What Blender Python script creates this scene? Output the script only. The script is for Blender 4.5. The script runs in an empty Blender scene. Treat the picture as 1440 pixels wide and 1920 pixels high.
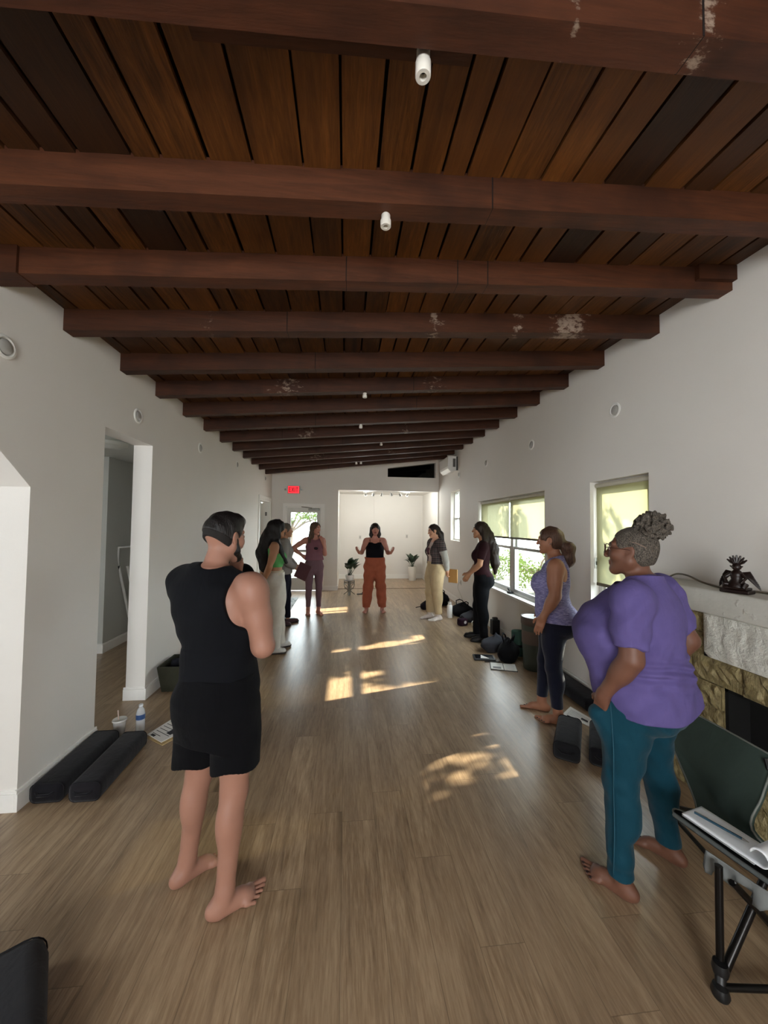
import bpy, math, random
import numpy as np
from mathutils import Vector, Matrix

SC = bpy.context.scene
COL = SC.collection
PI = math.pi
rng = random.Random(7)

# ------------------------------------------------------------------ camera
cam_d = bpy.data.cameras.new('camera')
cam_d.sensor_fit = 'HORIZONTAL'
cam_d.sensor_width = 36.0
cam_d.lens = 36.0 * 690.0 / 1440.0
cam_d.clip_start = 0.05
cam = bpy.data.objects.new('camera', cam_d)
COL.objects.link(cam)
_y, _p, _r = 0.1017, 0.035, 0.0105
_f = Vector((math.sin(_y) * math.cos(_p), math.cos(_y) * math.cos(_p), math.sin(_p)))
_rt = Vector((math.cos(_y), -math.sin(_y), 0))
_u = _rt.cross(_f)
_r2 = _rt * math.cos(_r) + _u * math.sin(_r)
_u2 = -_rt * math.sin(_r) + _u * math.cos(_r)
cam.matrix_world = Matrix(((_r2.x, _u2.x, -_f.x, 0), (_r2.y, _u2.y, -_f.y, 0), (_r2.z, _u2.z, -_f.z, 1.66), (0, 0, 0, 1)))
SC.camera = cam

# ------------------------------------------------------------------ world, sun, fill lamps, exposure
vs = SC.view_settings
vs.view_transform = 'Standard'
vs.look = 'None'
vs.exposure = 0.32
vs.gamma = 1.0
vs.use_curve_mapping = False
SC.cycles.use_denoising = True
SC.cycles.max_bounces = 10
SC.cycles.diffuse_bounces = 6
SC.cycles.transparent_max_bounces = 16
SC.cycles.caustics_reflective = False
SC.cycles.caustics_refractive = False
SC.cycles.sample_clamp_indirect = 6.0
w = bpy.data.worlds.new('sky')
SC.world = w
w.use_nodes = True
bg = w.node_tree.nodes['Background']
bg.inputs[0].default_value = (0.86, 0.94, 1.0, 1)
bg.inputs[1].default_value = 11.0

SUN_DIR = Vector((-1.77, -0.5, -1.0)).normalized()
sd = bpy.data.lights.new('sun', 'SUN')
sd.energy = 28.0
sd.angle = 0.012
sd.color = (1.0, 0.9, 0.72)
so = bpy.data.objects.new('sun', sd)
COL.objects.link(so)
so.rotation_euler = SUN_DIR.to_track_quat('-Z', 'Y').to_euler()
so.location = (12, 6, 9)


def area(name, loc, direction, sx, sy, power, color=(1, 1, 1), portal=False):
    d = bpy.data.lights.new(name, 'AREA')
    d.shape = 'RECTANGLE'
    d.size, d.size_y = sx, sy
    d.energy = power
    d.color = color
    if portal:
        d.cycles.is_portal = True
    o = bpy.data.objects.new(name, d)
    COL.objects.link(o)
    o.location = loc
    o.rotation_euler = Vector(direction).to_track_quat('-Z', 'Y').to_euler()
    return o


# added fill lamps at the unseen openings of the rear wall and side room
area('rear_window_fill', (-0.3, -2.95, 1.6), (-0.05, 1, 0.10), 1.7, 1.5, 80, (1.0, 0.97, 0.93))
area('side_room_fill', (-4.78, 1.2, 1.5), (1, 0, 0), 0.9, 1.0, 14, (0.93, 0.97, 1.0))

# ------------------------------------------------------------------ node helpers and materials
MATS = {}


def lin(c):
    return tuple((v / 12.92 if v <= 0.04045 else ((v + 0.055) / 1.055) ** 2.4) for v in c)


def h(s):
    s = s.lstrip('#')
    return lin(tuple(int(s[i:i + 2], 16) / 255 for i in (0, 2, 4))) + (1.0,)


class NT:
    def __init__(self, name):
        self.m = bpy.data.materials.new(name)
        self.m.use_nodes = True
        self.t = self.m.node_tree
        self.b = self.t.nodes['Principled BSDF']
        self.out = self.t.nodes['Material Output']

    def n(self, kind, **kw):
        nd = self.t.nodes.new(kind)
        ins = kw.pop('ins', {})
        for k, v in kw.items():
            setattr(nd, k, v)
        for k, v in ins.items():
            s = nd.inputs[k]
            if hasattr(v, 'is_output') or isinstance(v, bpy.types.NodeSocket):
                self.t.links.new(v, s)
            else:
                s.default_value = v
        return nd

    def link(self, a, b):
        self.t.links.new(a, b)

    def pos(self, scale=(1, 1, 1), obj=False):
        if obj:
            p = self.n('ShaderNodeTexCoord').outputs['Object']
        else:
            p = self.n('ShaderNodeNewGeometry').outputs['Position']
        return self.n('ShaderNodeVectorMath', operation='MULTIPLY', ins={0: p, 1: scale}).outputs[0]

    def noise(self, vec, scale=5, detail=4, rough=0.55, dist=0.0):
        return self.n('ShaderNodeTexNoise', ins={'Vector': vec, 'Scale': scale, 'Detail': detail, 'Roughness': rough, 'Distortion': dist}).outputs[0]

    def ramp(self, fac, stops, interp='LINEAR'):
        nd = self.n('ShaderNodeValToRGB', ins={0: fac})
        nd.color_ramp.interpolation = interp
        e = nd.color_ramp.elements
        while len(e) < len(stops):
            e.new(0.5)
        for i, (p, c) in enumerate(stops):
            e[i].position = p
            e[i].color = c if len(c) == 4 else tuple(c) + (1,)
        return nd.outputs[0]

    def mix(self, fac, a, b, blend='MIX'):
        nd = self.n('ShaderNodeMix', data_type='RGBA', blend_type=blend)
        for s, v in ((nd.inputs[0], fac), (nd.inputs[6], a), (nd.inputs[7], b)):
            if isinstance(v, bpy.types.NodeSocket):
                self.link(v, s)
            else:
                s.default_value = v
        return nd.outputs[2]

    def math(self, op, a, b=0.0):
        nd = self.n('ShaderNodeMath', operation=op)
        for s, v in ((nd.inputs[0], a), (nd.inputs[1], b)):
            if isinstance(v, bpy.types.NodeSocket):
                self.link(v, s)
            else:
                s.default_value = v
        return nd.outputs[0]

    def bump(self, height, strength=0.3, dist=0.01):
        b = self.n('ShaderNodeBump', ins={'Height': height, 'Strength': strength, 'Distance': dist})
        self.link(b.outputs[0], self.b.inputs['Normal'])

    def set(self, **kw):
        for k, v in kw.items():
            s = self.b.inputs[k.replace('_', ' ')]
            if isinstance(v, bpy.types.NodeSocket):
                self.link(v, s)
            else:
                s.default_value = v
        return self


def flat(name, col, rough=0.6, metal=0.0, spec=0.4, var=0.08, scale=30, bump=0.0, bscale=200, obj=True, **kw):
    """plain coloured material with a little noise variation and an optional fine bump"""
    if name in MATS:
        return MATS[name]
    t = NT(name)
    c = h(col) if isinstance(col, str) else col
    if var:
        p = t.pos(obj=obj)
        nz = t.noise(p, scale, 3)
        a = tuple(max(0, v * (1 - var)) for v in c[:3]) + (1,)
        b = tuple(min(1, v * (1 + var)) for v in c[:3]) + (1,)
        t.set(Base_Color=t.mix(nz, a, b))
    else:
        t.set(Base_Color=c)
    t.set(Roughness=rough, Metallic=metal)
    t.b.inputs['Specular IOR Level'].default_value = spec
    if bump:
        t.bump(t.noise(t.pos(obj=obj), bscale, 2), bump, 0.004)
    for k, v in kw.items():
        t.b.inputs[k.replace('_', ' ')].default_value = v
    MATS[name] = t.m
    return t.m


def fabric(name, col, rough=0.9, var=0.12, weave=900, sheen=0.015, wr=0.25):
    if name in MATS:
        return MATS[name]
    t = NT(name)
    c = h(col) if isinstance(col, str) else col
    p = t.pos(obj=True)
    nz = t.noise(p, 14, 4)
    a = tuple(v * (1 - var) for v in c[:3]) + (1,)
    b = tuple(min(1, v * (1 + var)) for v in c[:3]) + (1,)
    t.set(Base_Color=t.mix(nz, a, b), Roughness=rough)
    t.b.inputs['Specular IOR Level'].default_value = 0.1
    t.b.inputs['Sheen Weight'].default_value = sheen
    h1 = t.noise(p, weave, 1)
    h2 = t.noise(t.pos((1, 1, 0.45), obj=True), 17, 3, 0.5, 0.6)
    t.bump(t.math('ADD', t.math('MULTIPLY', h1, 0.06), h2), wr, 0.02)
    MATS[name] = t.m
    return t.m


def skin(name, col, rough=0.5):
    if name in MATS:
        return MATS[name]
    t = NT(name)
    c = h(col)
    p = t.pos(obj=True)
    nz = t.noise(p, 9, 4)
    a = (c[0] * 0.88, c[1] * 0.8, c[2] * 0.78, 1)
    b = (min(1, c[0] * 1.08), min(1, c[1] * 1.06), min(1, c[2] * 1.05), 1)
    t.set(Base_Color=t.mix(nz, a, b), Roughness=rough)
    t.b.inputs['Specular IOR Level'].default_value = 0.35
    t.b.inputs['Subsurface Weight'].default_value = 0.0
    t.b.inputs['Subsurface Radius'].default_value = (0.02, 0.008, 0.004)
    t.bump(t.noise(p, 260, 2), 0.08, 0.002)
    MATS[name] = t.m
    return t.m


def hairmat(name, col, col2=None, sc=(220, 220, 12), rough=0.45, strength=0.5):
    if name in MATS:
        return MATS[name]
    t = NT(name)
    c = h(col)
    c2 = h(col2) if col2 else tuple(min(1, v * 1.9 + 0.004) for v in c[:3]) + (1,)
    nz = t.noise(t.pos(sc, obj=True), 1.0, 3, 0.6, 0.4)
    t.set(Base_Color=t.ramp(nz, [(0.35, c), (0.7, c2)]), Roughness=rough)
    t.b.inputs['Specular IOR Level'].default_value = 0.3
    t.bump(nz, strength, 0.01)
    MATS[name] = t.m
    return t.m


# ------------------------------------------------------------------ mesh helpers
def add_obj(name, verts, faces, mats, parent=None, mi=None, smooth=False, loc=None):
    me = bpy.data.meshes.new(name)
    me.from_pydata([tuple(v) for v in verts], [], faces)
    if not isinstance(mats, (list, tuple)):
        mats = [mats]
    for m in mats:
        me.materials.append(m)
    if mi is not None:
        me.polygons.foreach_set('material_index', np.array(mi, np.int32))
    if smooth is True:
        me.polygons.foreach_set('use_smooth', np.ones(len(me.polygons), bool))
    elif smooth:
        me.polygons.foreach_set('use_smooth', np.ones(len(me.polygons), bool))
        try:
            me.set_sharp_from_angle(angle=smooth)
        except Exception:
            pass
    me.update()
    o = bpy.data.objects.new(name, me)
    COL.objects.link(o)
    if loc is not None:
        o.location = loc
    if parent is not None:
        o.parent = parent
    return o


def tag(o, label=None, cat=None, group=None, kind=None):
    if label:
        o['label'] = label
    if cat:
        o['category'] = cat
    if group:
        o['group'] = group
    if kind:
        o['kind'] = kind
    return o


def empty(name, loc=(0, 0, 0), rz=0.0):
    o = bpy.data.objects.new(name, None)
    o.empty_display_size = 0.1
    COL.objects.link(o)
    o.location = loc
    o.rotation_euler = (0, 0, rz)
    return o


class MB:
    """collects boxes, tubes, lathes ... into one mesh"""

    def __init__(self):
        self.v, self.f, self.mi = [], [], []
        self.cur = 0

    def raw(self, vs_, fs, m=None):
        o = len(self.v)
        self.v += [tuple(p) for p in vs_]
        self.f += [tuple(i + o for i in q) for q in fs]
        self.mi += [self.cur if m is None else m] * len(fs)
        return self

    def box(self, lo, hi, M=None, bev=0.0, m=None):
        x0, y0, z0 = lo
        x1, y1, z1 = hi
        b = min(bev, (x1 - x0) / 2.01, (y1 - y0) / 2.01, (z1 - z0) / 2.01)
        if b <= 0:
            v = [(x0, y0, z0), (x1, y0, z0), (x1, y1, z0), (x0, y1, z0), (x0, y0, z1), (x1, y0, z1), (x1, y1, z1), (x0, y1, z1)]
            f = [(0, 3, 2, 1), (4, 5, 6, 7), (0, 1, 5, 4), (1, 2, 6, 5), (2, 3, 7, 6), (3, 0, 4, 7)]
        else:
            import bmesh
            bm = bmesh.new()
            bmesh.ops.create_cube(bm, size=1.0)
            for q in bm.verts:
                q.co = Vector((x0 + (q.co.x + 0.5) * (x1 - x0), y0 + (q.co.y + 0.5) * (y1 - y0), z0 + (q.co.z + 0.5) * (z1 - z0)))
            bmesh.ops.bevel(bm, geom=bm.edges[:], offset=b, segments=3, affect='EDGES', profile=0.5)
            bm.verts.index_update()
            v = [tuple(q.co) for q in bm.verts]
            f = [tuple(q.index for q in fc.verts) for fc in bm.faces]
            bm.free()
        if M is not None:
            v = [M @ Vector(p) for p in v]
        return self.raw(v, f, m)

    def tube(self, pts, r, n=10, cap=True, m=None):
        pts = [Vector(p) for p in pts]
        rs = r if isinstance(r, (list, tuple)) else [r] * len(pts)
        v, f = [], []
        prev = None
        for i, p in enumerate(pts):
            d = (pts[min(i + 1, len(pts) - 1)] - pts[max(i - 1, 0)])
            d = d.normalized() if d.length > 1e-9 else Vector((0, 0, 1))
            if prev is None:
                a = Vector((0, 0, 1)) if abs(d.z) < 0.9 else Vector((1, 0, 0))
                u = d.cross(a).normalized()
            else:
                u = (prev - d * prev.dot(d)).normalized()
            prev = u
            w_ = d.cross(u)
            for k in range(n):
                t = 2 * PI * k / n
                v.append(p + (u * math.cos(t) + w_ * math.sin(t)) * rs[i])
        for i in range(len(pts) - 1):
            for k in range(n):
                f.append((i * n + k, i * n + (k + 1) % n, (i + 1) * n + (k + 1) % n, (i + 1) * n + k))
        if cap:
            f.append(tuple(range(n - 1, -1, -1)))
            f.append(tuple((len(pts) - 1) * n + k for k in range(n)))
        return self.raw(v, f, m)

    def lathe(self, prof, c=(0, 0, 0), n=24, axis='z', m=None, cap=True):
        v, f = [], []
        for (r, z) in prof:
            for k in range(n):
                t = 2 * PI * k / n
                a, b = r * math.cos(t), r * math.sin(t)
                if axis == 'z':
                    p = (a, b, z)
                elif axis == 'x':
                    p = (z, a, b)
                else:
                    p = (b, z, a)
                v.append((p[0] + c[0], p[1] + c[1], p[2] + c[2]))
        L = len(prof)
        for i in range(L - 1):
            for k in range(n):
                f.append((i * n + k, i * n + (k + 1) % n, (i + 1) * n + (k + 1) % n, (i + 1) * n + k))
        if cap:
            f.append(tuple(range(n - 1, -1, -1)))
            f.append(tuple((L - 1) * n + k for k in range(n)))
        return self.raw(v, f, m)

    def prism(self, poly, axis, a, b, m=None):
        """poly: 2D points extruded along axis ('x','y','z') from a to b"""
        def P(q, t):
            return {'x': (t, q[0], q[1]), 'y': (q[0], t, q[1]), 'z': (q[0], q[1], t)}[axis]
        n = len(poly)
        v = [P(q, a) for q in poly] + [P(q, b) for q in poly]
        f = [tuple(range(n - 1, -1, -1)), tuple(range(n, 2 * n))] + [(i, (i + 1) % n, n + (i + 1) % n, n + i) for i in range(n)]
        return self.raw(v, f, m)

    def build(self, name, mats, parent=None, smooth=False, loc=None):
        return add_obj(name, self.v, self.f, mats, parent, self.mi if isinstance(mats, (list, tuple)) else None, smooth, loc)


def struct(o, label=None):
    o['kind'] = 'structure'
    if label:
        o['label'] = label
    return o
# ================================================================== the setting
XL, XR, YB, YR = -1.86, 2.39, 9.38, -3.0
WT = 0.17


def zb(x, y):
    """underside height of the beams"""
    u = (x - XL) / (XR - XL)
    return 2.885 + 0.305 * u + (u - 0.5) * 0.17 * (y - 4.0) / 4.6


# --- wall paint
t = NT('wall_paint')
p_ = t.pos()
t.set(Base_Color=t.mix(t.noise(p_, 1.3, 3), h('#dcd8d1'), h('#e4e0da')), Roughness=0.62)
t.b.inputs['Specular IOR Level'].default_value = 0.3
t.bump(t.math('ADD', t.noise(p_, 90, 3), t.math('MULTIPLY', t.noise(p_, 4, 2), 2.0)), 0.12, 0.004)
M_WALL = t.m
M_WHITE = flat('white_trim_paint', '#e9e7e2', 0.4, var=0.03, obj=False)
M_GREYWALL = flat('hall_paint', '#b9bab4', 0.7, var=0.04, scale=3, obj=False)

# --- floor: vinyl planks that run down the room
t = NT('vinyl_plank')
geo = t.n('ShaderNodeNewGeometry').outputs['Position']
sep = t.n('ShaderNodeSeparateXYZ', ins={0: geo})
PW, PL = 0.183, 1.22
row = t.math('FLOOR', t.math('DIVIDE', sep.outputs[0], PW))
wn = t.n('ShaderNodeTexWhiteNoise', noise_dimensions='1D', ins={'W': row}).outputs[0]
yo = t.math('ADD', t.math('DIVIDE', sep.outputs[1], PL), t.math('MULTIPLY', wn, 7.31))
colm = t.math('FLOOR', yo)
idv = t.n('ShaderNodeCombineXYZ', ins={0: row, 1: colm, 2: 3.0}).outputs[0]
wid = t.n('ShaderNodeTexWhiteNoise', noise_dimensions='3D', ins={'Vector': idv})
rid = wid.outputs[0]
# per plank offset of the grain
off = t.n('ShaderNodeVectorMath', operation='SCALE', ins={0: wid.outputs[1], 'Scale': 9.0}).outputs[0]
gv = t.n('ShaderNodeVectorMath', operation='ADD', ins={0: t.n('ShaderNodeVectorMath', operation='MULTIPLY', ins={0: geo, 1: (1, 0.085, 1)}).outputs[0], 1: off}).outputs[0]
g1 = t.noise(gv, 24, 7, 0.68, 0.9)
g2 = t.noise(gv, 110, 4, 0.65, 0.2)
g3 = t.noise(gv, 10, 4, 0.62, 1.4)
cA = t.ramp(g1, [(0.31, h('#4d3928')), (0.43, h('#8a7056')), (0.58, h('#ad9275')), (0.8, h('#c5ad90'))])
cB = t.ramp(g3, [(0.35, h('#543f2c')), (0.5, h('#8f7558')), (0.68, h('#bda383'))])
cc = t.mix(0.55, cA, cB)
cc = t.mix(0.35, cc, t.ramp(g2, [(0.3, h('#5f4b37')), (0.7, h('#c4ae92'))]))
cc = t.mix(t.math('MULTIPLY', rid, 0.38), cc, h('#806a53'))
# knots
kn = t.noise(gv, 5.5, 2, 0.4, 0.2)
cc = t.mix(t.ramp(kn, [(0.7, (0, 0, 0, 1)), (0.78, (0.6, 0.6, 0.6, 1))]), cc, h('#4a3826'))
# plank joints
fx = t.math('FRACT', t.math('DIVIDE', sep.outputs[0], PW))
fy = t.math('FRACT', yo)
ex = t.math('MINIMUM', fx, t.math('SUBTRACT', 1.0, fx))
ey = t.math('MINIMUM', fy, t.math('SUBTRACT', 1.0, fy))
jx = t.math('LESS_THAN', ex, 0.008)
jy = t.math('LESS_THAN', ey, 0.0012)
jj = t.math('MAXIMUM', jx, jy)
cc = t.mix(t.math('MULTIPLY', jj, 0.4), cc, h('#3b2d20'))
t.set(Base_Color=cc, Roughness=t.math('ADD', 0.24, t.math('MULTIPLY', g2, 0.16)))
t.b.inputs['Specular IOR Level'].default_value = 0.42
t.bump(t.math('SUBTRACT', t.math('MULTIPLY', g2, 0.5), jj), 0.12, 0.002)
M_FLOOR = t.m

fl = MB()
fl.box((-5.0, YR - 0.2, -0.12), (XR + 0.05, 11.75, 0.0))
struct(fl.build('floor', M_FLOOR), 'brown wood-look vinyl plank floor')

# --- ceiling boards
t = NT('ceiling_board')
bid = t.n('ShaderNodeAttribute', attribute_name='board').outputs['Color']
sp = t.n('ShaderNodeSeparateXYZ', ins={0: bid})
geo = t.n('ShaderNodeNewGeometry').outputs['Position']
gv = t.n('ShaderNodeVectorMath', operation='ADD', ins={0: t.n('ShaderNodeVectorMath', operation='MULTIPLY', ins={0: geo, 1: (1, 0.09, 1)}).outputs[0],
         1: t.n('ShaderNodeVectorMath', operation='SCALE', ins={0: bid, 'Scale': 13.0}).outputs[0]}).outputs[0]
g1 = t.noise(gv, 17, 7, 0.7, 2.2)
g2 = t.noise(gv, 75, 4, 0.65, 0.6)
g3 = t.noise(gv, 3.6, 4, 0.6, 0.9)
cA = t.ramp(g1, [(0.27, h('#271506')), (0.44, h('#4d2c0f')), (0.6, h('#6d4218')), (0.8, h('#865525'))])
cA = t.mix(0.42, cA, t.ramp(g2, [(0.32, h('#2a1506')), (0.5, h('#5f3915')), (0.68, h('#8a5a2a'))]))
dark = t.ramp(sp.outputs[0], [(0.0, (0.85, 0.85, 0.85, 1)), (0.25, (0.45, 0.45, 0.45, 1)), (0.6, (0.1, 0.1, 0.1, 1)), (1.0, (0, 0, 0, 1))])
cA = t.mix(dark, cA, h('#1f0f07'))
cA = t.mix(t.math('MULTIPLY', t.ramp(g3, [(0.44, (0, 0, 0, 1)), (0.66, (1, 1, 1, 1))]), 0.75), cA, h('#221006'))
cA = t.mix(t.math('MULTIPLY', sp.outputs[1], 0.35), cA, h('#855022'))
kn = t.n('ShaderNodeTexVoronoi', ins={'Vector': gv, 'Scale': 3.0}).outputs['Distance']
cA = t.mix(t.ramp(kn, [(0.03, (0.9, 0.9, 0.9, 1)), (0.09, (0, 0, 0, 1))]), cA, h('#1a0b04'))
t.set(Base_Color=cA, Roughness=0.55)
t.b.inputs['Specular IOR Level'].default_value = 0.35
t.bump(t.math('ADD', g1, g2), 0.25, 0.004)
M_BOARD = t.m

BD = 0.14
v, f, cols = [], [], []
x = XL - 0.06
while x < XR + 0.06:
    wd = rng.choice([0.11, 0.13, 0.15, 0.16, 0.18, 0.20])
    y = YR - 0.1
    while y < YB + 0.05:
        ln = rng.choice([1.8, 2.4, 3.0, 3.6])
        y1 = min(y + ln, YB + 0.06)
        g = rng.uniform(0.003, 0.010)
        dz = rng.uniform(-0.004, 0.004)
        xa, xb = x + g, x + wd - g
        i0 = len(v)
        for zz in (0, 0.02):
            for (px, py) in ((xa, y), (xb, y), (xb, y1 - 0.003), (xa, y1 - 0.003)):
                v.append((px, py, zb(px, py) + BD + dz + zz))
        f += [tuple(i0 + k for k in q) for q in ((0, 1, 2, 3), (7, 6, 5, 4), (0, 4, 5, 1), (1, 5, 6, 2), (2, 6, 7, 3), (3, 7, 4, 0))]
        c = (rng.random(), rng.random(), rng.random(), 1)
        if -1.32 < x < -0.92 and y < 1.7:
            c = (0.01, 0.1, c[2], 1)
        elif -0.9 < x < 0.9 and y < 1.7:
            c = (0.3 + 0.7 * c[0], c[1], c[2], 1)
        cols += [c] * 8
        y = y1
    x += wd
# dark backing above the joints
i0 = len(v)
for (px, py) in ((XL - 0.2, YR - 0.2), (XR + 0.2, YR - 0.2), (XR + 0.2, YB + 0.2), (XL - 0.2, YB + 0.2)):
    v.append((px, py, zb(px, py) + BD + 0.03))
f.append((i0, i0 + 1, i0 + 2, i0 + 3))
cols += [(0, 0, 0.5, 1)] * 4
ce = add_obj('ceiling', v, f, M_BOARD)
ca = ce.data.color_attributes.new('board', 'FLOAT_COLOR', 'POINT')
ca.data.foreach_set('color', np.array(cols, np.float32).ravel())
struct(ce, 'sloped ceiling of dark stained pine boards')


# --- beams
def beam_mat(name, base, wear, seed):
    t = NT(name)
    geo = t.n('ShaderNodeNewGeometry').outputs['Position']
    gv = t.n('ShaderNodeVectorMath', operation='ADD', ins={0: t.n('ShaderNodeVectorMath', operation='MULTIPLY', ins={0: geo, 1: (0.09, 1, 1)}).outputs[0], 1: (seed, 2 * seed, 0)}).outputs[0]
    g1 = t.noise(gv, 20, 6, 0.65, 0.8)
    g2 = t.noise(gv, 80, 4, 0.6, 0.3)
    b = h(base)
    dk = tuple(q * 0.42 for q in b[:3]) + (1,)
    lt = tuple(q * 1.5 for q in b[:3]) + (1,)
    c = t.ramp(g1, [(0.25, dk), (0.52, b), (0.8, lt)])
    c = t.mix(0.25, c, t.ramp(g2, [(0.3, dk), (0.7, lt)]))
    pv = t.n('ShaderNodeVectorMath', operation='ADD', ins={0: geo, 1: (seed * 3.1, 0, seed)}).outputs[0]
    st = t.noise(pv, 2.2, 3, 0.6)
    c = t.mix(t.math('MULTIPLY', t.ramp(st, [(0.5, (0, 0, 0, 1)), (0.7, (1, 1, 1, 1))]), 0.6), c, h('#1d0d07'))
    if wear:
        sx_ = t.n('ShaderNodeSeparateXYZ', ins={0: geo}).outputs[0]
        w2 = t.noise(t.n('ShaderNodeVectorMath', operation='MULTIPLY', ins={0: pv, 1: (0.6, 1, 1)}).outputs[0], 26, 5, 0.75)
        for xc, hw, amt in wear:
            d_ = t.math('DIVIDE', t.math('ABSOLUTE', t.math('SUBTRACT', sx_, xc)), hw)
            k = t.ramp(t.math('SUBTRACT', t.math('ADD', w2, amt), t.math('MULTIPLY', d_, 0.35)), [(0.5, (0, 0, 0, 1)), (0.62, (1, 1, 1, 1))])
            c = t.mix(t.math('MULTIPLY', k, 0.7), c, h('#a3907f'))
    t.set(Base_Color=c, Roughness=0.6)
    t.b.inputs['Specular IOR Level'].default_value = 0.3
    t.bump(t.math('ADD', g1, g2), 0.3, 0.004)
    return t.m


M_BEAM = [beam_mat('beam_wood_a', '#4d2a17', (), 1.3), beam_mat('beam_wood_b', '#40210f', (), 5.1), beam_mat('beam_scuffed_first', '#482717', ((1.02, 0.16, 0.03), (1.35, 0.12, 0.03), (0.62, 0.1, -0.04)), 2.7), beam_mat('beam_scuffed_fourth', '#432413', ((1.66, 0.24, 0.15), (1.25, 0.12, 0.03), (0.62, 0.16, 0.03), (-0.95, 0.1, -0.0)), 4.4), beam_mat('beam_scuffed_far', '#432414', ((-0.6, 0.5, 0.02), (0.9, 0.35, 0.0)), 6.6)]
BY = [0.36, 0.955, 1.56, 2.07, 2.61, 3.22, 3.78, 4.38, 4.99, 5.61, 6.21, 6.82, 7.41, 8.03, 8.64]
bm_idx = {1: 2, 2: 0, 3: 0, 4: 3, 5: 1, 6: 4, 9: 4, 12: 4}
ordn = ['topmost in the picture', 'second', 'third', 'fourth', 'fifth', 'sixth', 'seventh', 'eighth', 'ninth', 'tenth', 'eleventh', 'twelfth', 'thirteenth', 'last']
BW = 0.045


def beam_pts(x0, x1, y, hw, dz0, dz1, seg=1):
    vv = []
    for i in range(seg + 1):
        x = x0 + (x1 - x0) * i / seg
        z = zb(x, y)
        vv += [(x, y - hw, z + dz0), (x, y + hw, z + dz0), (x, y + hw, z + dz1), (x, y - hw, z + dz1)]
    ff = [(0, 1, 2, 3)]
    for i in range(seg):
        a, b = i * 4, i * 4 + 4
        for k in range(4):
            ff.append((a + k, b + k, b + (k + 1) % 4, a + (k + 1) % 4))
    e = seg * 4
    ff.append((e + 3, e + 2, e + 1, e))
    return vv, ff


for i, y in enumerate(BY):
    m = MB()
    vv, ff = beam_pts(XL - 0.05, XR + 0.05, y, BW, 0, BD + 0.015)
    # small chamfer along the two lower edges
    m.raw(vv, ff)
    # dark scarf joints cut across the face
    for xj in ([0.62] if i == 2 else [1.0] if i == 1 else [-0.02, 0.62, 0.8] if i == 3 else [rng.uniform(-1, 1.8)]):
        z = zb(xj, y)
        m.box((xj - 0.003, y - BW - 0.0015, z), (xj + 0.003, y + BW + 0.0015, z + BD), m=1)
    o = m.build('ceiling_beam', [M_BEAM[bm_idx.get(i, 1)], flat('beam_joint', '#150a06', 0.9, var=0)])
    if i == 0:
        lab = 'dark wooden ceiling beam crossing overhead just behind the photographer'
    else:
        lab = 'dark wooden ceiling beam across the room, %s counting back%s' % (
            ['first and largest', 'second', 'third', 'fourth', 'fifth', 'sixth', 'seventh', 'eighth', 'ninth', 'tenth', 'eleventh', 'twelfth', 'thirteenth', 'last and farthest'][i - 1],
            {1: ', with pale scraped corner', 4: ', with scraped pale paint'}.get(i, ''))
    struct(o, lab)
    o['category'] = 'beam'
    o['group'] = 'ceiling beams'
# scraped patch on two beams (flat wear)
# blocks sistered to the third beam's ends and a strip under the first beam
for (x0, x1, y, dz0, dz1, hw, lab) in ((XL, XL + 0.17, 2.07, -0.006, BD, 0.06, 'short dark wooden block at the third beam by the left wall'),
                                   (XR - 0.26, XR, 2.05, 0.05, BD, 0.055, 'short dark wooden block at the third beam by the right wall'),
                                   (-0.46, 0.36, 1.035, 0.045, BD, 0.03, 'thin dark board nailed behind the first beam')):
    vv, ff = beam_pts(x0, x1, y, hw, dz0, dz1)
    o = MB().raw(vv, ff).build('wood_block', M_BEAM[1])
    tag(o, lab, 'wood block')
# pale sliver of new wood between sixth and seventh beams
vv, ff = beam_pts(XL, XL + 0.45, 3.95, 0.04, 0.10, 0.13)
tag(MB().raw(vv, ff).build('wood_strip', flat('new_pine', '#a98550', 0.7)), 'short pale new pine strip tucked under the boards by the left wall', 'wood strip')

# --- left wall: opening near the camera with a clipped corner, hall opening, far doorway
ZT = 3.45
lw = MB()
x0, x1 = XL - WT, XL


def wallbox(m, y0, y1, z0, z1, mm=0):
    m.box((x0, y0, z0), (x1, y1, z1), m=mm)


wallbox(lw, YR, 0.5, 0, ZT)
lw.prism([(0.5, 2.25), (1.93, 2.25), (2.37, 1.862), (2.37, ZT), (0.5, ZT)], 'x', x0, x1)
wallbox(lw, 2.37, 3.02, 0, ZT)
wallbox(lw, 3.02, 3.72, 2.395, ZT)
wallbox(lw, 3.72, 8.1, 0, ZT)
wallbox(lw, 8.1, 9.2, 2.2, ZT)
wallbox(lw, 9.2, YB + 0.17, 0, ZT)
struct(lw.build('wall_left', M_WALL), 'white painted wall with the hall opening')

# baseboards, left
def base_run(m, axis, a, b, c, side, hgt=0.12, th=0.016):
    """axis 'y': run along y from a to b on plane x=c, board on the +side"""
    lo, hi = (c, c + th * side) if side > 0 else (c + th * side, c)
    lo2, hi2 = (c, c + 0.011 * side) if side > 0 else (c + 0.011 * side, c)
    if axis == 'y':
        m.box((lo, a, 0), (hi, b, hgt - 0.02), bev=0.002)
        m.box((lo2, a, hgt - 0.02), (hi2, b, hgt), bev=0.003)
    else:
        m.box((a, lo, 0), (b, hi, hgt - 0.02), bev=0.002)
        m.box((a, lo2, hgt - 0.02), (b, hi2, hgt), bev=0.003)


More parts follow.
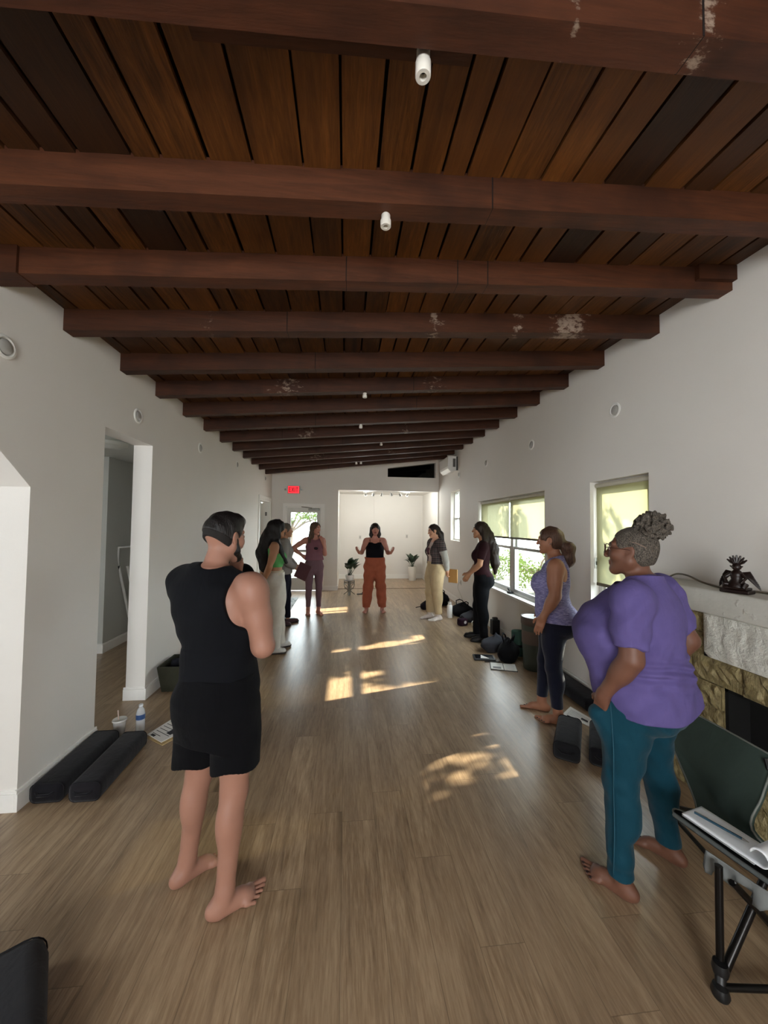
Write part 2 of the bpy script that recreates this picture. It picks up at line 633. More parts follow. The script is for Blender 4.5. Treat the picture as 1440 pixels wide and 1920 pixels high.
bl = MB()
base_run(bl, 'y', YR, 0.5, XL, 1)
base_run(bl, 'y', 2.354, 3.036, XL, 1)
base_run(bl, 'x', XL - WT, XL, 2.37, -1)
base_run(bl, 'x', XL - WT, XL, 3.02, 1)
base_run(bl, 'y', 3.704, 8.02, XL, 1)
base_run(bl, 'x', XL - WT - 0.016, XL, 3.72, -1)
base_run(bl, 'y', 9.28, YB, XL, 1)
struct(bl.build('baseboard_left', M_WHITE), 'white baseboard along the hall side')

# --- hall and side room beyond the left wall
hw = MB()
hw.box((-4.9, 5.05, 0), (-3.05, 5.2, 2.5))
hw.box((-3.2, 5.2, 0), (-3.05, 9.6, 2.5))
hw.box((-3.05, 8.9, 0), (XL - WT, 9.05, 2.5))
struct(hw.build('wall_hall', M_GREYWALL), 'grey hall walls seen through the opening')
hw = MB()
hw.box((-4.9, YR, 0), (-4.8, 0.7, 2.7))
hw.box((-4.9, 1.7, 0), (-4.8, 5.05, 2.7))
hw.box((-4.9, 0.7, 0), (-4.8, 1.7, 1.0))  # unseen opening added above this piece for the side room fill lamp
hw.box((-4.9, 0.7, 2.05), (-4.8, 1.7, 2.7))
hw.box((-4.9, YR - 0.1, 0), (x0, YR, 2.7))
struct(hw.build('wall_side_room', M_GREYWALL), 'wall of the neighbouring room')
hc = MB()
hc.box((-4.9, YR, 2.5), (x0, 9.6, 2.6))
struct(hc.build('ceiling_hall', flat('hall_ceiling', '#c9cac4', 0.8, var=0.02)), 'low white hall ceiling')
hb = MB()
base_run(hb, 'x', -4.8, -3.05, 5.05, -1)
base_run(hb, 'y', 5.034, 8.9, -3.05, 1)
struct(hb.build('baseboard_hall', M_WHITE), 'white baseboard in the hall')

# --- right wall with three windows
W2 = (4.24, 6.50, 0.66, 2.10)
W3 = (2.69, 3.40, 0.66, 2.10)
W1 = (7.60, 8.28, 1.33, 2.43)
rw = MB()
rx0, rx1 = XR, XR + WT


def rbox(m, y0, y1, z0, z1):
    m.box((rx0, y0, z0), (rx1, y1, z1))


ys = [(YR, W3[0], None), (W3[0], W3[1], W3), (W3[1], W2[0], None), (W2[0], W2[1], W2), (W2[1], W1[0], None), (W1[0], W1[1], W1), (W1[1], 11.6, None)]
for a, b, wn_ in ys:
    if wn_ is None:
        rbox(rw, a, b, 0, ZT + 0.2)
    else:
        rbox(rw, a, b, 0, wn_[2])
        rbox(rw, a, b, wn_[3], ZT + 0.2)
struct(rw.build('wall_right', M_WALL), 'white painted wall with the windows')
br = MB()
base_run(br, 'y', 2.45, 11.3, XR, -1)
struct(br.build('baseboard_right', M_WHITE), 'white baseboard under the windows')

# glass
t = NT('window_glass')
tr = t.n('ShaderNodeBsdfTransparent', ins={0: (0.96, 0.98, 0.97, 1)})
gl = t.n('ShaderNodeBsdfGlossy', ins={'Roughness': 0.02})
fr = t.n('ShaderNodeLayerWeight', ins={'Blend': 0.5})
mx = t.n('ShaderNodeMixShader', ins={0: t.math('ADD', 0.03, t.math('MULTIPLY', t.math('POWER', fr.outputs[1], 5.0), 0.7)), 1: tr.outputs[0], 2: gl.outputs[0]})
t.link(mx.outputs[0], t.out.inputs[0])
M_GLASS = t.m
# roller shade: thin yellow-green cloth that lets the sun glow through
t = NT('shade_cloth')
p_ = t.pos()
wv = t.noise(t.pos((1, 1, 1)), 500, 1)
df = t.n('ShaderNodeBsdfDiffuse', ins={0: t.mix(wv, h('#a8a57e'), h('#b2af88'))})
tl = t.n('ShaderNodeBsdfTranslucent', ins={0: h('#989575')})
tp = t.n('ShaderNodeBsdfTransparent', ins={0: h('#e8e5c0')})
m1 = t.n('ShaderNodeMixShader', ins={0: 0.36, 1: df.outputs[0], 2: tl.outputs[0]})
m2 = t.n('ShaderNodeMixShader', ins={0: 0.035, 1: m1.outputs[0], 2: tp.outputs[0]})
t.link(m2.outputs[0], t.out.inputs[0])
M_SHADE = t.m
M_ALU = flat('window_aluminium', '#b4b5b3', 0.4, 0.6, var=0.04)
M_ALUW = flat('window_frame_white', '#d9d9d5', 0.45, var=0.03)


def frame(m, y0, y1, z0, z1, xa, xb, t_):
    m.box((xa, y0, z0), (xb, y0 + t_, z1), bev=0.003)
    m.box((xa, y1 - t_, z0), (xb, y1, z1), bev=0.003)
    m.box((xa, y0 + t_, z0), (xb, y1 - t_, z0 + t_), bev=0.003)
    m.box((xa, y0 + t_, z1 - t_), (xb, y1 - t_, z1), bev=0.003)


def win(n, W, lab):
    e = struct(empty('window_%d' % n, (XR, (W[0] + W[1]) / 2, W[2])), lab)
    return e


def rel(o, e):
    """keep world placement under an unrotated parent"""
    o.parent = e
    o.location = Vector(o.location) - Vector(e.location)
    return o


gx = XR + 0.115
# window 2: pair of single-hung sashes with a shade half down
e = win(2, W2, 'wide double window with a half-lowered yellow shade')
m = MB()
frame(m, W2[0], W2[1], W2[2], W2[3], gx - 0.035, gx + 0.05, 0.04)
ymid = 5.30
m.box((gx - 0.035, ymid - 0.045, W2[2]), (gx + 0.05, ymid + 0.045, W2[3]), bev=0.003)
rel(m.build('window_frame', M_ALUW), e)
for (a, b) in ((W2[0] + 0.04, ymid - 0.045), (ymid + 0.045, W2[1] - 0.04)):
    m = MB()
    frame(m, a, b, W2[2] + 0.04, 1.36, gx - 0.03, gx, 0.038)
    s = rel(m.build('sash', M_ALU), e)
    g = MB().box((gx - 0.017, a + 0.03, W2[2] + 0.07), (gx - 0.013, b - 0.03, 1.33)).build('pane', M_GLASS, s)
    m = MB()
    frame(m, a, b, 1.33, W2[3] - 0.04, gx + 0.01, gx + 0.04, 0.035)
    s = rel(m.build('sash', M_ALU), e)
    g = MB().box((gx + 0.023, a + 0.03, 1.36), (gx + 0.027, b - 0.03, W2[3] - 0.07)).build('pane', M_GLASS, s)
m = MB()
m.box((XR - 0.03, W2[0] - 0.02, W2[2] - 0.03), (gx - 0.03, W2[1] + 0.02, W2[2] + 0.004), bev=0.004)
rel(m.build('window_sill', M_WHITE), e)


def shade(y0, y1, ztop, zbot, xs, lab, nfold=0):
    r = empty('roller_shade', (xs, (y0 + y1) / 2, ztop))
    m = MB()
    ny, nz = 24, 12
    vv, ff = [], []
    for i in range(ny + 1):
        for j in range(nz + 1):
            yy = y0 + 0.012 + (y1 - y0 - 0.024) * i / ny
            zz = zbot + (ztop - zbot) * j / nz
            vv.append((xs + 0.004 * math.sin(yy * 9 + j * 0.2) * (1 - j / nz), yy, zz))
    for i in range(ny):
        for j in range(nz):
            a = i * (nz + 1) + j
            ff.append((a, a + nz + 1, a + nz + 2, a + 1))
    o = rel(MB().raw(vv, ff).build('shade_cloth', M_SHADE, smooth=True), r)
    m = MB().tube([(xs + 0.012, y0, ztop - 0.015), (xs + 0.012, y1, ztop - 0.015)], 0.024, 14)
    rel(m.build('roller', flat('roller_cover', '#b8b3a4', 0.6, var=0.03), smooth=0.8), r)
    m = MB().box((xs - 0.008, y0 + 0.008, zbot - 0.03), (xs + 0.008, y1 - 0.008, zbot), bev=0.004)
    rel(m.build('hem_bar', flat('hem_bar', '#6f6a55', 0.6, var=0.03)), r)
    tag(r, lab, 'roller shade')


shade(W2[0] + 0.02, ymid - 0.005, W2[3] - 0.02, 1.50, XR + 0.05, 'yellow-green roller shade over the nearer half of the wide window', 0)
shade(ymid + 0.005, W2[1] - 0.02, W2[3] - 0.02, 1.50, XR + 0.05, 'yellow-green roller shade over the farther half of the wide window', 0)

# window 3: tall single window, shade lowered most of the way
e = win(3, W3, 'tall narrow window with a lowered yellow shade and latch plate')
m = MB()
frame(m, W3[0], W3[1], W3[2], W3[3], gx - 0.03, gx + 0.05, 0.05)
rel(m.build('window_frame', M_ALUW), e)
for (za, zc) in ((W3[2] + 0.05, 1.40), (1.37, W3[3] - 0.05)):
    m = MB()
    frame(m, W3[0] + 0.05, W3[1] - 0.05, za, zc, gx - 0.02, gx + 0.01, 0.035)
    s = rel(m.build('sash', M_ALUW), e)
    g = MB().box((gx - 0.007, W3[0] + 0.08, za + 0.03), (gx - 0.003, W3[1] - 0.08, zc - 0.03)).build('pane', M_GLASS, s)
m = MB()
m.box((XR - 0.025, W3[0] - 0.02, W3[2] - 0.03), (gx - 0.03, W3[1] + 0.02, W3[2] + 0.004), bev=0.004)
rel(m.build('window_sill', M_WHITE), e)
m = MB()
m.box((XR + 0.04, W3[1] - 0.006, 1.255), (XR + 0.085, W3[1] - 0.0005, 1.36), bev=0.002)
m.box((XR + 0.055, W3[1] - 0.02, 1.29), (XR + 0.07, W3[1] - 0.006, 1.325), bev=0.002, m=1)
rel(m.build('latch', [flat('latch_steel', '#a5a49c', 0.35, 0.8, var=0.05), flat('latch_dark', '#26241f', 0.5, 0.4, var=0.05)]), e)
shade(W3[0] + 0.015, W3[1] - 0.015, W3[3] - 0.02, 1.125, XR + 0.05, 'yellow-green roller shade lowered over the tall window', 0)

# window 1: small far window
e = win(1, W1, 'small bare window high up near the far corner')
m = MB()
frame(m, W1[0], W1[1], W1[2], W1[3], gx - 0.03, gx + 0.05, 0.04)
m.box((gx - 0.025, 7.93 - 0.02, W1[2]), (gx + 0.03, 7.93 + 0.02, W1[3]))
m.box((gx - 0.025, W1[0], 1.80), (gx + 0.03, W1[1], 1.835))
rel(m.build('window_frame', M_ALUW), e)
g = MB().box((gx, W1[0] + 0.03, W1[2] + 0.03), (gx + 0.004, W1[1] - 0.03, W1[3] - 0.03)).build('pane', M_GLASS)
rel(g, e)
m = MB()
m.tube([(gx - 0.03, 7.97, 1.82), (gx - 0.06, 7.99, 1.80), (gx - 0.06, 7.99, 1.70)], 0.008, 8)
rel(m.build('crank_handle', M_ALU), e)

# --- back wall: glazed door, alcove, dark clerestory
bw = MB()
DX0, DX1, DZ = -1.50, -0.62, 2.10
ax0, ax1, az = -0.21, XR, 2.535
by0, by1 = YB, YB + 0.17


def bbox(xa, xb, za, zc):
    bw.box((xa, by0, za), (xb, by1, zc))


bbox(XL - WT, DX0, 0, ZT + 0.2)
bbox(DX0, DX1, DZ, ZT + 0.2)
bbox(DX1, ax0, 0, ZT + 0.2)
bbox(ax0, 1.045, az, ZT + 0.2)
bbox(1.045, 2.30, az, 2.895)
bbox(2.30, XR + 0.1, az, ZT + 0.2)
bw.prism([(1.045, 3.13), (2.30, 3.30), (2.30, 3.65), (1.045, 3.65)], 'y', by0, by1)
struct(bw.build('wall_back', M_WALL), 'white end wall above the alcove and glazed door')
m = MB()
m.box((1.0, by1 + 0.25, 2.85), (2.36, by1 + 0.3, 3.6))
m.box((1.0, by1, 2.86), (2.36, by1 + 0.3, 2.90))
struct(m.build('wall_clerestory', flat('dark_void', '#070707', 0.8, var=0)), 'dark space behind the clerestory')
m = MB().box((1.047, by1 - 0.03, 2.897), (2.298, by1 - 0.022, 3.32))
struct(m.build('window_4', flat('dark_glass', '#050606', 0.08, spec=0.5, var=0)), 'black slanted clerestory pane')
al = MB()
al.box((ax0 - 0.17, by1, 0), (ax0, 11.6, 2.7))
al.box((ax0 - 0.17, 11.42, 0), (XR + 0.1, 11.6, 2.7))
al.box((0.86, 11.405, 0), (XR, 11.43, 2.7))
struct(al.build('wall_alcove', M_WALL), 'white walls of the alcove')
ac = MB().box((ax0, by1, 2.60), (XR + 0.1, 11.6, 2.75))
struct(ac.build('ceiling_alcove', M_WALL), 'white alcove ceiling')
bb = MB()
base_run(bb, 'x', ax0, XR, 11.405, -1, 0.14)
base_run(bb, 'y', by1, 11.42, ax0, 1, 0.14)
struct(bb.build('baseboard_alcove', M_WHITE), 'white baseboard of the alcove')
bb = MB()
base_run(bb, 'x', DX1 + 0.08, ax0 + 0.016, YB, -1, 0.12)
base_run(bb, 'x', XL, DX0 - 0.08, YB, -1, 0.12)
base_run(bb, 'y', YB - 0.016, by1, ax0, 1)
struct(bb.build('baseboard_back', M_WHITE), 'white baseboard beside the glazed door')
m = MB().box((ax0 + 0.02, 9.60, 0.0), (XR - 0.02, 9.64, 0.006), bev=0.002)
struct(m.build('trim_1', flat('threshold_strip', '#5a4a3c', 0.5, var=0.05)), 'dark floor strip across the alcove')
m = MB().box((XR - 0.03, YB - 0.02, 0.12), (XR, YB + 0.17, 2.53), bev=0.003)
struct(m.build('trim_2', M_WHITE), 'white corner trim of the alcove')

# back door
e = struct(empty('door_1', ((DX0 + DX1) / 2, YB, 0)), 'white glazed exit door at the end wall')
m = MB()
cs = 0.075
m.box((DX0 - cs, YB - 0.018, 0), (DX0, YB, DZ + cs), bev=0.003)
m.box((DX1, YB - 0.018, 0), (DX1 + cs, YB, DZ + cs), bev=0.003)
m.box((DX0 - cs, YB - 0.022, DZ), (DX1 + cs, YB, DZ + cs), bev=0.003)
m.box((DX0, YB, 0), (DX0 + 0.03, YB + 0.17, DZ))
m.box((DX1 - 0.03, YB, 0), (DX1, YB + 0.17, DZ))
m.box((DX0, YB, DZ - 0.03), (DX1, YB + 0.17, DZ))
rel(m.build('door_frame', M_WHITE), e)
m = MB()
d0, d1, dy = DX0 + 0.03, DX1 - 0.03, YB + 0.03
gx0, gx1, gz0, gz1 = d0 + 0.09, d1 - 0.09, 0.32, 1.95
m.box((d0, dy, 0.01), (gx0, dy + 0.045, DZ - 0.03))
m.box((gx1, dy, 0.01), (d1, dy + 0.045, DZ - 0.03))
m.box((gx0, dy, gz1), (gx1, dy + 0.045, DZ - 0.03))
m.box((gx0, dy, 0.01), (gx1, dy + 0.045, gz0))
m.box((gx0, dy + 0.01, 0.95), (gx1, dy + 0.035, 0.985))
dl = rel(m.build('door_leaf', flat('door_white', '#d5d4cf', 0.45, var=0.03)), e)
g = MB().box((gx0, dy + 0.02, gz0), (gx1, dy + 0.025, gz1)).build('pane', M_GLASS, dl)
m = MB()
m.box((-0.95, dy - 0.05, 2.0), (-0.68, dy, 2.055), bev=0.008)
m.tube([(-0.86, dy - 0.055, 2.06), (-1.0, dy - 0.16, 2.075), (-1.12, dy - 0.03, 2.09)], 0.01, 8)
rel(m.build('door_closer', flat('closer_metal', '#77756f', 0.4, 0.6)), e)
m = MB()
m.box((gx0 - 0.06, dy - 0.03, 0.98), (gx1 + 0.06, dy - 0.012, 1.02), bev=0.004)
rel(m.build('push_bar', flat('bar_metal', '#9a9994', 0.35, 0.7)), e)

# far doorway in the left wall: casing and a white door standing ajar
e = struct(empty('door_2', (XL, 8.65, 0)), 'white doorway in the hall-side wall beside the exit')
m = MB()
m.box((XL, 8.1 - 0.08, 0), (XL + 0.02, 8.1, 2.2 + 0.08), bev=0.003)
m.box((XL, 9.2, 0), (XL + 0.02, 9.28, 2.28), bev=0.003)
m.box((XL, 8.1, 2.2), (XL + 0.02, 9.2, 2.28), bev=0.003)
m.box((x0, 8.1, 0), (XL, 8.13, 2.2))
m.box((x0, 9.17, 0), (XL, 9.2, 2.2))
m.box((x0, 8.13, 2.17), (XL, 9.17, 2.2))
rel(m.build('door_frame', M_WHITE), e)
m = MB()
m.box((-0.02, 0, 0.01), (0.02, 0.98, 2.16), Matrix.Translation((XL - 0.14, 9.15, 0)) @ Matrix.Rotation(math.radians(118), 4, 'Z'), bev=0.004)
dl = rel(m.build('door_leaf', M_WHITE), e)
m = MB()
for z in (0.3, 1.05, 1.85):
    m.box((XL - 0.10, 9.15, z), (XL - 0.06, 9.17, z + 0.09))
rel(m.build('hinge', flat('hinge_metal', '#6d6a64', 0.4, 0.7)), e)

# --- rear wall behind the photographer, with an unseen window opening sized for fill light
m = MB()
m.box((XL - WT, YR - 0.15, 0), (-1.2, YR, 3.6))
m.box((0.6, YR - 0.15, 0), (XR + WT, YR, 3.6))
m.box((-1.2, YR - 0.15, 0), (0.6, YR, 0.8))
m.box((-1.2, YR - 0.15, 2.4), (0.6, YR, 3.6))
struct(m.build('wall_rear', M_WALL), 'wall behind the photographer')

# --- fireplace
FX = 2.20
t = NT('split_stone')
p_ = t.pos()
geo = t.n('ShaderNodeNewGeometry').outputs['Position']
sp = t.n('ShaderNodeSeparateXYZ', ins={0: geo})
n1 = t.noise(t.pos((1, 1.6, 0.7)), 24, 5, 0.7, 0.6)
n2 = t.noise(t.pos((1, 1.5, 0.6)), 46, 4, 0.7)
c = t.ramp(n1, [(0.3, h('#5a4d32')), (0.48, h('#85764d')), (0.64, h('#a8996c')), (0.82, h('#cbbf98'))])
c = t.mix(0.3, c, t.ramp(n2, [(0.3, h('#4c3f29')), (0.7, h('#c0b28a'))]))
t.set(Base_Color=c, Roughness=0.55)
t.b.inputs['Specular IOR Level'].default_value = 0.4
t.bump(t.math('ADD', n1, t.math('MULTIPLY', n2, 0.4)), 0.7, 0.02)
M_STONE = t.m
t = NT('white_plaster_stone')
p_ = t.pos()
n1 = t.noise(p_, 14, 5, 0.65, 0.3)
n2 = t.noise(p_, 45, 3, 0.6)
t.set(Base_Color=t.mix(n2, h('#d3d3c9'), h('#e0e0d8')), Roughness=0.5)
t.bump(t.math('ADD', n1, t.math('MULTIPLY', n2, 0.25)), 0.65, 0.03)
M_PLASTER = t.m
t = NT('mantel_paint')
p_ = t.pos()
t.set(Base_Color=t.mix(t.noise(p_, 30, 3), h('#cfcfc6'), h('#dcdcd4')), Roughness=0.5)
t.bump(t.math('ADD', t.noise(p_, 6, 4), t.math('MULTIPLY', t.ramp(t.noise(p_, 22, 2), [(0.62, (0, 0, 0, 1)), (0.7, (1, 1, 1, 1))]), 0.25)), 0.3, 0.03)
M_MANTEL = t.m

e = struct(empty('fireplace', (FX, 1.2, 0)), 'split-stone fireplace with a white plastered mantel')
e['category'] = 'fireplace'
ry = random.Random(3)
fy1 = 2.45          # far end of the surround
fb0, fb1, fbz0, fbz1 = 0.55, 1.985, 0.30, 0.725


def rough_block(m, y0, y1, z0, z1, xf, xb, rough=0.009):
    ny = max(3, int((y1 - y0) / 0.026))
    nz = max(3, int((z1 - z0) / 0.026))
    vv, ff = [], []
    for i in range(ny + 1):
        for j in range(nz + 1):
            ed = i in (0, ny) or j in (0, nz)
            dx = 0.010 if ed else ry.uniform(-rough, rough)
            vv.append((xf + dx, y0 + (y1 - y0) * i / ny + (0 if ed else ry.uniform(-0.006, 0.006)), z0 + (z1 - z0) * j / nz + (0 if ed else ry.uniform(-0.006, 0.006))))
    for i in range(ny):
        for j in range(nz):
            a = i * (nz + 1) + j
            ff.append((a, a + 1, a + nz + 2, a + nz + 1))
    m.raw(vv, ff)
    m.box((xf + 0.016, y0, z0), (xb, y1, z1))


m = MB()
m.box((FX + 0.03, -0.2, 0), (XR - 0.001, fb0, 1.15))
m.box((FX + 0.03, fb1, 0), (XR - 0.001, fy1, 1.15))
m.box((FX + 0.03, fb0, fbz1), (XR - 0.001, fb1, 1.15))
m.box((FX + 0.03, fb0, 0), (XR - 0.001, fb1, fbz0))
z = 0.0
for hgt in (0.145, 0.15, 0.14, 0.15, 0.14, 0.15, 0.14, 0.135):
    if z + hgt > 1.151:
        hgt = 1.15 - z
    yy = fb1 if z < fbz1 - 0.02 else 2.062 if z > 0.86 else fb0
    if yy == fb0:
        yy = -0.2
    while yy < fy1 - 0.02:
        ln = ry.uniform(0.2, 0.42)
        y2 = min(yy + ln, fy1)
        if fy1 - y2 < 0.1:
            y2 = fy1
        rough_block(m, yy + 0.002, y2 - 0.002, z + 0.002, z + hgt - 0.002, FX + ry.uniform(-0.006, 0.01), FX + 0.05)
        yy = y2
    if z < fbz0:
        rough_block(m, -0.2, fb1, z + 0.002, min(z + hgt, fbz0) - 0.002, FX, FX + 0.05)
    z += hgt
rel(m.build('stone_surround', M_STONE), e)
m = MB()
rough_block(m, -0.2, 2.06, 0.887, 1.157, FX - 0.03, FX + 0.03, 0.008)
m.box((FX - 0.02, 2.02, 0.887), (FX + 0.03, 2.06, 1.157))
rel(m.build('plaster_panel', M_PLASTER, smooth=0.9), e)
m = MB()
m.box((2.12, -0.2, 1.155), (XR - 0.001, 2.48, 1.30), bev=0.014)
rel(m.build('mantel_shelf', M_MANTEL, smooth=0.6), e)
m = MB()
BK = flat('firebox_black', '#060504', 0.85, var=0.2)
m.box((XR - 0.02, fb0, fbz0), (XR - 0.005, fb1, fbz1))
m.box((FX + 0.02, fb0, fbz0 + 0.0), (XR - 0.005, fb1, fbz0 + 0.02))
m.box((FX + 0.03, fb1 - 0.02, fbz0), (XR - 0.005, fb1 - 0.001, fbz1))
m.box((FX + 0.03, fb0, fbz0), (XR - 0.005, fb0 + 0.02, fbz1))
m.box((FX + 0.03, fb0, fbz1 - 0.02), (XR - 0.005, fb1, fbz1 - 0.001))
rel(m.build('firebox', BK), e)

# --- outdoors
t = NT('yard_ground')
t.set(Base_Color=t.ramp(t.noise(t.pos(), 2.5, 5), [(0.36, h('#161b12')), (0.5, h('#3c3d33')), (0.7, h('#7a7668'))]), Roughness=0.9)
struct(MB().box((2.7, -8, -0.3), (30, 30, -0.15)).build('ground', t.m), 'sunlit yard outside')
struct(MB().box((-30, 12.2, -0.3), (2.7, 40, -0.15)).build('ground', t.m), 'sunlit yard beyond the exit door')
# ================================================================== things
BLACKF = fabric('black_bolster_cloth', '#17161a', 0.95, sheen=0.1)
M_CHAR = fabric('charcoal_cloth', '#2b2b2f', 0.95, sheen=0.1)
M_BLKPL = flat('black_plastic', '#121213', 0.45, var=0.1)
M_WPL = flat('white_plastic', '#e4e3de', 0.4, var=0.03)
M_STEEL = flat('dull_steel', '#8b8a86', 0.35, 0.8, var=0.05)
M_PAPER = flat('paper_white', '#e6e4df', 0.7, var=0.03)
M_INK = flat('printed_ink', '#34343a', 0.8, var=0.1)
M_CORD = flat('cord_grey', '#b9b4a8', 0.6, var=0.03)

# --- round wall lights
def wall_light(y, z, side, lab):
    xw = XL if side < 0 else XR
    s = -side
    r = empty('wall_light', (xw, y, z))
    m = MB().lathe([(0.062, 0), (0.066, 0.004 * s), (0.064, 0.010 * s), (0.052, 0.013 * s), (0.046, 0.006 * s), (0.044, 0.001 * s)], n=28, axis='x', cap=False)
    m.build('trim_ring', M_WPL, r, smooth=0.7)
    m = MB().lathe([(0.044, 0.001 * s), (0.042, 0.010 * s), (0.030, 0.017 * s), (0.012, 0.019 * s), (0.0, 0.019 * s)], n=24, axis='x', cap=False)
    m.build('lamp_lens', flat('lamp_lens', '#a6a49e', 0.25, var=0.05), r, smooth=0.7)
    tag(r, lab, 'wall light', 'round wall lights')


for y, z, lab in ((2.165, 2.605, 'round white wall light above the clipped opening, nearest on the hall side'),
                  (3.449, 2.605, 'round white wall light directly above the tall hall opening'),
                  (4.853, 2.61, 'round white wall light just past the hall opening'),
                  (6.43, 2.655, 'fourth round white wall light along the hall-side wall'),
                  (8.6, 2.69, 'last round white wall light above the ajar doorway')):
    wall_light(y, z, -1, lab)
for y, z, lab in ((3.043, 2.712, 'round white wall light above the tall shaded window'),
                  (4.543, 2.723, 'round white wall light above the near end of the wide window'),
                  (6.104, 2.747, 'round white wall light above the far end of the wide window'),
                  (7.643, 2.751, 'round white wall light below the air conditioner')):
    wall_light(y, z, 1, lab)

# --- small white lamp sockets on the beams
for x, y, dz, L, lab in ((0.209, 1.035, 0.045, 0.085, 'white lamp socket under the first beam, largest of them'),
                     (0.155, 1.575, 0.0, 0.055, 'white lamp socket under the second beam'),
                     (0.173, 3.79, 0.0, 0.05, 'white lamp socket under the sixth beam'),
                     (0.179, 5.0, 0.0, 0.05, 'white lamp socket under the eighth beam'),
                     (0.573, 6.21, 0.0, 0.05, 'white lamp socket under the tenth beam, set aside from the row'),
                     (0.20, 8.03, 0.0, 0.05, 'one of two paired lamp sockets on the far beams, nearer the exit'),
                     (0.30, 8.03, 0.0, 0.05, 'one of two paired lamp sockets on the far beams, nearer the windows')):
    z = zb(x, y) + dz
    r = empty('lamp_socket', (x, y, z))
    MB().lathe([(0.017, 0), (0.020, -0.004), (0.020, -L * 0.45), (0.0235, -L * 0.5), (0.0235, -L + 0.003), (0.021, -L), (0.011, -L), (0.010, -L + 0.03), (0, -L + 0.03)], n=20, cap=False).build('socket_shell', flat('porcelain', '#dcd8cf', 0.35, var=0.03), r, smooth=0.7)
    MB().lathe([(0.0, -L + 0.022), (0.010, -L + 0.022)], n=14, cap=False).build('contact', flat('socket_dark', '#1d1a18', 0.6), r)
    tag(r, lab, 'lamp socket', 'lamp sockets on the beams')

# --- exit sign
r = empty('exit_sign', (-1.32, YB, 2.515))
MB().box((-0.15, -0.045, -0.10), (0.15, 0.0, 0.10), bev=0.012).build('housing', flat('exit_housing', '#d9a7a4', 0.5, var=0.03), r)
t = NT('exit_red_glow')
t.set(Base_Color=h('#d01820'), Roughness=0.5)
t.b.inputs['Emission Color'].default_value = h('#ff2a38')
t.b.inputs['Emission Strength'].default_value = 1.1
M_EXR = t.m
t = NT('exit_letter_glow')
t.set(Base_Color=h('#7d0a12'), Roughness=0.5)
t.b.inputs['Emission Strength'].default_value = 0.0
M_EXL = t.m
MB().box((-0.132, -0.05, -0.085), (0.132, -0.045, 0.085)).build('red_face', M_EXR, r)
m = MB()
def ebar(x0, z0, x1, z1):
    m.box((x0, -0.054, z0), (x1, -0.05, z1))
# E
ebar(-0.112, -0.055, -0.096, 0.055); ebar(-0.112, 0.04, -0.062, 0.055); ebar(-0.112, -0.0075, -0.068, 0.0075); ebar(-0.112, -0.055, -0.062, -0.04)
# X
for s in (1, -1):
    m.box((-0.008, -0.054, -0.062), (0.008, -0.05, 0.062), Matrix.Translation((-0.018, 0, 0)) @ Matrix.Rotation(s * math.radians(26), 4, 'Y'))
ebar(0.026, -0.055, 0.042, 0.055)
ebar(0.056, 0.04, 0.116, 0.055); ebar(0.078, -0.055, 0.094, 0.055)
m.build('lettering', M_EXL, r)
for s in (-1, 1):
    hd = MB().lathe([(0.0, -0.075), (0.030, -0.075), (0.034, -0.07), (0.030, -0.03), (0.012, -0.012), (0.010, 0.0)], (s * 0.195, 0, 0.0), n=18, axis='y', cap=False).build('lamp_head', M_WPL, r, smooth=0.7)
    MB().lathe([(0.0, -0.076), (0.026, -0.076)], (s * 0.195, 0, 0.0), n=18, axis='y', cap=False).build('lens', M_STEEL, hd)
m = MB().box((-0.20, -0.02, -0.012), (0.20, -0.004, 0.012))
m.build('lamp_bar', M_WPL, r)
tag(r, 'lit red EXIT sign with two emergency lamp heads above the glazed door', 'exit sign')

# --- split air conditioner
r = empty('air_conditioner', (XR, 8.12, 2.86))
prof = [(0, 0.0), (-0.13, -0.02), (-0.20, 0.05), (-0.215, 0.09), (-0.215, 0.29), (-0.20, 0.31), (0, 0.31)]
MB().prism(prof, 'y', -0.36, 0.36).build('body', M_WPL, r)
MB().prism([(-0.135, -0.022), (-0.2, 0.044), (-0.205, 0.04), (-0.14, -0.03)], 'y', -0.33, 0.33).build('louvre', flat('ac_louvre', '#f2f1ec', 0.35, var=0.02), r)
m = MB()
for z in (0.08, 0.13, 0.18, 0.23):
    m.box((-0.10, -0.364, z), (-0.05, -0.36, z + 0.022))
m.box((-0.105, -0.3615, 0.075), (-0.045, -0.36, 0.257))
m.build('vent_grille', flat('ac_vent', '#5c5b57', 0.6), r)
MB().box((-0.03, -0.38, 0.0), (-0.001, -0.36, 0.30)).build('mounting_plate', flat('ac_plate', '#3a3936', 0.6), r)
tag(r, 'white wall-mounted split air conditioner near the dark clerestory', 'air conditioner')

# --- track light in the alcove
r = empty('track_light', (1.05, 9.62, 2.60))
m = MB()
m.box((-0.07, -0.04, -0.035), (0.07, 0.04, 0.0), bev=0.006)
m.build('canopy', M_WPL, r)
MB().tube([(-0.62, 0.0, -0.085), (-0.25, 0.0, -0.06), (0.25, 0.0, -0.06), (0.62, 0.0, -0.085)], 0.011, 10).build('track_bar', flat('track_satin', '#a9a7a2', 0.4, 0.5), r, smooth=0.8)
for i, xx in enumerate((-0.58, -0.35, -0.12, 0.09, 0.32, 0.58)):
    ang = (-0.25, 0.1, 0.25, -0.5, -0.5, 0.5)[i]
    hd = MB()
    Mx = Matrix.Translation((xx, 0, -0.075)) @ Matrix.Rotation(ang, 4, 'Y')
    q = MB().lathe([(0.007, 0.0), (0.007, -0.03), (0.022, -0.035), (0.028, -0.05), (0.032, -0.11), (0.028, -0.112), (0.0, -0.10)], n=16, cap=False)
    hd.raw([Mx @ Vector(p) for p in q.v], q.f)
    hd.build('spot_head', M_STEEL, r, smooth=0.8)
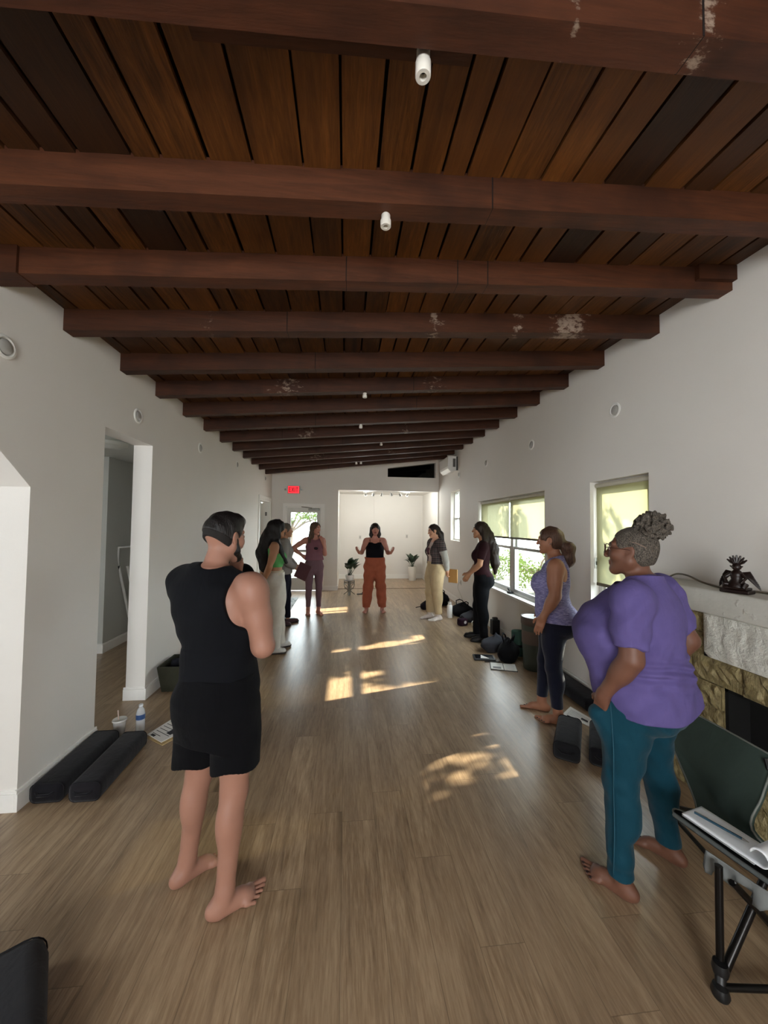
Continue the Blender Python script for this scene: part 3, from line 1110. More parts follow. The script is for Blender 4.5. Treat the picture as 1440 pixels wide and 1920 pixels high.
tag(r, 'six-headed track light under the alcove ceiling', 'track light')
for i, xx in enumerate((0.5, 1.6)):  # two added fill lamps that brighten the alcove, apart from the spot heads
    ld = bpy.data.lights.new('alcove_fill_light', 'POINT')
    ld.energy = 24
    ld.shadow_soft_size = 0.15
    ld.color = (0.97, 1.0, 0.97)
    lo = bpy.data.objects.new('alcove_fill_light', ld)
    COL.objects.link(lo)
    lo.location = (xx, 9.75, 2.42)

# --- outlets
def outlet(name, loc, axis, lab):
    r = empty(name, loc)
    m = MB()
    if axis == 'y':
        m.box((-0.036, -0.006, -0.058), (0.036, 0.0, 0.058), bev=0.003)
        q = MB().box((-0.013, -0.009, -0.03), (0.013, -0.006, -0.004)).box((-0.013, -0.009, 0.004), (0.013, -0.006, 0.03))
    else:
        m.box((-0.006, -0.036, -0.058), (0.0, 0.036, 0.058), bev=0.003)
        q = MB().box((-0.009, -0.013, -0.03), (-0.006, 0.013, -0.004)).box((-0.009, -0.013, 0.004), (-0.006, 0.013, 0.03))
    m.build('cover_plate', flat('outlet_plate', '#c9c6bf', 0.4, var=0.03), r)
    q.build('socket', flat('outlet_grey', '#8d8b86', 0.5), r)
    tag(r, lab, 'outlet')


outlet('wall_outlet', (0.43, 11.42, 1.27), 'y', 'wall plate on the alcove wall beside the woman in orange trousers')
outlet('wall_outlet', (1.89, 11.404, 1.31), 'y', 'wall plate on the alcove wall between the two middle-distance women')
outlet('wall_outlet', (XR, 7.5, 0.48), 'x', 'wall outlet low under the small far window with a cord plugged in')

# --- rug by the far doorway
t = NT('rug_weave')
p_ = t.pos()
vv_ = t.n('ShaderNodeTexVoronoi', ins={'Vector': p_, 'Scale': 5.0}).outputs['Distance']
n_ = t.noise(p_, 60, 3)
c = t.ramp(t.math('ADD', t.math('MULTIPLY', vv_, 1.3), t.math('MULTIPLY', n_, 0.3)), [(0.3, h('#8d9696')), (0.45, h('#c3c8c6')), (0.6, h('#707a7c')), (0.8, h('#bfc4c2'))])
t.set(Base_Color=c, Roughness=0.95)
m = MB().box((-1.72, 6.62, 0.0), (-1.05, 8.5, 0.008), bev=0.003)
tag(m.build('rug', t.m), 'grey patterned runner rug by the far doorway', 'rug')

# --- hall things
r = empty('clothes_rack', (-2.9, 5.3, 0))
m = MB()
for dx in (0.0, 0.07):
    m.tube([(-0.02 + dx, 0.22 + dx, 0.0), (-0.16 + dx, 0.05 + dx, 1.06)], 0.017, 10)
m.build('pole', flat('pole_white', '#d6d6d2', 0.4), r, smooth=0.8)
MB().tube([(-0.17, 0.05, 1.03), (-0.13, -0.02, 1.32), (0.1, 0.3, 1.34)], 0.017, 10).build('top_rail', flat('pole_white', '#d6d6d2', 0.4), r, smooth=0.8)
MB().tube([(-0.175, 0.045, 1.02), (-0.165, 0.03, 1.07)], 0.026, 10).build('clamp', M_BLKPL, r, smooth=0.8)
tag(r, 'folded white tube rack leaning in the dark hall', 'clothes rack')
r = empty('wall_hook_rack', (-3.05, 5.72, 2.0))
MB().box((0.0, -0.06, -0.16), (0.03, 0.06, 0.2), bev=0.006).build('plate', M_BLKPL, r)
for z in (-0.08, 0.05):
    MB().tube([(0.03, 0, z), (0.1, 0, z - 0.02), (0.12, 0, z + 0.04)], 0.012, 8).build('hook', M_BLKPL, r, smooth=0.8)
tag(r, 'dark hook rack fixed high on the hall wall', 'hook rack')
# hall ceiling lamp
r = empty('ceiling_lamp', (-2.43, 4.05, 2.5))
MB().lathe([(0.13, 0), (0.15, -0.02), (0.14, -0.05), (0.08, -0.075), (0.0, -0.08)], n=24, cap=False).build('lamp_shade', flat('opal_glass', '#d3d4ce', 0.3, var=0.02), r, smooth=0.8)
tag(r, 'flush white ceiling lamp in the hall, unlit', 'ceiling lamp')

# --- bolsters
def bolster(loc, rz, L, Wd, H_, lab, group, mat=None, bev=0.035):
    r = empty('yoga_bolster', loc, rz)
    m = MB().box((-Wd / 2, -L / 2, 0), (Wd / 2, L / 2, H_), bev=bev)
    m.build('cushion', mat or BLACKF, r, smooth=0.9)
    # piping round the ends and a carry handle
    for s in (-1, 1):
        q = MB()
        yy = s * (L / 2 - bev * 0.55)
        w2, h2 = Wd / 2, H_
        loop = []
        for (cx_, cz_, a0) in ((w2 - bev, bev, -90), (w2 - bev, h2 - bev, 0), (-w2 + bev, h2 - bev, 90), (-w2 + bev, bev, 180)):
            for k_ in range(6):
                a_ = math.radians(a0 + 18 * k_)
                loop.append((cx_ + (bev * 0.93) * math.cos(a_), yy, cz_ + (bev * 0.93) * math.sin(a_)))
        loop.append(loop[0])
        q.tube(loop, 0.0025, 6)
        q.build('piping', BLACKF, r, smooth=0.8)
    k = MB().tube([(-0.05, -L / 2 + 0.004, H_ * 0.62), (-0.03, -L / 2 - 0.012, H_ * 0.55), (0.03, -L / 2 - 0.012, H_ * 0.55), (0.05, -L / 2 + 0.004, H_ * 0.62)], 0.008, 6)
    k.build('handle', BLACKF, r, smooth=0.8)
    tag(r, lab, 'bolster', group)
    return r


bolster((-1.745, 2.70, 0), 0.03, 0.60, 0.185, 0.115, 'black rectangular bolster against the baseboard by the hall opening', 'bolsters by the hall wall')
bolster((-1.53, 2.68, 0), 0.03, 0.58, 0.175, 0.115, 'black rectangular bolster second from the wall, behind the man in black shorts', 'bolsters by the hall wall', fabric('black_bolster_faded', '#1d1b1f', 0.95, sheen=0.1))
bolster((1.70, 2.695, 0), -0.62, 0.46, 0.175, 0.125, 'black rectangular bolster beside the bare foot of the lavender-top woman', 'bolsters by the windows', fabric('black_bolster_grey', '#1f1f22', 0.95, sheen=0.1))
bolster((1.91, 2.60, 0), -0.62, 0.46, 0.175, 0.125, 'black rectangular bolster half hidden behind the teal leggings', 'bolsters by the windows')
bolster((2.26, 3.50, 0), 0.0, 0.7, 0.2, 0.11, 'long black bolster lying under the tall shaded window', 'bolsters by the windows')
bolster((-1.09, 1.215, 0), 0.62, 0.62, 0.40, 0.14, 'dark wide floor cushion cut off at the lower corner of the picture', 'floor cushions', M_CHAR, 0.068)

# --- papers by the bolsters on both sides
def sheet(name, pts, z, lab, cat, lines=6, mat=None, thick=0.004, pic=True):
    """pts: four floor corners (near-left, near-right, far-right, far-left)"""
    r = empty(name, (sum(p[0] for p in pts) / 4, sum(p[1] for p in pts) / 4, z))
    c0 = Vector(r.location)
    P = [Vector((p[0], p[1], z)) - c0 for p in pts]
    m = MB()
    m.raw(P + [p + Vector((0, 0, thick)) for p in P], [(0, 3, 2, 1), (4, 5, 6, 7), (0, 1, 5, 4), (1, 2, 6, 5), (2, 3, 7, 6), (3, 0, 4, 7)])
    m.build('page', mat or M_PAPER, r)

    def at(u, v_):
        return (P[0] * (1 - u) + P[1] * u) * (1 - v_) + (P[3] * (1 - u) + P[2] * u) * v_ + Vector((0, 0, thick + 0.0006))
    m = MB()
    for i in range(lines):
        v0 = 0.12 + 0.72 * i / max(1, lines)
        u1 = 0.88 if i % 3 else 0.6
        m.raw([at(0.1, v0), at(u1, v0), at(u1, v0 + 0.02), at(0.1, v0 + 0.02)], [(0, 1, 2, 3)])
    if pic:
        m.raw([at(0.6, 0.3), at(0.85, 0.3), at(0.85, 0.52), at(0.6, 0.52)], [(0, 1, 2, 3)])
        m.raw([at(0.15, 0.02), at(0.4, 0.02), at(0.4, 0.1), at(0.15, 0.1)], [(0, 1, 2, 3)])
    m.build('print', M_INK, r)
    tag(r, lab, cat)
    return r


sheet('leaflet', [(-1.52, 3.10), (-1.36, 2.98), (-1.20, 3.22), (-1.42, 3.36)], 0.006, 'white printed leaflet on the floor beside the water bottle', 'leaflet')
sheet('folder', [(-1.50, 3.06), (-1.34, 2.95), (-1.18, 3.20), (-1.38, 3.32)], 0.0, 'tan paper folder lying under the printed leaflet', 'folder', 0, flat('folder_tan', '#b49a6c', 0.7), 0.005, False)
sheet('handout', [(1.93, 3.14), (2.04, 2.92), (2.14, 3.02), (2.08, 3.26)], 0.0, 'white printed handout on the floor behind the navy leggings', 'handout')

# --- iced drink cup
r = empty('drink_cup', (-1.735, 3.115, 0))
t = NT('clear_cup')
t.set(Base_Color=(0.75, 0.76, 0.76, 1), Roughness=0.15)
t.b.inputs['Alpha'].default_value = 0.45
M_CLEAR = t.m
MB().lathe([(0.0, 0.002), (0.032, 0.002), (0.034, 0.006), (0.045, 0.118), (0.048, 0.12)], n=24, cap=False).build('cup', M_CLEAR, r, smooth=0.7)
MB().lathe([(0.0, 0.004), (0.031, 0.004), (0.036, 0.045), (0.0, 0.045)], n=20, cap=False).build('drink', flat('iced_drink', '#4d463e', 0.3), r, smooth=0.7)
MB().lathe([(0.048, 0.116), (0.051, 0.121), (0.048, 0.128), (0.040, 0.127), (0.034, 0.122), (0.0, 0.122)], n=24, cap=False).build('lid', flat('cup_lid', '#c9c9c4', 0.3, var=0.03), r, smooth=0.7)
MB().tube([(-0.002, 0.0, 0.06), (-0.02, 0.01, 0.19)], 0.0045, 8).build('straw', flat('straw_pink', '#b9a49a', 0.5), r, smooth=0.8)
tag(r, 'clear iced-drink cup with white lid and straw at the hall opening', 'cup')

# --- water bottle
r = empty('water_bottle', (-1.61, 3.17, 0))
t = NT('bottle_plastic')
t.set(Base_Color=(0.86, 0.9, 0.93, 1), Roughness=0.08)
t.b.inputs['Alpha'].default_value = 0.5
prof = [(0.0, 0.004), (0.026, 0.0), (0.032, 0.008)]
for k in range(6):
    z = 0.014 + k * 0.013
    prof += [(0.0325, z), (0.0305, z + 0.006)]
prof += [(0.032, 0.1), (0.032, 0.135), (0.0305, 0.15), (0.024, 0.172), (0.0145, 0.186), (0.0135, 0.196)]
MB().lathe(prof, n=22, cap=False).build('bottle', t.m, r, smooth=0.8)
MB().lathe([(0.0327, 0.098), (0.0327, 0.136)], n=22, cap=False).build('label_band', flat('bottle_label', '#35507e', 0.4, var=0.3, scale=60), r, smooth=0.8)
MB().lathe([(0.0, 0.21), (0.015, 0.21), (0.0155, 0.196), (0.0, 0.196)], n=18, cap=False).build('cap', flat('bottle_cap', '#d9dde0', 0.4), r, smooth=0.6)
tag(r, 'clear plastic water bottle with blue label beside the bolsters', 'bottle')

# --- olive basket with things behind the man
r = empty('storage_basket', (-1.63, 4.02, 0))
m = MB()
a, b = 0.15, 0.185
m.prism([(-a, -a), (a, -a), (a, a), (-a, a)], 'z', 0, 0.02)
for (x0_, y0_, x1_, y1_) in ((-1, -1, 1, -1), (1, -1, 1, 1), (1, 1, -1, 1), (-1, 1, -1, -1)):
    m.raw([(x0_ * a, y0_ * a, 0), (x1_ * a, y1_ * a, 0), (x1_ * b, y1_ * b, 0.25), (x0_ * b, y0_ * b, 0.25), (x0_ * (a - 0.02), y0_ * (a - 0.02), 0.02), (x1_ * (a - 0.02), y1_ * (a - 0.02), 0.02), (x1_ * (b - 0.015), y1_ * (b - 0.015), 0.25), (x0_ * (b - 0.015), y0_ * (b - 0.015), 0.25)],
          [(0, 1, 2, 3), (7, 6, 5, 4), (3, 2, 6, 7)])
m.build('body', fabric('olive_felt', '#35352b', 0.95), r)
m = MB()
for k in range(7):
    x_, y_ = rng.uniform(-0.1, 0.1), rng.uniform(-0.1, 0.1)
    m.lathe([(0.0, 0.05), (0.05, 0.08), (0.055, 0.2), (0.035, 0.27), (0.0, 0.285)], (x_, y_, rng.uniform(-0.03, 0.02)), 10)
m.build('folded_cloths', fabric('dark_cloth', '#202127', 0.95), r, smooth=0.8)
tag(r, 'olive fabric storage basket with dark cloths at the wall behind the man', 'basket')

# --- far bags, flask and cords under the windows
def blob_bag(name, loc, rz, sx, sy, sz, mat, lab, cat, seed, handle=True, hmat=None, squash=0.0):
    r = empty(name, loc, rz)
    rr = random.Random(seed)
    n, L = 26, 12
    vv, ff = [], []
    ph = [rr.uniform(0, 6.28) for _ in range(6)]
    for j in range(L + 1):
        tt = j / L
        z = sz * tt
        w_ = (0.9 + 0.25 * math.sin(PI * min(1, tt * 1.2)) - 0.55 * max(0, tt - 0.6) / 0.4 * (1 + squash)) if tt < 1 else 0.04
        for k in range(n):
            a_ = 2 * PI * k / n
            ca_, sa_ = math.cos(a_), math.sin(a_)
            q = (abs(ca_) ** 3.2 + abs(sa_) ** 3.2) ** (-1 / 3.2)
            wob = 1 + 0.06 * math.sin(3 * a_ + ph[0] + 4 * tt) + 0.05 * math.sin(5 * a_ + ph[1] - 7 * tt) + 0.03 * math.sin(9 * a_ + ph[2] + 9 * tt)
            zz = z * (1 + 0.07 * math.sin(2 * a_ + ph[3]) * tt + 0.12 * ca_ * squash * tt)
            vv.append((sx / 2 * q * ca_ * w_ * wob, sy / 2 * q * sa_ * w_ * wob, max(0.0, zz)))
    for j in range(L):
        for k in range(n):
            ff.append((j * n + k, j * n + (k + 1) % n, (j + 1) * n + (k + 1) % n, (j + 1) * n + k))
    ff.append(tuple(range(n - 1, -1, -1)))
    ff.append(tuple(L * n + k for k in range(n)))
    add_obj('body', vv, ff, mat, r, smooth=1.0)
    if handle:
        for s in (-1, 1):
            MB().tube([(-sx * 0.22, s * sy * 0.18, sz * 0.85), (-sx * 0.18, s * sy * 0.3, sz * 1.12), (sx * 0.05, s * sy * 0.34, sz * 1.2), (sx * 0.2, s * sy * 0.28, sz * 1.08), (sx * 0.24, s * sy * 0.18, sz * 0.85)], 0.009, 8).build('strap', hmat or mat, r, smooth=0.9)
        MB().tube([(-sx * 0.3, 0.0, sz * 0.93), (0, 0.0, sz * 0.985), (sx * 0.3, 0.0, sz * 0.93)], 0.004, 6).build('zip', M_CHAR, r)
    tag(r, lab, cat)
    return r


M_BAG = fabric('black_bag_cloth', '#0f0f12', 0.8)
M_GBAG = fabric('grey_bag_cloth', '#3a3b41', 0.85)
blob_bag('shoulder_bag', (2.03, 4.46, 0), 0.9, 0.30, 0.20, 0.26, M_BAG, 'black shoulder bag slumped beside the bin', 'bag', 5)
blob_bag('cushion_bag', (2.02, 4.83, 0), 0.35, 0.36, 0.22, 0.21, M_GBAG, 'grey slumped bag behind the feet of the woman in black', 'bag', 9, False, squash=0.6)
blob_bag('duffel_bag', (2.17, 6.74, 0), 0.25, 0.36, 0.34, 0.22, M_BAG, 'black duffel bag behind the white flask', 'bag', 12)
blob_bag('backpack', (2.18, 6.32, 0), 0.4, 0.30, 0.24, 0.17, M_GBAG, 'dark grey backpack lying under the wide window', 'bag', 21, False, squash=0.5)
blob_bag('tote_bag', (1.98, 7.62, 0), 0.1, 0.34, 0.26, 0.27, M_BAG, 'dark tote bag behind the beige trousers', 'bag', 33)
r = blob_bag('waist_pouch', (1.58, 7.24, 0), 0.3, 0.17, 0.14, 0.16, fabric('dark_pouch', '#191317', 0.9), 'small dark pouch on the floor ahead of the plaid-shirted woman', 'pouch', 41, False)
MB().tube([(-0.06, 0, 0.07), (-0.16, -0.02, 0.06), (-0.22, -0.02, 0.05)], 0.008, 8).build('strap', M_BAG, r, smooth=0.8)

# green rolled mat standing
r = empty('rolled_mat', (2.25, 4.62, 0))
sp_ = []
for k in range(90):
    a_ = k * 0.32
    rad = 0.025 + 0.0024 * a_ * 1.05
    sp_.append((rad * math.cos(a_), rad * math.sin(a_)))
vv = [(p[0], p[1], 0.0) for p in sp_] + [(p[0], p[1], 0.30) for p in sp_]
ff = [(i, i + 1, 90 + i + 1, 90 + i) for i in range(89)]
o = add_obj('mat', vv, ff, fabric('green_mat', '#3f5a50', 0.9), r, smooth=True)
md = o.modifiers.new('s', 'SOLIDIFY')
md.thickness = 0.006
MB().lathe([(0.099, 0.12), (0.101, 0.125), (0.101, 0.145), (0.099, 0.15)], n=24, cap=False).build('strap', M_BAG, r)
tag(r, 'green rolled mat standing by the wall behind the black bag', 'mat')

# laptop sleeve, paper slip, open notebook and pens by the bag
r = empty('tablet_case', (1.74, 4.52, 0), -0.2)
MB().box((-0.13, -0.09, 0), (0.13, 0.09, 0.022), bev=0.008).build('case', M_BLKPL, r)
MB().box((-0.11, -0.07, 0.022), (0.11, 0.07, 0.0235)).build('screen', flat('dark_screen', '#23252a', 0.15, var=0.05), r)
tag(r, 'black tablet case lying flat before the black bag', 'tablet')
o = MB().raw([(1.68, 4.47, 0.0245), (1.78, 4.45, 0.0245), (1.72, 4.58, 0.0245), (1.68, 4.47, 0.026), (1.78, 4.45, 0.026), (1.72, 4.58, 0.026)], [(2, 1, 0), (3, 4, 5), (0, 1, 4, 3), (1, 2, 5, 4), (2, 0, 3, 5)]).build('paper_slip', M_PAPER)
tag(o, 'small white paper slip on the black tablet case', 'paper')
r = empty('notebook', (1.86, 4.22, 0), -0.32)
MB().box((-0.15, -0.11, 0), (0.15, 0.11, 0.006), bev=0.002).build('cover', M_BLKPL, r)
MB().box((-0.143, -0.102, 0.006), (-0.003, 0.102, 0.014), bev=0.004).box((0.003, -0.102, 0.006), (0.143, 0.102, 0.014), bev=0.004).build('pages', M_PAPER, r)
m = MB()
for k in range(7):
    m.box((0.02, -0.085 + k * 0.022, 0.0141), (0.12, -0.083 + k * 0.022, 0.0146))
m.box((-0.12, -0.09, 0.0141), (-0.03, -0.03, 0.0146))
m.build('writing', flat('pencil_grey', '#8b8b8e', 0.8), r)
tag(r, 'open white notebook on the floor before the black bag', 'notebook')
def pen(loc, rz, col, lab, L=0.14, z=0.0):
    r = empty('pen', loc, rz)
    MB().tube([(-L / 2, 0, 0.005), (L / 2 - 0.02, 0, 0.005)], 0.005, 10).build('barrel', flat('pen_' + col[1:], col, 0.3, var=0.05), r, smooth=0.8)
    MB().tube([(L / 2 - 0.02, 0, 0.005), (L / 2 - 0.003, 0, 0.005), (L / 2, 0, 0.005)], [0.005, 0.0018, 0.0008], 10).build('tip', M_STEEL, r, smooth=0.8)
    MB().box((-L / 2 + 0.004, -0.0012, 0.0095), (-L / 2 + 0.045, 0.0012, 0.012)).build('clip', M_STEEL, r)
    tag(r, lab, 'pen')
    return r


pen((1.80, 4.385, 0.0), -0.1, '#15151a', 'black pen on the floor between tablet case and open notebook', 0.2)

# white flask
r = empty('flask', (1.88, 6.55, 0))
MB().lathe([(0.0, 0.0), (0.044, 0.0), (0.048, 0.006), (0.048, 0.205), (0.042, 0.225), (0.027, 0.237), (0.027, 0.243)], n=26, cap=False).build('body', flat('flask_white', '#e2e1dd', 0.35, var=0.02), r, smooth=0.7)
MB().lathe([(0.029, 0.24), (0.031, 0.244), (0.031, 0.264), (0.0, 0.268)], n=22, cap=False).build('cap', flat('flask_cap', '#d0cfca', 0.4), r, smooth=0.7)
MB().tube([(-0.028, 0, 0.25), (-0.03, 0, 0.278), (0, 0, 0.292), (0.03, 0, 0.278), (0.028, 0, 0.25)], 0.006, 8).build('carry_loop', M_STEEL, r, smooth=0.8)
tag(r, 'white insulated flask standing beside the black duffel bag', 'flask')
# purple pouch with a white mark, and the cable loop
r = empty('purple_pouch', (1.95, 6.03, 0), 0.4)
MB().box((-0.08, -0.06, 0), (0.08, 0.06, 0.12), bev=0.03).build('body', fabric('plum_cloth', '#24131f', 0.85), r, smooth=0.9)
MB().lathe([(0.0, -0.0605), (0.026, -0.0605)], (0.01, 0, 0.062), n=18, axis='y', cap=False).build('round_patch', flat('patch_white', '#b8b1b4', 0.6), r)
MB().tube([(-0.03, 0, 0.118), (0, 0, 0.15), (0.03, 0, 0.118)], 0.006, 8).build('loop', M_BAG, r, smooth=0.8)
tag(r, 'small plum pouch with a round white patch beside the backpack', 'pouch')
pts = []
for k in range(30):
    a_ = 2 * PI * k / 29 * 0.8 + 0.6
    pts.append((2.10 + 0.07 * math.cos(a_) + 0.002 * k, 5.87 + 0.03 * math.sin(a_), 0.06 + 0.05 * math.sin(a_)))
pts += [(2.12, 5.82, 0.012), (2.16, 5.76, 0.006), (2.2, 5.7, 0.006), (2.24, 5.68, 0.006)]
tag(MB().tube(pts, 0.006, 8).build('cable', flat('cable_white', '#d3d0ca', 0.5), smooth=0.9), 'white charging cable looped up beside the plum pouch', 'cable')
pts = [(2.382, 7.5, 0.47), (2.35, 7.5, 0.47), (2.30, 7.42, 0.38), (2.34, 7.3, 0.22), (2.32, 7.15, 0.08), (2.28, 7.08, 0.02), (2.30, 6.98, 0.008)]
def smooth_pts(p, n=6):
    out = []
    P = [Vector(q) for q in p]
    for i in range(len(P) - 1):
        a, b, c, d = P[max(i - 1, 0)], P[i], P[i + 1], P[min(i + 2, len(P) - 1)]
        for k in range(n):
            s = k / n
            out.append(0.5 * ((2 * b) + (c - a) * s + (2 * a - 5 * b + 4 * c - d) * s * s + (3 * b - a - 3 * c + d) * s ** 3))
    out.append(P[-1])
    return out


tag(MB().tube(smooth_pts(pts), 0.004, 6).build('power_cord', M_CORD, smooth=0.9), 'thin grey power cord hanging from the far wall outlet', 'cord')
# small black speaker box under the wide window
r = empty('speaker', (2.30, 5.52, 0))
MB().box((-0.06, -0.05, 0), (0.06, 0.05, 0.22), bev=0.008).build('cabinet', M_BLKPL, r)
MB().lathe([(0.0, -0.052), (0.035, -0.052), (0.038, -0.05)], (0, 0, 0.07), n=18, axis='y', cap=False).build('cone', M_CHAR, r)
MB().box((-0.035, -0.03, 0.22), (0.035, 0.03, 0.255), bev=0.006).build('top_grip', M_BLKPL, r)
tag(r, 'small upright black speaker at the wall behind the woman in black', 'speaker')

# bin
r = empty('waste_bin', (2.21, 4.16, 0))
MB().lathe([(0.0, 0.0), (0.115, 0.0), (0.12, 0.01), (0.142, 0.52)], n=32, cap=False).build('body', flat('bin_green_grey', '#3f463f', 0.5, var=0.06), r, smooth=0.7)
MB().lathe([(0.143, 0.515), (0.147, 0.52), (0.15, 0.60), (0.147, 0.608), (0.14, 0.60), (0.138, 0.3)], n=32, cap=False).build('rim_band', flat('bin_brown', '#5a4c44', 0.5, var=0.06), r, smooth=0.7)
MB().lathe([(0.0, 0.597), (0.1, 0.597), (0.137, 0.603)], n=32, cap=False).build('liner', flat('bin_liner', '#d6d4cd', 0.5), r, smooth=0.7)
tag(r, 'round grey-green waste bin with brown rim under the wide window', 'bin')
# dark thing on the wide window's sill
r = empty('window_crank', (2.43, 5.28, 0.665))
MB().box((-0.03, -0.05, 0), (0.03, 0.05, 0.03), bev=0.01).build('base', M_BLKPL, r)
MB().tube([(-0.01, 0.0, 0.03), (-0.02, 0.03, 0.07), (-0.02, -0.03, 0.08)], 0.009, 8).build('handle', M_BLKPL, r, smooth=0.8)
tag(r, 'small dark crank piece on the sill of the wide window', 'window crank')

# --- plants
t = NT('lily_leaf')
t.set(Base_Color=t.mix(t.noise(t.pos(obj=True), 12, 3), h('#16251a'), h('#2d4a2c')), Roughness=0.35)
M_LEAF = t.m


def leaf(m, base, az, lean, L, wd, curl, twist=0.0):
    n = 7
    pts = []
    p = Vector(base)
    el = lean
    d = Vector((math.cos(az) * math.sin(el), math.sin(az) * math.sin(el), math.cos(el)))
    stem = L * 0.9
    m.tube([p, p + d * stem * 0.5, p + d * stem], [0.004, 0.003, 0.0025], 6)
    p = p + d * stem
    side = Vector((-math.sin(az), math.cos(az), 0))
    i0 = len(m.v)
    vv, ff = [], []
    for i in range(n + 1):
        s = i / n
        wv = wd * (math.sin(PI * min(1, s ** 0.75)) ** 0.9) if 0 < s < 1 else 0.001
        el2 = el + curl * s
        d2 = Vector((math.cos(az) * math.sin(el2), math.sin(az) * math.sin(el2), math.cos(el2)))
        up = d2.cross(side)
        vv += [p + side * wv + up * wv * 0.25, p, p - side * wv + up * wv * 0.25]
        p = p + d2 * (L / n)
    for i in range(n):
        a = i * 3
        ff += [(a, a + 1, a + 4, a + 3), (a + 1, a + 2, a + 5, a + 4)]
    m.raw(vv, ff)


def plant(name, loc, pot_h, pot_r, n, L, lab, seed, xmin=None):
    r = empty(name, loc)
    rr = random.Random(seed)
    MB().lathe([(0.0, 0.0), (pot_r * 0.8, 0.0), (pot_r * 0.84, 0.01), (pot_r, pot_h - 0.01), (pot_r, pot_h), (pot_r * 0.93, pot_h), (pot_r * 0.9, pot_h - 0.03), (0, pot_h - 0.03)], n=26, cap=False).build('pot', flat('pot_white', '#d8d5cd', 0.4, var=0.03), r, smooth=0.7)
    MB().lathe([(0.0, pot_h - 0.025), (pot_r * 0.9, pot_h - 0.028)], n=20, cap=False).build('soil', flat('soil', '#1e1710', 0.95), r)
    for k in range(n):
        m = MB()
        az = rr.uniform(0, 2 * PI)
        lean = rr.uniform(0.1, 0.75)
        if xmin is not None and math.cos(az) * math.sin(lean) < xmin:
            az = math.pi - az
        leaf(m, (rr.uniform(-0.03, 0.03), rr.uniform(-0.03, 0.03), pot_h - 0.03), az, lean, L * rr.uniform(0.75, 1.1), L * 0.26, rr.uniform(0.5, 1.3))
        m.build('leaf', M_LEAF, r, smooth=True)
    return tag(r, lab, 'plant', 'potted plants by the alcove')


# ornate stand under the first plant
sx, sy = 0.09, 8.78
r = empty('plant_stand', (sx, sy, 0))
M_IRON = flat('stand_silver', '#7e7b74', 0.35, 0.8, var=0.15)
MB().lathe([(0.0, 0.335), (0.13, 0.335), (0.135, 0.34), (0.135, 0.35), (0.0, 0.35)], n=26, cap=False).build('top_plate', M_IRON, r, smooth=0.6)
MB().lathe([(0.125, 0.27), (0.132, 0.275), (0.132, 0.285), (0.125, 0.29)], n=26, cap=False).build('ring', M_IRON, r, smooth=0.6)
for k in range(3):
    a_ = 2 * PI * k / 3 + 0.5
    ca_, sa_ = math.cos(a_), math.sin(a_)
    pr = [(0.125, 0.335), (0.14, 0.25), (0.115, 0.17), (0.05, 0.12), (0.045, 0.09), (0.09, 0.045), (0.13, 0.02), (0.145, 0.0)]
    MB().tube(smooth_pts([(q * ca_, q * sa_, z) for q, z in pr], 4), 0.010, 8).build('leg', M_IRON, r, smooth=0.8)
    pr = [(0.12, 0.26), (0.07, 0.23), (0.06, 0.18), (0.1, 0.15), (0.12, 0.19)]
    MB().tube(smooth_pts([(q * math.cos(a_ + 1.0), q * math.sin(a_ + 1.0), z) for q, z in pr], 4), 0.007, 8).build('scroll', M_IRON, r, smooth=0.8)
MB().tube([(0, 0, 0.0), (0, 0, 0.335)], 0.035, 12).build('centre_post', M_IRON, r, smooth=0.8)
tag(r, 'silver scrolled metal plant stand at the alcove corner', 'plant stand')
plant('potted_plant', (sx, sy, 0.35), 0.12, 0.105, 22, 0.25, 'dark green leafy plant in a white pot on the silver stand', 4, -0.15)
plant('potted_plant', (2.0, 11.0, 0.0), 0.42, 0.13, 22, 0.235, 'dark green leafy plant in a tall white pot in the alcove corner', 8)
r = empty('sandal', (0.38, 8.86, 0), 0.25)
MB().prism([(-0.12, -0.03), (-0.06, -0.045), (0.06, -0.04), (0.12, -0.03), (0.13, 0.0), (0.12, 0.03), (0.0, 0.035), (-0.1, 0.03)], 'z', 0, 0.018).build('sole', M_BLKPL, r)
MB().tube([(0.03, -0.04, 0.015), (0.04, -0.02, 0.045), (0.04, 0.02, 0.045), (0.03, 0.038, 0.015)], 0.01, 8).build('strap', M_BLKPL, r, smooth=0.8)
tag(r, 'dark sandal on the floor beside the plant stand', 'sandal')

# --- mantel: carved figure and cable
r = empty('carved_statue', (2.185, 1.865, 1.30), math.radians(-70))
M_CARV = flat('dark_carved_wood', '#1d100c', 0.4, var=0.25, scale=40, bump=0.3, bscale=60)
MB().box((-0.065, -0.04, 0), (0.065, 0.04, 0.02), bev=0.006).box((-0.055, -0.034, 0.02), (0.055, 0.034, 0.034), bev=0.006).build('base', M_CARV, r)
m = MB()
m.lathe([(0.0, 0.03), (0.042, 0.034), (0.038, 0.055), (0.024, 0.075), (0.028, 0.095), (0.030, 0.108), (0.018, 0.122), (0.013, 0.128), (0.020, 0.136), (0.021, 0.15), (0.014, 0.162), (0.0, 0.168)], n=16)
for s in (-1, 1):
    m.tube([(s * 0.024, -0.01, 0.105), (s * 0.046, -0.022, 0.085), (s * 0.03, -0.036, 0.06)], [0.010, 0.008, 0.007], 8)
    m.tube([(s * 0.02, -0.01, 0.045), (s * 0.05, -0.03, 0.05), (s * 0.04, -0.038, 0.034)], [0.014, 0.012, 0.010], 8)
m.tube([(0, -0.018, 0.146), (0, -0.032, 0.140)], [0.008, 0.004], 6)
m.build('figure', M_CARV, r, smooth=0.9)
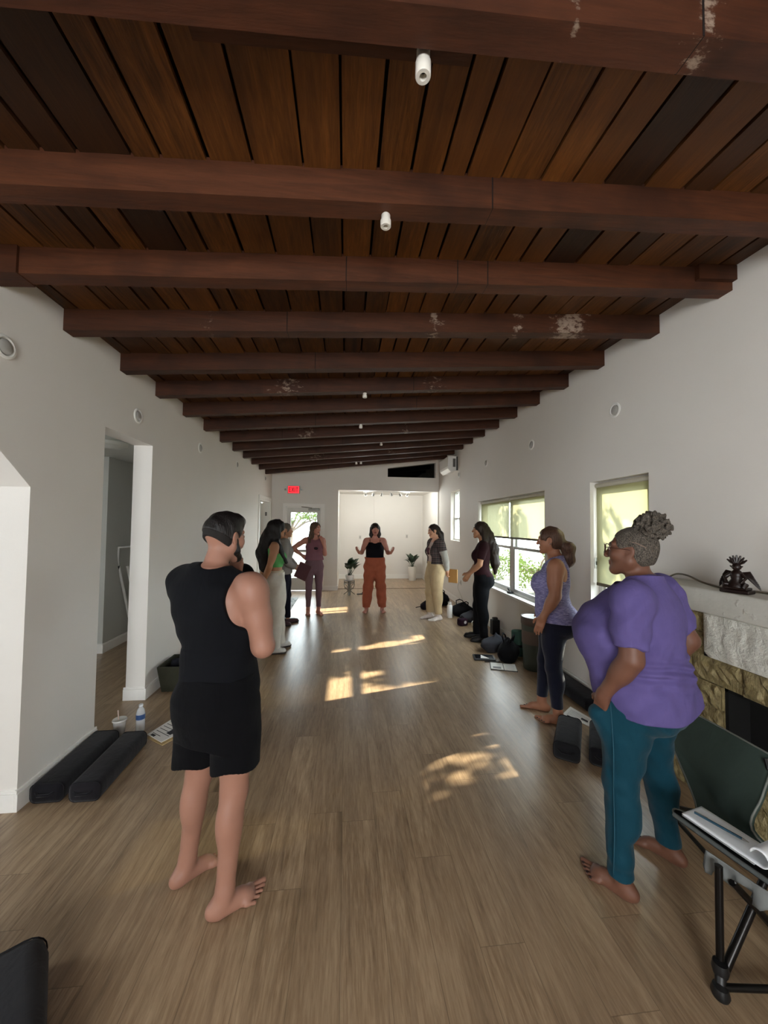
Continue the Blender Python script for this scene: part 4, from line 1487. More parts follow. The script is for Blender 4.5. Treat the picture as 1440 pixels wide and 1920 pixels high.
for s in (-1, 1):
    m = MB()
    for k in range(7):
        a_ = 0.15 + 0.2 * k
        e_ = Vector((s * (0.035 + 0.055 * math.sin(0.5 + a_ * 0.8)), 0.012 + 0.003 * k, 0.105 - 0.068 * (k / 6) ** 0.8 - 0.012))
        m.tube([(s * 0.02, 0.012, 0.112), (s * 0.05, 0.014, 0.118 - 0.006 * k), e_], [0.005, 0.007, 0.003], 6)
    m.build('wing', M_CARV, r, smooth=0.9)
m = MB()
for k in range(7):
    a_ = (k - 3) * 0.33
    m.tube([(math.sin(a_) * 0.012, 0.004, 0.155 + 0.006 * math.cos(a_)), (math.sin(a_) * 0.032, 0.006, 0.155 + 0.03 * math.cos(a_)), (math.sin(a_) * 0.052, 0.004, 0.155 + 0.056 * math.cos(a_))], [0.005, 0.008, 0.0035], 6)
for k in range(5):
    a_ = (k - 2) * 0.45
    m.tube([(math.sin(a_) * 0.02, -0.004, 0.142), (math.sin(a_) * 0.036, -0.002, 0.15)], [0.006, 0.003], 6)
m.build('crown', M_CARV, r, smooth=0.9)
tag(r, 'dark carved wooden winged figure with a spiked crown on the mantel', 'statue')
pts = [(2.36, 2.48, 1.305), (2.30, 2.36, 1.34), (2.26, 2.24, 1.345), (2.24, 2.12, 1.32), (2.235, 2.0, 1.306), (2.25, 1.94, 1.306), (2.31, 1.85, 1.306), (2.34, 1.6, 1.306), (2.33, 1.2, 1.306)]
tag(MB().tube(smooth_pts(pts), 0.006, 8).build('mantel_cable', flat('cable_brown', '#5d5548', 0.5), smooth=0.9), 'brown cable trailing along the mantel to the carved figure', 'cable')

# --- folding sling chair
r = empty('camp_chair', (1.55, 1.45, 0))
c0 = Vector(r.location)
M_GREEN = fabric('dark_green_canvas', '#38443e', 0.85, wr=0.15)
rows = [  # front edge -> seat bottom -> back top ; each row from the far side to the near side
    [(1.42, 1.49, .43), (1.455, 1.34, .425), (1.50, 1.18, .42), (1.54, 1.02, .43)],
    [(1.49, 1.56, .395), (1.54, 1.40, .385), (1.58, 1.26, .385), (1.63, 1.10, .40)],
    [(1.62, 1.58, .365), (1.65, 1.46, .36), (1.65, 1.36, .365), (1.68, 1.24, .39)],
    [(1.80, 1.87, .425), (1.78, 1.70, .385), (1.72, 1.52, .385), (1.665, 1.385, .43)],
    [(1.86, 2.04, .52), (1.83, 1.86, .485), (1.79, 1.64, .49), (1.75, 1.415, .53)],
    [(1.90, 2.12, .61), (1.87, 1.92, .59), (1.84, 1.67, .60), (1.815, 1.43, .625)],
    [(1.92, 2.14, .665), (1.89, 1.94, .66), (1.87, 1.68, .67), (1.845, 1.44, .68)],
]


def catmull(P, t_):
    n = len(P) - 1
    f_ = min(max(t_ * n, 0), n - 1e-6)
    i = int(f_)
    s = f_ - i
    a, b, c, d = P[max(i - 1, 0)], P[i], P[i + 1], P[min(i + 2, n)]
    return 0.5 * ((2 * b) + (c - a) * s + (2 * a - 5 * b + 4 * c - d) * s * s + (3 * b - a - 3 * c + d) * s ** 3)


R3 = [[Vector(p) - c0 for p in q] for q in rows]
NU, NV = 30, 18
grid = []
for i in range(NU + 1):
    ctrl = [catmull([R3[a][b] for a in range(len(R3))], i / NU) for b in range(4)]
    grid.append([catmull(ctrl, j / NV) for j in range(NV + 1)])
split = int(NU * 0.30)


def patch(i0, i1):
    vv = [grid[i][j] for i in range(i0, i1 + 1) for j in range(NV + 1)]
    ff = []
    for i in range(i1 - i0):
        for j in range(NV):
            a = i * (NV + 1) + j
            ff.append((a, a + 1, a + NV + 2, a + NV + 1))
    return vv, ff


for nm, i0, i1, mt in (('seat', 0, split, fabric('black_canvas', '#101214', 0.9)), ('backrest', split, NU, M_GREEN)):
    vv, ff = patch(i0, i1)
    o = add_obj(nm, vv, ff, mt, r, smooth=True)
    md = o.modifiers.new('s', 'SOLIDIFY')
    md.thickness = 0.012
    md.offset = -1 if nm == 'seat' else -1
rim = [grid[i][NV] for i in range(NU + 1)] + [grid[NU][j] for j in range(NV - 1, -1, -1)] + [grid[i][0] for i in range(NU - 1, -1, -1)]
MB().tube(rim, 0.004, 8).build('piping', flat('chair_piping', '#6d706a', 0.7), r, smooth=0.9)
MB().tube([grid[0][j] + Vector((-0.002, 0, 0)) for j in range(NV + 1)], 0.009, 8).build('front_edge', fabric('grey_webbing', '#4b4f4e', 0.8), r, smooth=0.9)
# bunched corner pocket over the leg
pk = []
n = 22
vv, ff = [], []
for j in range(7):
    tt = j / 6
    for k in range(n + 1):
        s = k / n
        base = catmull([Vector((1.405, 1.335, .415)), Vector((1.43, 1.28, .41)), Vector((1.455, 1.2, .41)), Vector((1.48, 1.14, .41))], s) - c0
        vv.append(base + Vector((-0.012 * math.sin(k * 1.3) * tt, 0.01 * math.cos(k * 1.7) * tt, -0.075 * tt * (0.75 + 0.3 * math.sin(k * 0.9 + 0.4)))))
for j in range(6):
    for k in range(n):
        a = j * (n + 1) + k
        ff.append((a, a + 1, a + n + 2, a + n + 1))
o = add_obj('corner_pocket', vv, ff, fabric('grey_webbing2', '#6b6e6d', 0.6), r, smooth=True)
md = o.modifiers.new('s', 'SOLIDIFY')
md.thickness = 0.004
M_TUBE = flat('black_steel_tube', '#1b1918', 0.28, 0.6, var=0.1)
hub = Vector((1.345, 1.235, 0.03)) - c0


def leg(a, b, rad=0.0125):
    MB().tube([a, b], rad, 12).build('leg', M_TUBE, r, smooth=0.8)


V = lambda *p: Vector(p) - c0
leg(V(1.375, 1.262, 0.06), V(1.392, 1.275, 0.41))
leg(V(1.365, 1.25, 0.04), V(1.78, 1.33, 0.52), 0.014)
leg(V(1.43, 1.26, 0.36), V(1.72, 1.20, 0.05))
leg(V(1.35, 1.235, 0.03), V(1.72, 1.19, 0.03), 0.011)
leg(V(1.72, 1.20, 0.04), V(1.835, 1.46, 0.66))
leg(V(1.88, 2.05, 0.02), V(1.92, 2.1, 0.62))
leg(V(1.88, 2.05, 0.03), V(1.68, 1.55, 0.355))
leg(V(1.72, 1.20, 0.03), V(1.88, 2.05, 0.03), 0.011)
for c_, nm in ((V(1.345, 1.235, 0.0), 'foot'), (V(1.72, 1.19, 0.0), 'foot'), (V(1.88, 2.05, 0.0), 'foot')):
    MB().lathe([(0.0, 0.0), (0.024, 0.0), (0.028, 0.012), (0.022, 0.035), (0.0, 0.045)], c_, 18, cap=False).build(nm, M_BLKPL, r, smooth=0.8)
m = MB()
m.lathe([(0.0, 0.05), (0.022, 0.052), (0.026, 0.07), (0.022, 0.092), (0.0, 0.095)], V(1.368, 1.255, 0.0), 16, cap=False)
m.tube([V(1.345, 1.235, 0.02), V(1.372, 1.258, 0.075)], 0.016, 12)
m.build('leg_joint', M_BLKPL, r, smooth=0.8)
tag(r, 'dark green folding camp chair with black legs before the fireplace', 'chair')

# notepad curled at one end, resting on the chair
r = empty('notepad', (1.52, 1.33, 0.0))
c0 = Vector(r.location)


def padsurf(u, v_):
    """u along the pad away from the corner, v across"""
    a = Vector((1.432, 1.465, .444)); b = Vector((1.56, 1.50, .438))
    d = Vector((1.52, 1.06, .450)) - a
    p = a + (b - a) * v_ + d * u
    if u > 0.62:
        s = (u - 0.62) / 0.38
        ang = s * 4.6
        R_ = 0.030
        p = a + (b - a) * v_ + d * 0.62 + d.normalized() * (R_ * math.sin(ang)) + Vector((0, 0, R_ * (1 - math.cos(ang))))
    return p + Vector((0, 0, 0.004)) - c0


nu, nv = 48, 8
vv = [padsurf(i / nu, j / nv) for i in range(nu + 1) for j in range(nv + 1)]
ff = [(i * (nv + 1) + j, i * (nv + 1) + j + 1, (i + 1) * (nv + 1) + j + 1, (i + 1) * (nv + 1) + j) for i in range(nu) for j in range(nv)]
o = add_obj('pages', vv, ff, flat('notepad_white', '#dfe3e6', 0.6, var=0.03), r, smooth=True)
md = o.modifiers.new('s', 'SOLIDIFY')
md.thickness = 0.005
vv = [padsurf(i / nu, j / nv) + Vector((0, 0, -0.006)) for i in range(int(nu * 0.62)) for j in range(nv + 1)]
ff = [(i * (nv + 1) + j, i * (nv + 1) + j + 1, (i + 1) * (nv + 1) + j + 1, (i + 1) * (nv + 1) + j) for i in range(int(nu * 0.62) - 1) for j in range(nv)]
o = add_obj('backing_board', vv, ff, flat('notepad_board', '#8a8d90', 0.7), r, smooth=True)
md = o.modifiers.new('s', 'SOLIDIFY')
md.thickness = 0.003
tag(r, 'white notepad with a curled end lying on the camp chair', 'notepad')
pen((1.513, 1.375, 0.457), math.radians(-66), '#173a4c', 'dark teal pen lying on the curled notepad', 0.17)

# --- trees and shrubs outside
t = NT('tree_leaf')
c = t.mix(t.noise(t.pos(), 2, 3), h('#34451f'), h('#5a6c34'))
df = t.n('ShaderNodeBsdfDiffuse', ins={0: c})
tl = t.n('ShaderNodeBsdfTranslucent', ins={0: c})
mx = t.n('ShaderNodeMixShader', ins={0: 0.3, 1: df.outputs[0], 2: tl.outputs[0]})
t.link(mx.outputs[0], t.out.inputs[0])
M_TREE = t.m
M_BARK = flat('bark', '#5d5347', 0.9, var=0.2)


def foliage(name, clumps, nleaf, size, seed, parent=None):
    rr = np.random.default_rng(seed)
    V_, F_ = [], []
    per = [max(1, int(nleaf * c[3] ** 2 / sum(q[3] ** 2 for q in clumps))) for c in clumps]
    cs = []
    for c_, k in zip(clumps, per):
        d = rr.normal(size=(k, 3))
        d /= np.linalg.norm(d, axis=1, keepdims=True)
        cs.append(np.array(c_[:3]) + d * (rr.random((k, 1)) ** 0.45) * c_[3])
    P = np.concatenate(cs)
    n = len(P)
    a = rr.normal(size=(n, 3)); a /= np.linalg.norm(a, axis=1, keepdims=True)
    b = np.cross(a, rr.normal(size=(n, 3))); b /= np.linalg.norm(b, axis=1, keepdims=True)
    c3 = np.cross(a, b)
    L = size * (0.6 + 0.8 * rr.random((n, 1)))
    W_ = L * 0.34
    v0 = P - a * L; v1 = P + b * W_ + c3 * W_ * 0.3; v2 = P + a * L; v3 = P - b * W_ + c3 * W_ * 0.3
    V_ = np.stack([v0, v1, v2, v3], 1).reshape(-1, 3)
    F_ = [(4 * i, 4 * i + 1, 4 * i + 2) for i in range(n)] + [(4 * i, 4 * i + 2, 4 * i + 3) for i in range(n)]
    return add_obj(name, V_.tolist(), F_, M_TREE, parent)


def tree(name, base, top, clumps, nleaf, size, seed, lab, cat='tree'):
    r = empty(name, base)
    b = Vector(base)
    foliage('crown', [(c_[0] - b.x, c_[1] - b.y, c_[2] - b.z, c_[3]) for c_ in clumps], nleaf, size, seed, r)
    m = MB()
    tp = Vector(top) - b
    m.tube([(0, 0, 0), tp * 0.5 + Vector((0.05, 0.03, 0)), tp], [0.09, 0.07, 0.04], 10)
    for c_ in clumps[:8]:
        e_ = Vector(c_[:3]) - b
        m.tube([tp * 0.75, (tp * 0.75 + e_) / 2 + Vector((0, 0, 0.1)), e_], [0.035, 0.025, 0.01], 7)
    m.build('trunk', M_BARK, r, smooth=0.9)
    tag(r, lab, cat, 'trees outside')
def clumpset(cx, cy, cz, R, n, r0, r1, seed, fl=1.0):
    q = random.Random(seed)
    out = []
    for _ in range(n):
        while True:
            d = (q.uniform(-1, 1), q.uniform(-1, 1), q.uniform(-1, 1))
            if d[0] ** 2 + d[1] ** 2 + d[2] ** 2 <= 1:
                break
        out.append((cx + d[0] * R, cy + d[1] * R, cz + d[2] * R * fl, q.uniform(r0, r1)))
    return out


tree('shade_tree', (5.4, 6.9, -0.15), (5.4, 6.8, 2.4), clumpset(5.3, 6.5, 2.75, 1.35, 26, 0.16, 0.4, 11, 0.8) + clumpset(5.3, 5.5, 2.65, 0.6, 13, 0.10, 0.22, 3), 6600, 0.085, 1, 'leafy tree outside the wide window')
tree('shade_tree', (5.6, 3.5, -0.15), (5.5, 3.6, 2.3), clumpset(5.3, 3.8, 2.6, 1.0, 22, 0.15, 0.36, 23, 0.95), 2200, 0.08, 2, 'leafy tree outside the tall shaded window')
tree('garden_tree', (-2.6, 16.5, -0.15), (-2.3, 16.4, 1.8), clumpset(-1.8, 16.4, 2.05, 0.75, 16, 0.12, 0.26, 5, 0.5), 900, 0.06, 3, 'leafy tree beyond the glazed exit door')
tree('hedge_shrub', (5.2, 9.6, -0.15), (5.2, 9.6, 0.5), clumpset(5.2, 9.5, 0.45, 0.9, 16, 0.16, 0.34, 7, 0.55), 1400, 0.05, 4, 'green shrub outside, seen through the nearer half of the wide window', 'shrub')
tree('hedge_shrub', (5.2, 12.6, -0.15), (5.2, 12.6, 0.6), clumpset(5.2, 12.4, 0.55, 1.1, 18, 0.18, 0.36, 9, 0.55), 1500, 0.055, 5, 'green shrub outside, seen through the farther half of the wide window', 'shrub')
# ================================================================== people
F32 = np.float32


class Prim:
    __slots__ = ('fn', 'lo', 'hi')

    def __init__(self, fn, lo, hi):
        self.fn, self.lo, self.hi = fn, np.array(lo, float), np.array(hi, float)


def cap(a, b, ra, rb):
    a, b = np.array(a, float), np.array(b, float)
    d = b - a
    L2 = max(1e-9, float(d @ d))

    def fn(X, Y, Z):
        px, py, pz = X - a[0], Y - a[1], Z - a[2]
        t_ = np.clip((px * d[0] + py * d[1] + pz * d[2]) / L2, 0, 1)
        return np.sqrt((px - t_ * d[0]) ** 2 + (py - t_ * d[1]) ** 2 + (pz - t_ * d[2]) ** 2) - (ra + (rb - ra) * t_)
    m = max(ra, rb)
    return Prim(fn, np.minimum(a, b) - m, np.maximum(a, b) + m)


def ell(c, r, R=None):
    c, r = np.array(c, float), np.array(r, float)
    M_ = np.eye(3) if R is None else np.array(R, float)

    def fn(X, Y, Z):
        px, py, pz = X - c[0], Y - c[1], Z - c[2]
        if R is not None:
            px, py, pz = (px * M_[0, i] + py * M_[1, i] + pz * M_[2, i] for i in range(3))
        a, b, e = px / r[0], py / r[1], pz / r[2]
        k0 = np.sqrt(a * a + b * b + e * e)
        k1 = np.sqrt((a / r[0]) ** 2 + (b / r[1]) ** 2 + (e / r[2]) ** 2) + 1e-6
        return k0 * (k0 - 1) / k1
    ext = r if R is None else np.sqrt(((M_ * r) ** 2).sum(1))
    return Prim(fn, c - ext, c + ext)


def rbox(c, hs, rad, R=None):
    c, hs = np.array(c, float), np.array(hs, float)
    M_ = np.eye(3) if R is None else np.array(R, float)

    def fn(X, Y, Z):
        px, py, pz = X - c[0], Y - c[1], Z - c[2]
        px, py, pz = (px * M_[0, i] + py * M_[1, i] + pz * M_[2, i] for i in range(3))
        qx, qy, qz = np.abs(px) - hs[0] + rad, np.abs(py) - hs[1] + rad, np.abs(pz) - hs[2] + rad
        return np.sqrt(np.maximum(qx, 0) ** 2 + np.maximum(qy, 0) ** 2 + np.maximum(qz, 0) ** 2) + np.minimum(np.maximum(qx, np.maximum(qy, qz)), 0) - rad
    ext = np.abs(M_) @ hs
    return Prim(fn, c - ext, c + ext)


def loft(levels, e=0.0, pw=2.3):
    """levels: (z, rx, ry, cx, cy); elliptical sections"""
    A = np.array(levels, float)
    zz = np.linspace(A[0, 0], A[-1, 0], 160)

    def sm(col):
        v_ = np.interp(zz, A[:, 0], A[:, col])
        k = np.array([1, 2, 3, 4, 5, 4, 3, 2, 1.0]); k /= k.sum()
        return np.convolve(np.pad(v_, 4, 'edge'), k, 'valid')
    T = [sm(i) for i in (1, 2, 3, 4)]

    def fn(X, Y, Z):
        zc = np.clip(Z, zz[0], zz[-1])
        rx, ry, cx, cy = (np.interp(zc.ravel(), zz, q).reshape(zc.shape) for q in T)
        rx, ry = rx + e, ry + e
        a, b = np.abs(X - cx) / rx, np.abs(Y - cy) / ry
        k0 = (a ** pw + b ** pw) ** (1 / pw)
        d = (k0 - 1) * np.minimum(rx, ry) * (0.55 + 0.45 * np.minimum(1, np.maximum(rx, ry) / np.minimum(rx, ry) * 0.7))
        return np.maximum(d, np.maximum(zz[0] - Z, Z - zz[-1]))
    mx, my = (A[:, 1] + np.abs(A[:, 3])).max() + e, (A[:, 2] + np.abs(A[:, 4])).max() + e
    return Prim(fn, (-mx, -my, A[0, 0]), (mx, my, A[-1, 0]))


def infl(p, e):
    return Prim(lambda X, Y, Z: p.fn(X, Y, Z) - e, p.lo - e, p.hi + e)


def trim(p, pt, n):
    """keep the side where (x-pt).n < 0"""
    pt, n = np.array(pt, float), np.array(n, float)
    n = n / np.linalg.norm(n)
    return Prim(lambda X, Y, Z: np.maximum(p.fn(X, Y, Z), (X - pt[0]) * n[0] + (Y - pt[1]) * n[1] + (Z - pt[2]) * n[2]), p.lo, p.hi)


def xform(p, R, c):
    """prim given in a local frame -> person frame (x = R q + c)"""
    R, c = np.array(R, float), np.array(c, float)

    def fn(X, Y, Z):
        px, py, pz = X - c[0], Y - c[1], Z - c[2]
        return p.fn(*(px * R[0, i] + py * R[1, i] + pz * R[2, i] for i in range(3)))
    cc, hh = (p.lo + p.hi) / 2, (p.hi - p.lo) / 2
    c2, h2 = R @ cc + c, np.abs(R) @ hh
    return Prim(fn, c2 - h2, c2 + h2)


class Model:
    """ordered list of smooth unions / subtractions, meshed by surface nets"""

    def __init__(self):
        self.ops = []
        self.cuts = []
        self.disp = None

    def add(self, p, k=0.02):
        self.ops.append(('u', p, k))
        return self

    def sub(self, p, k=0.006):
        self.ops.append(('s', p, k))
        return self

    def cut(self, fn):
        self.cuts.append(fn)
        return self

    def mesh(self, v, relax=1):
        us = [q for q in self.ops if q[0] == 'u']
        lo = np.min([q[1].lo for q in us], 0) - 0.03 - 3 * v
        hi = np.max([q[1].hi for q in us], 0) + 0.03 + 3 * v
        n = np.ceil((hi - lo) / v).astype(int) + 1
        ax = [(lo[i] + v * np.arange(n[i])).astype(F32) for i in range(3)]
        F = np.full(n, 1.0, F32)
        for kind, p, k in self.ops:
            mg = k + 2.5 * v + (0.02 if self.disp else 0)
            i0 = np.clip(np.floor((p.lo - mg - lo) / v).astype(int), 0, n)
            i1 = np.clip(np.ceil((p.hi + mg - lo) / v).astype(int) + 1, 0, n)
            if (i1 <= i0).any():
                continue
            X, Y, Z = ax[0][i0[0]:i1[0], None, None], ax[1][None, i0[1]:i1[1], None], ax[2][None, None, i0[2]:i1[2]]
            sh = tuple(i1 - i0)
            d = np.broadcast_to(p.fn(np.broadcast_to(X, sh), np.broadcast_to(Y, sh), np.broadcast_to(Z, sh)), sh).astype(F32)
            S = F[i0[0]:i1[0], i0[1]:i1[1], i0[2]:i1[2]]
            if kind == 'u':
                hh = np.maximum(k - np.abs(S - d), 0) / max(k, 1e-6)
                S[...] = np.minimum(S, d) - hh * hh * k * 0.25
            else:
                d = -d
                hh = np.maximum(k - np.abs(S - d), 0) / max(k, 1e-6)
                S[...] = np.maximum(S, d) + hh * hh * k * 0.25
        X, Y, Z = ax[0][:, None, None], ax[1][None, :, None], ax[2][None, None, :]
        if self.disp:
            near = np.abs(F) < 0.05
            I = np.nonzero(near)
            F[I] += self.disp(ax[0][I[0]], ax[1][I[1]], ax[2][I[2]]).astype(F32)
        for c in self.cuts:
            F = np.maximum(F, c(X, Y, Z).astype(F32))
        return surface_nets(F, lo, v, relax)


def surface_nets(F, lo, v, relax=1):
    S = F < 0
    S[0], S[-1], S[:, 0], S[:, -1], S[:, :, 0], S[:, :, -1] = False, False, False, False, False, False
    F = np.where(S, F, np.maximum(F, 1e-6))
    cs = [(a, b, c) for a in (0, 1) for b in (0, 1) for c in (0, 1)]
    n = F.shape
    cnt = np.zeros((n[0] - 1, n[1] - 1, n[2] - 1), np.int8)
    for a, b, c in cs:
        cnt += S[a:n[0] - 1 + a, b:n[1] - 1 + b, c:n[2] - 1 + c]
    act = (cnt > 0) & (cnt < 8)
    I = np.argwhere(act)
    idx = np.full(act.shape, -1, np.int32)
    idx[act] = np.arange(len(I))
    val = np.stack([F[I[:, 0] + a, I[:, 1] + b, I[:, 2] + c] for a, b, c in cs], 1)
    acc = np.zeros((len(I), 3))
    m = np.zeros(len(I))
    for i in range(8):
        for j in range(i + 1, 8):
            if sum(abs(cs[i][q] - cs[j][q]) for q in range(3)) != 1:
                continue
            fa, fb = val[:, i], val[:, j]
            cr = (fa < 0) != (fb < 0)
            t_ = np.where(cr, fa / np.where(cr, fa - fb, 1), 0)
            ca, cb = np.array(cs[i]), np.array(cs[j])
            acc += cr[:, None] * (ca + t_[:, None] * (cb - ca))
            m += cr
    P = lo + (I + acc / np.maximum(m, 1)[:, None]) * v
    quads = []
    A = S[:-1, 1:-1, 1:-1] != S[1:, 1:-1, 1:-1]
    E = np.argwhere(A) + np.array([0, 1, 1])
    i, j, k = E.T
    q = np.stack([idx[i, j - 1, k - 1], idx[i, j, k - 1], idx[i, j, k], idx[i, j - 1, k]], 1)
    fl = S[i, j, k]
    quads.append(np.where(fl[:, None], q, q[:, ::-1]))
    A = S[1:-1, :-1, 1:-1] != S[1:-1, 1:, 1:-1]
    E = np.argwhere(A) + np.array([1, 0, 1])
    i, j, k = E.T
    q = np.stack([idx[i - 1, j, k - 1], idx[i - 1, j, k], idx[i, j, k], idx[i, j, k - 1]], 1)
    fl = S[i, j, k]
    quads.append(np.where(fl[:, None], q, q[:, ::-1]))
    A = S[1:-1, 1:-1, :-1] != S[1:-1, 1:-1, 1:]
    E = np.argwhere(A) + np.array([1, 1, 0])
    i, j, k = E.T
    q = np.stack([idx[i - 1, j - 1, k], idx[i, j - 1, k], idx[i, j, k], idx[i - 1, j, k]], 1)
    fl = S[i, j, k]
    quads.append(np.where(fl[:, None], q, q[:, ::-1]))
    Q = np.concatenate(quads)
    for _ in range(relax):
        s = np.zeros_like(P)
        w_ = np.zeros(len(P))
        for a in range(4):
            b = (a + 1) % 4
            np.add.at(s, Q[:, a], P[Q[:, b]])
            np.add.at(s, Q[:, b], P[Q[:, a]])
            w_ += np.bincount(Q[:, a], minlength=len(P)) + np.bincount(Q[:, b], minlength=len(P))
        P = P * 0.5 + 0.5 * s / np.maximum(w_, 1)[:, None]
    return P, Q


def mesh_obj(name, P, Q, mats, parent, mi=None):
    me = bpy.data.meshes.new(name)
    me.vertices.add(len(P))
    me.vertices.foreach_set('co', P.astype(F32).ravel())
    me.loops.add(len(Q) * 4)
    me.loops.foreach_set('vertex_index', Q.astype(np.int32).ravel())
    me.polygons.add(len(Q))
    me.polygons.foreach_set('loop_start', np.arange(len(Q), dtype=np.int32) * 4)
    if not isinstance(mats, (list, tuple)):
        mats = [mats]
    for m in mats:
        me.materials.append(m)
    if mi is not None:
        me.polygons.foreach_set('material_index', np.asarray(mi, np.int32))
    me.polygons.foreach_set('use_smooth', np.ones(len(Q), bool))
    me.update(calc_edges=True)
    o = bpy.data.objects.new(name, me)
    COL.objects.link(o)
    o.parent = parent
    return o


def rotz(a):
    c, s = math.cos(a), math.sin(a)
    return np.array([[c, -s, 0], [s, c, 0], [0, 0, 1.0]])


def rotx(a):
    c, s = math.cos(a), math.sin(a)
    return np.array([[1.0, 0, 0], [0, c, -s], [0, s, c]])


def unit(v_):
    v_ = np.array(v_, float)
    return v_ / np.linalg.norm(v_)


def frame_of(d, n):
    """columns: across, normal, along"""
    d = unit(d)
    n = np.array(n, float)
    n = unit(n - d * (n @ d))
    return np.stack([np.cross(n, d), n, d], 1)


FEM = [(.74, .07, .07, 0, -.005), (.79, .145, .10, 0, -.012), (.86, .170, .118, 0, -.02), (.93, .166, .113, 0, -.012), (1.01, .145, .098, 0, .002), (1.07, .130, .09, 0, .004),
       (1.15, .132, .094, 0, .0), (1.24, .145, .104, 0, -.002), (1.32, .152, .098, 0, -.014), (1.375, .140, .080, 0, -.022), (1.415, .090, .062, 0, -.022), (1.455, .052, .052, 0, -.018)]
MALE = [(.74, .08, .08, 0, -.005), (.79, .145, .11, 0, -.012), (.86, .165, .122, 0, -.016), (.93, .163, .113, 0, -.008), (1.01, .156, .106, 0, .002), (1.08, .156, .105, 0, .002),
        (1.16, .165, .112, 0, -.002), (1.25, .180, .120, 0, -.006), (1.32, .186, .113, 0, -.016), (1.375, .165, .09, 0, -.026), (1.415, .105, .07, 0, -.026), (1.455, .060, .058, 0, -.018)]
BIG = [(.72, .12, .12, 0, -.02), (.77, .20, .185, 0, -.03), (.85, .235, .222, 0, -.045), (.93, .240, .225, 0, -.028), (1.01, .222, .20, 0, .0), (1.09, .212, .19, 0, .012),
       (1.18, .215, .19, 0, .014), (1.27, .21, .165, 0, .0), (1.34, .19, .13, 0, -.02), (1.39, .155, .098, 0, -.03), (1.43, .10, .075, 0, -.03), (1.47, .064, .066, 0, -.018)]
MID = [(.74, .09, .09, 0, -.01), (.79, .165, .125, 0, -.02), (.86, .195, .155, 0, -.035), (.93, .192, .152, 0, -.02), (1.01, .175, .136, 0, .005), (1.08, .165, .128, 0, .010),
       (1.16, .168, .128, 0, .006), (1.25, .172, .125, 0, -.002), (1.32, .165, .108, 0, -.016), (1.375, .148, .086, 0, -.024), (1.415, .10, .068, 0, -.024), (1.455, .056, .056, 0, -.018)]


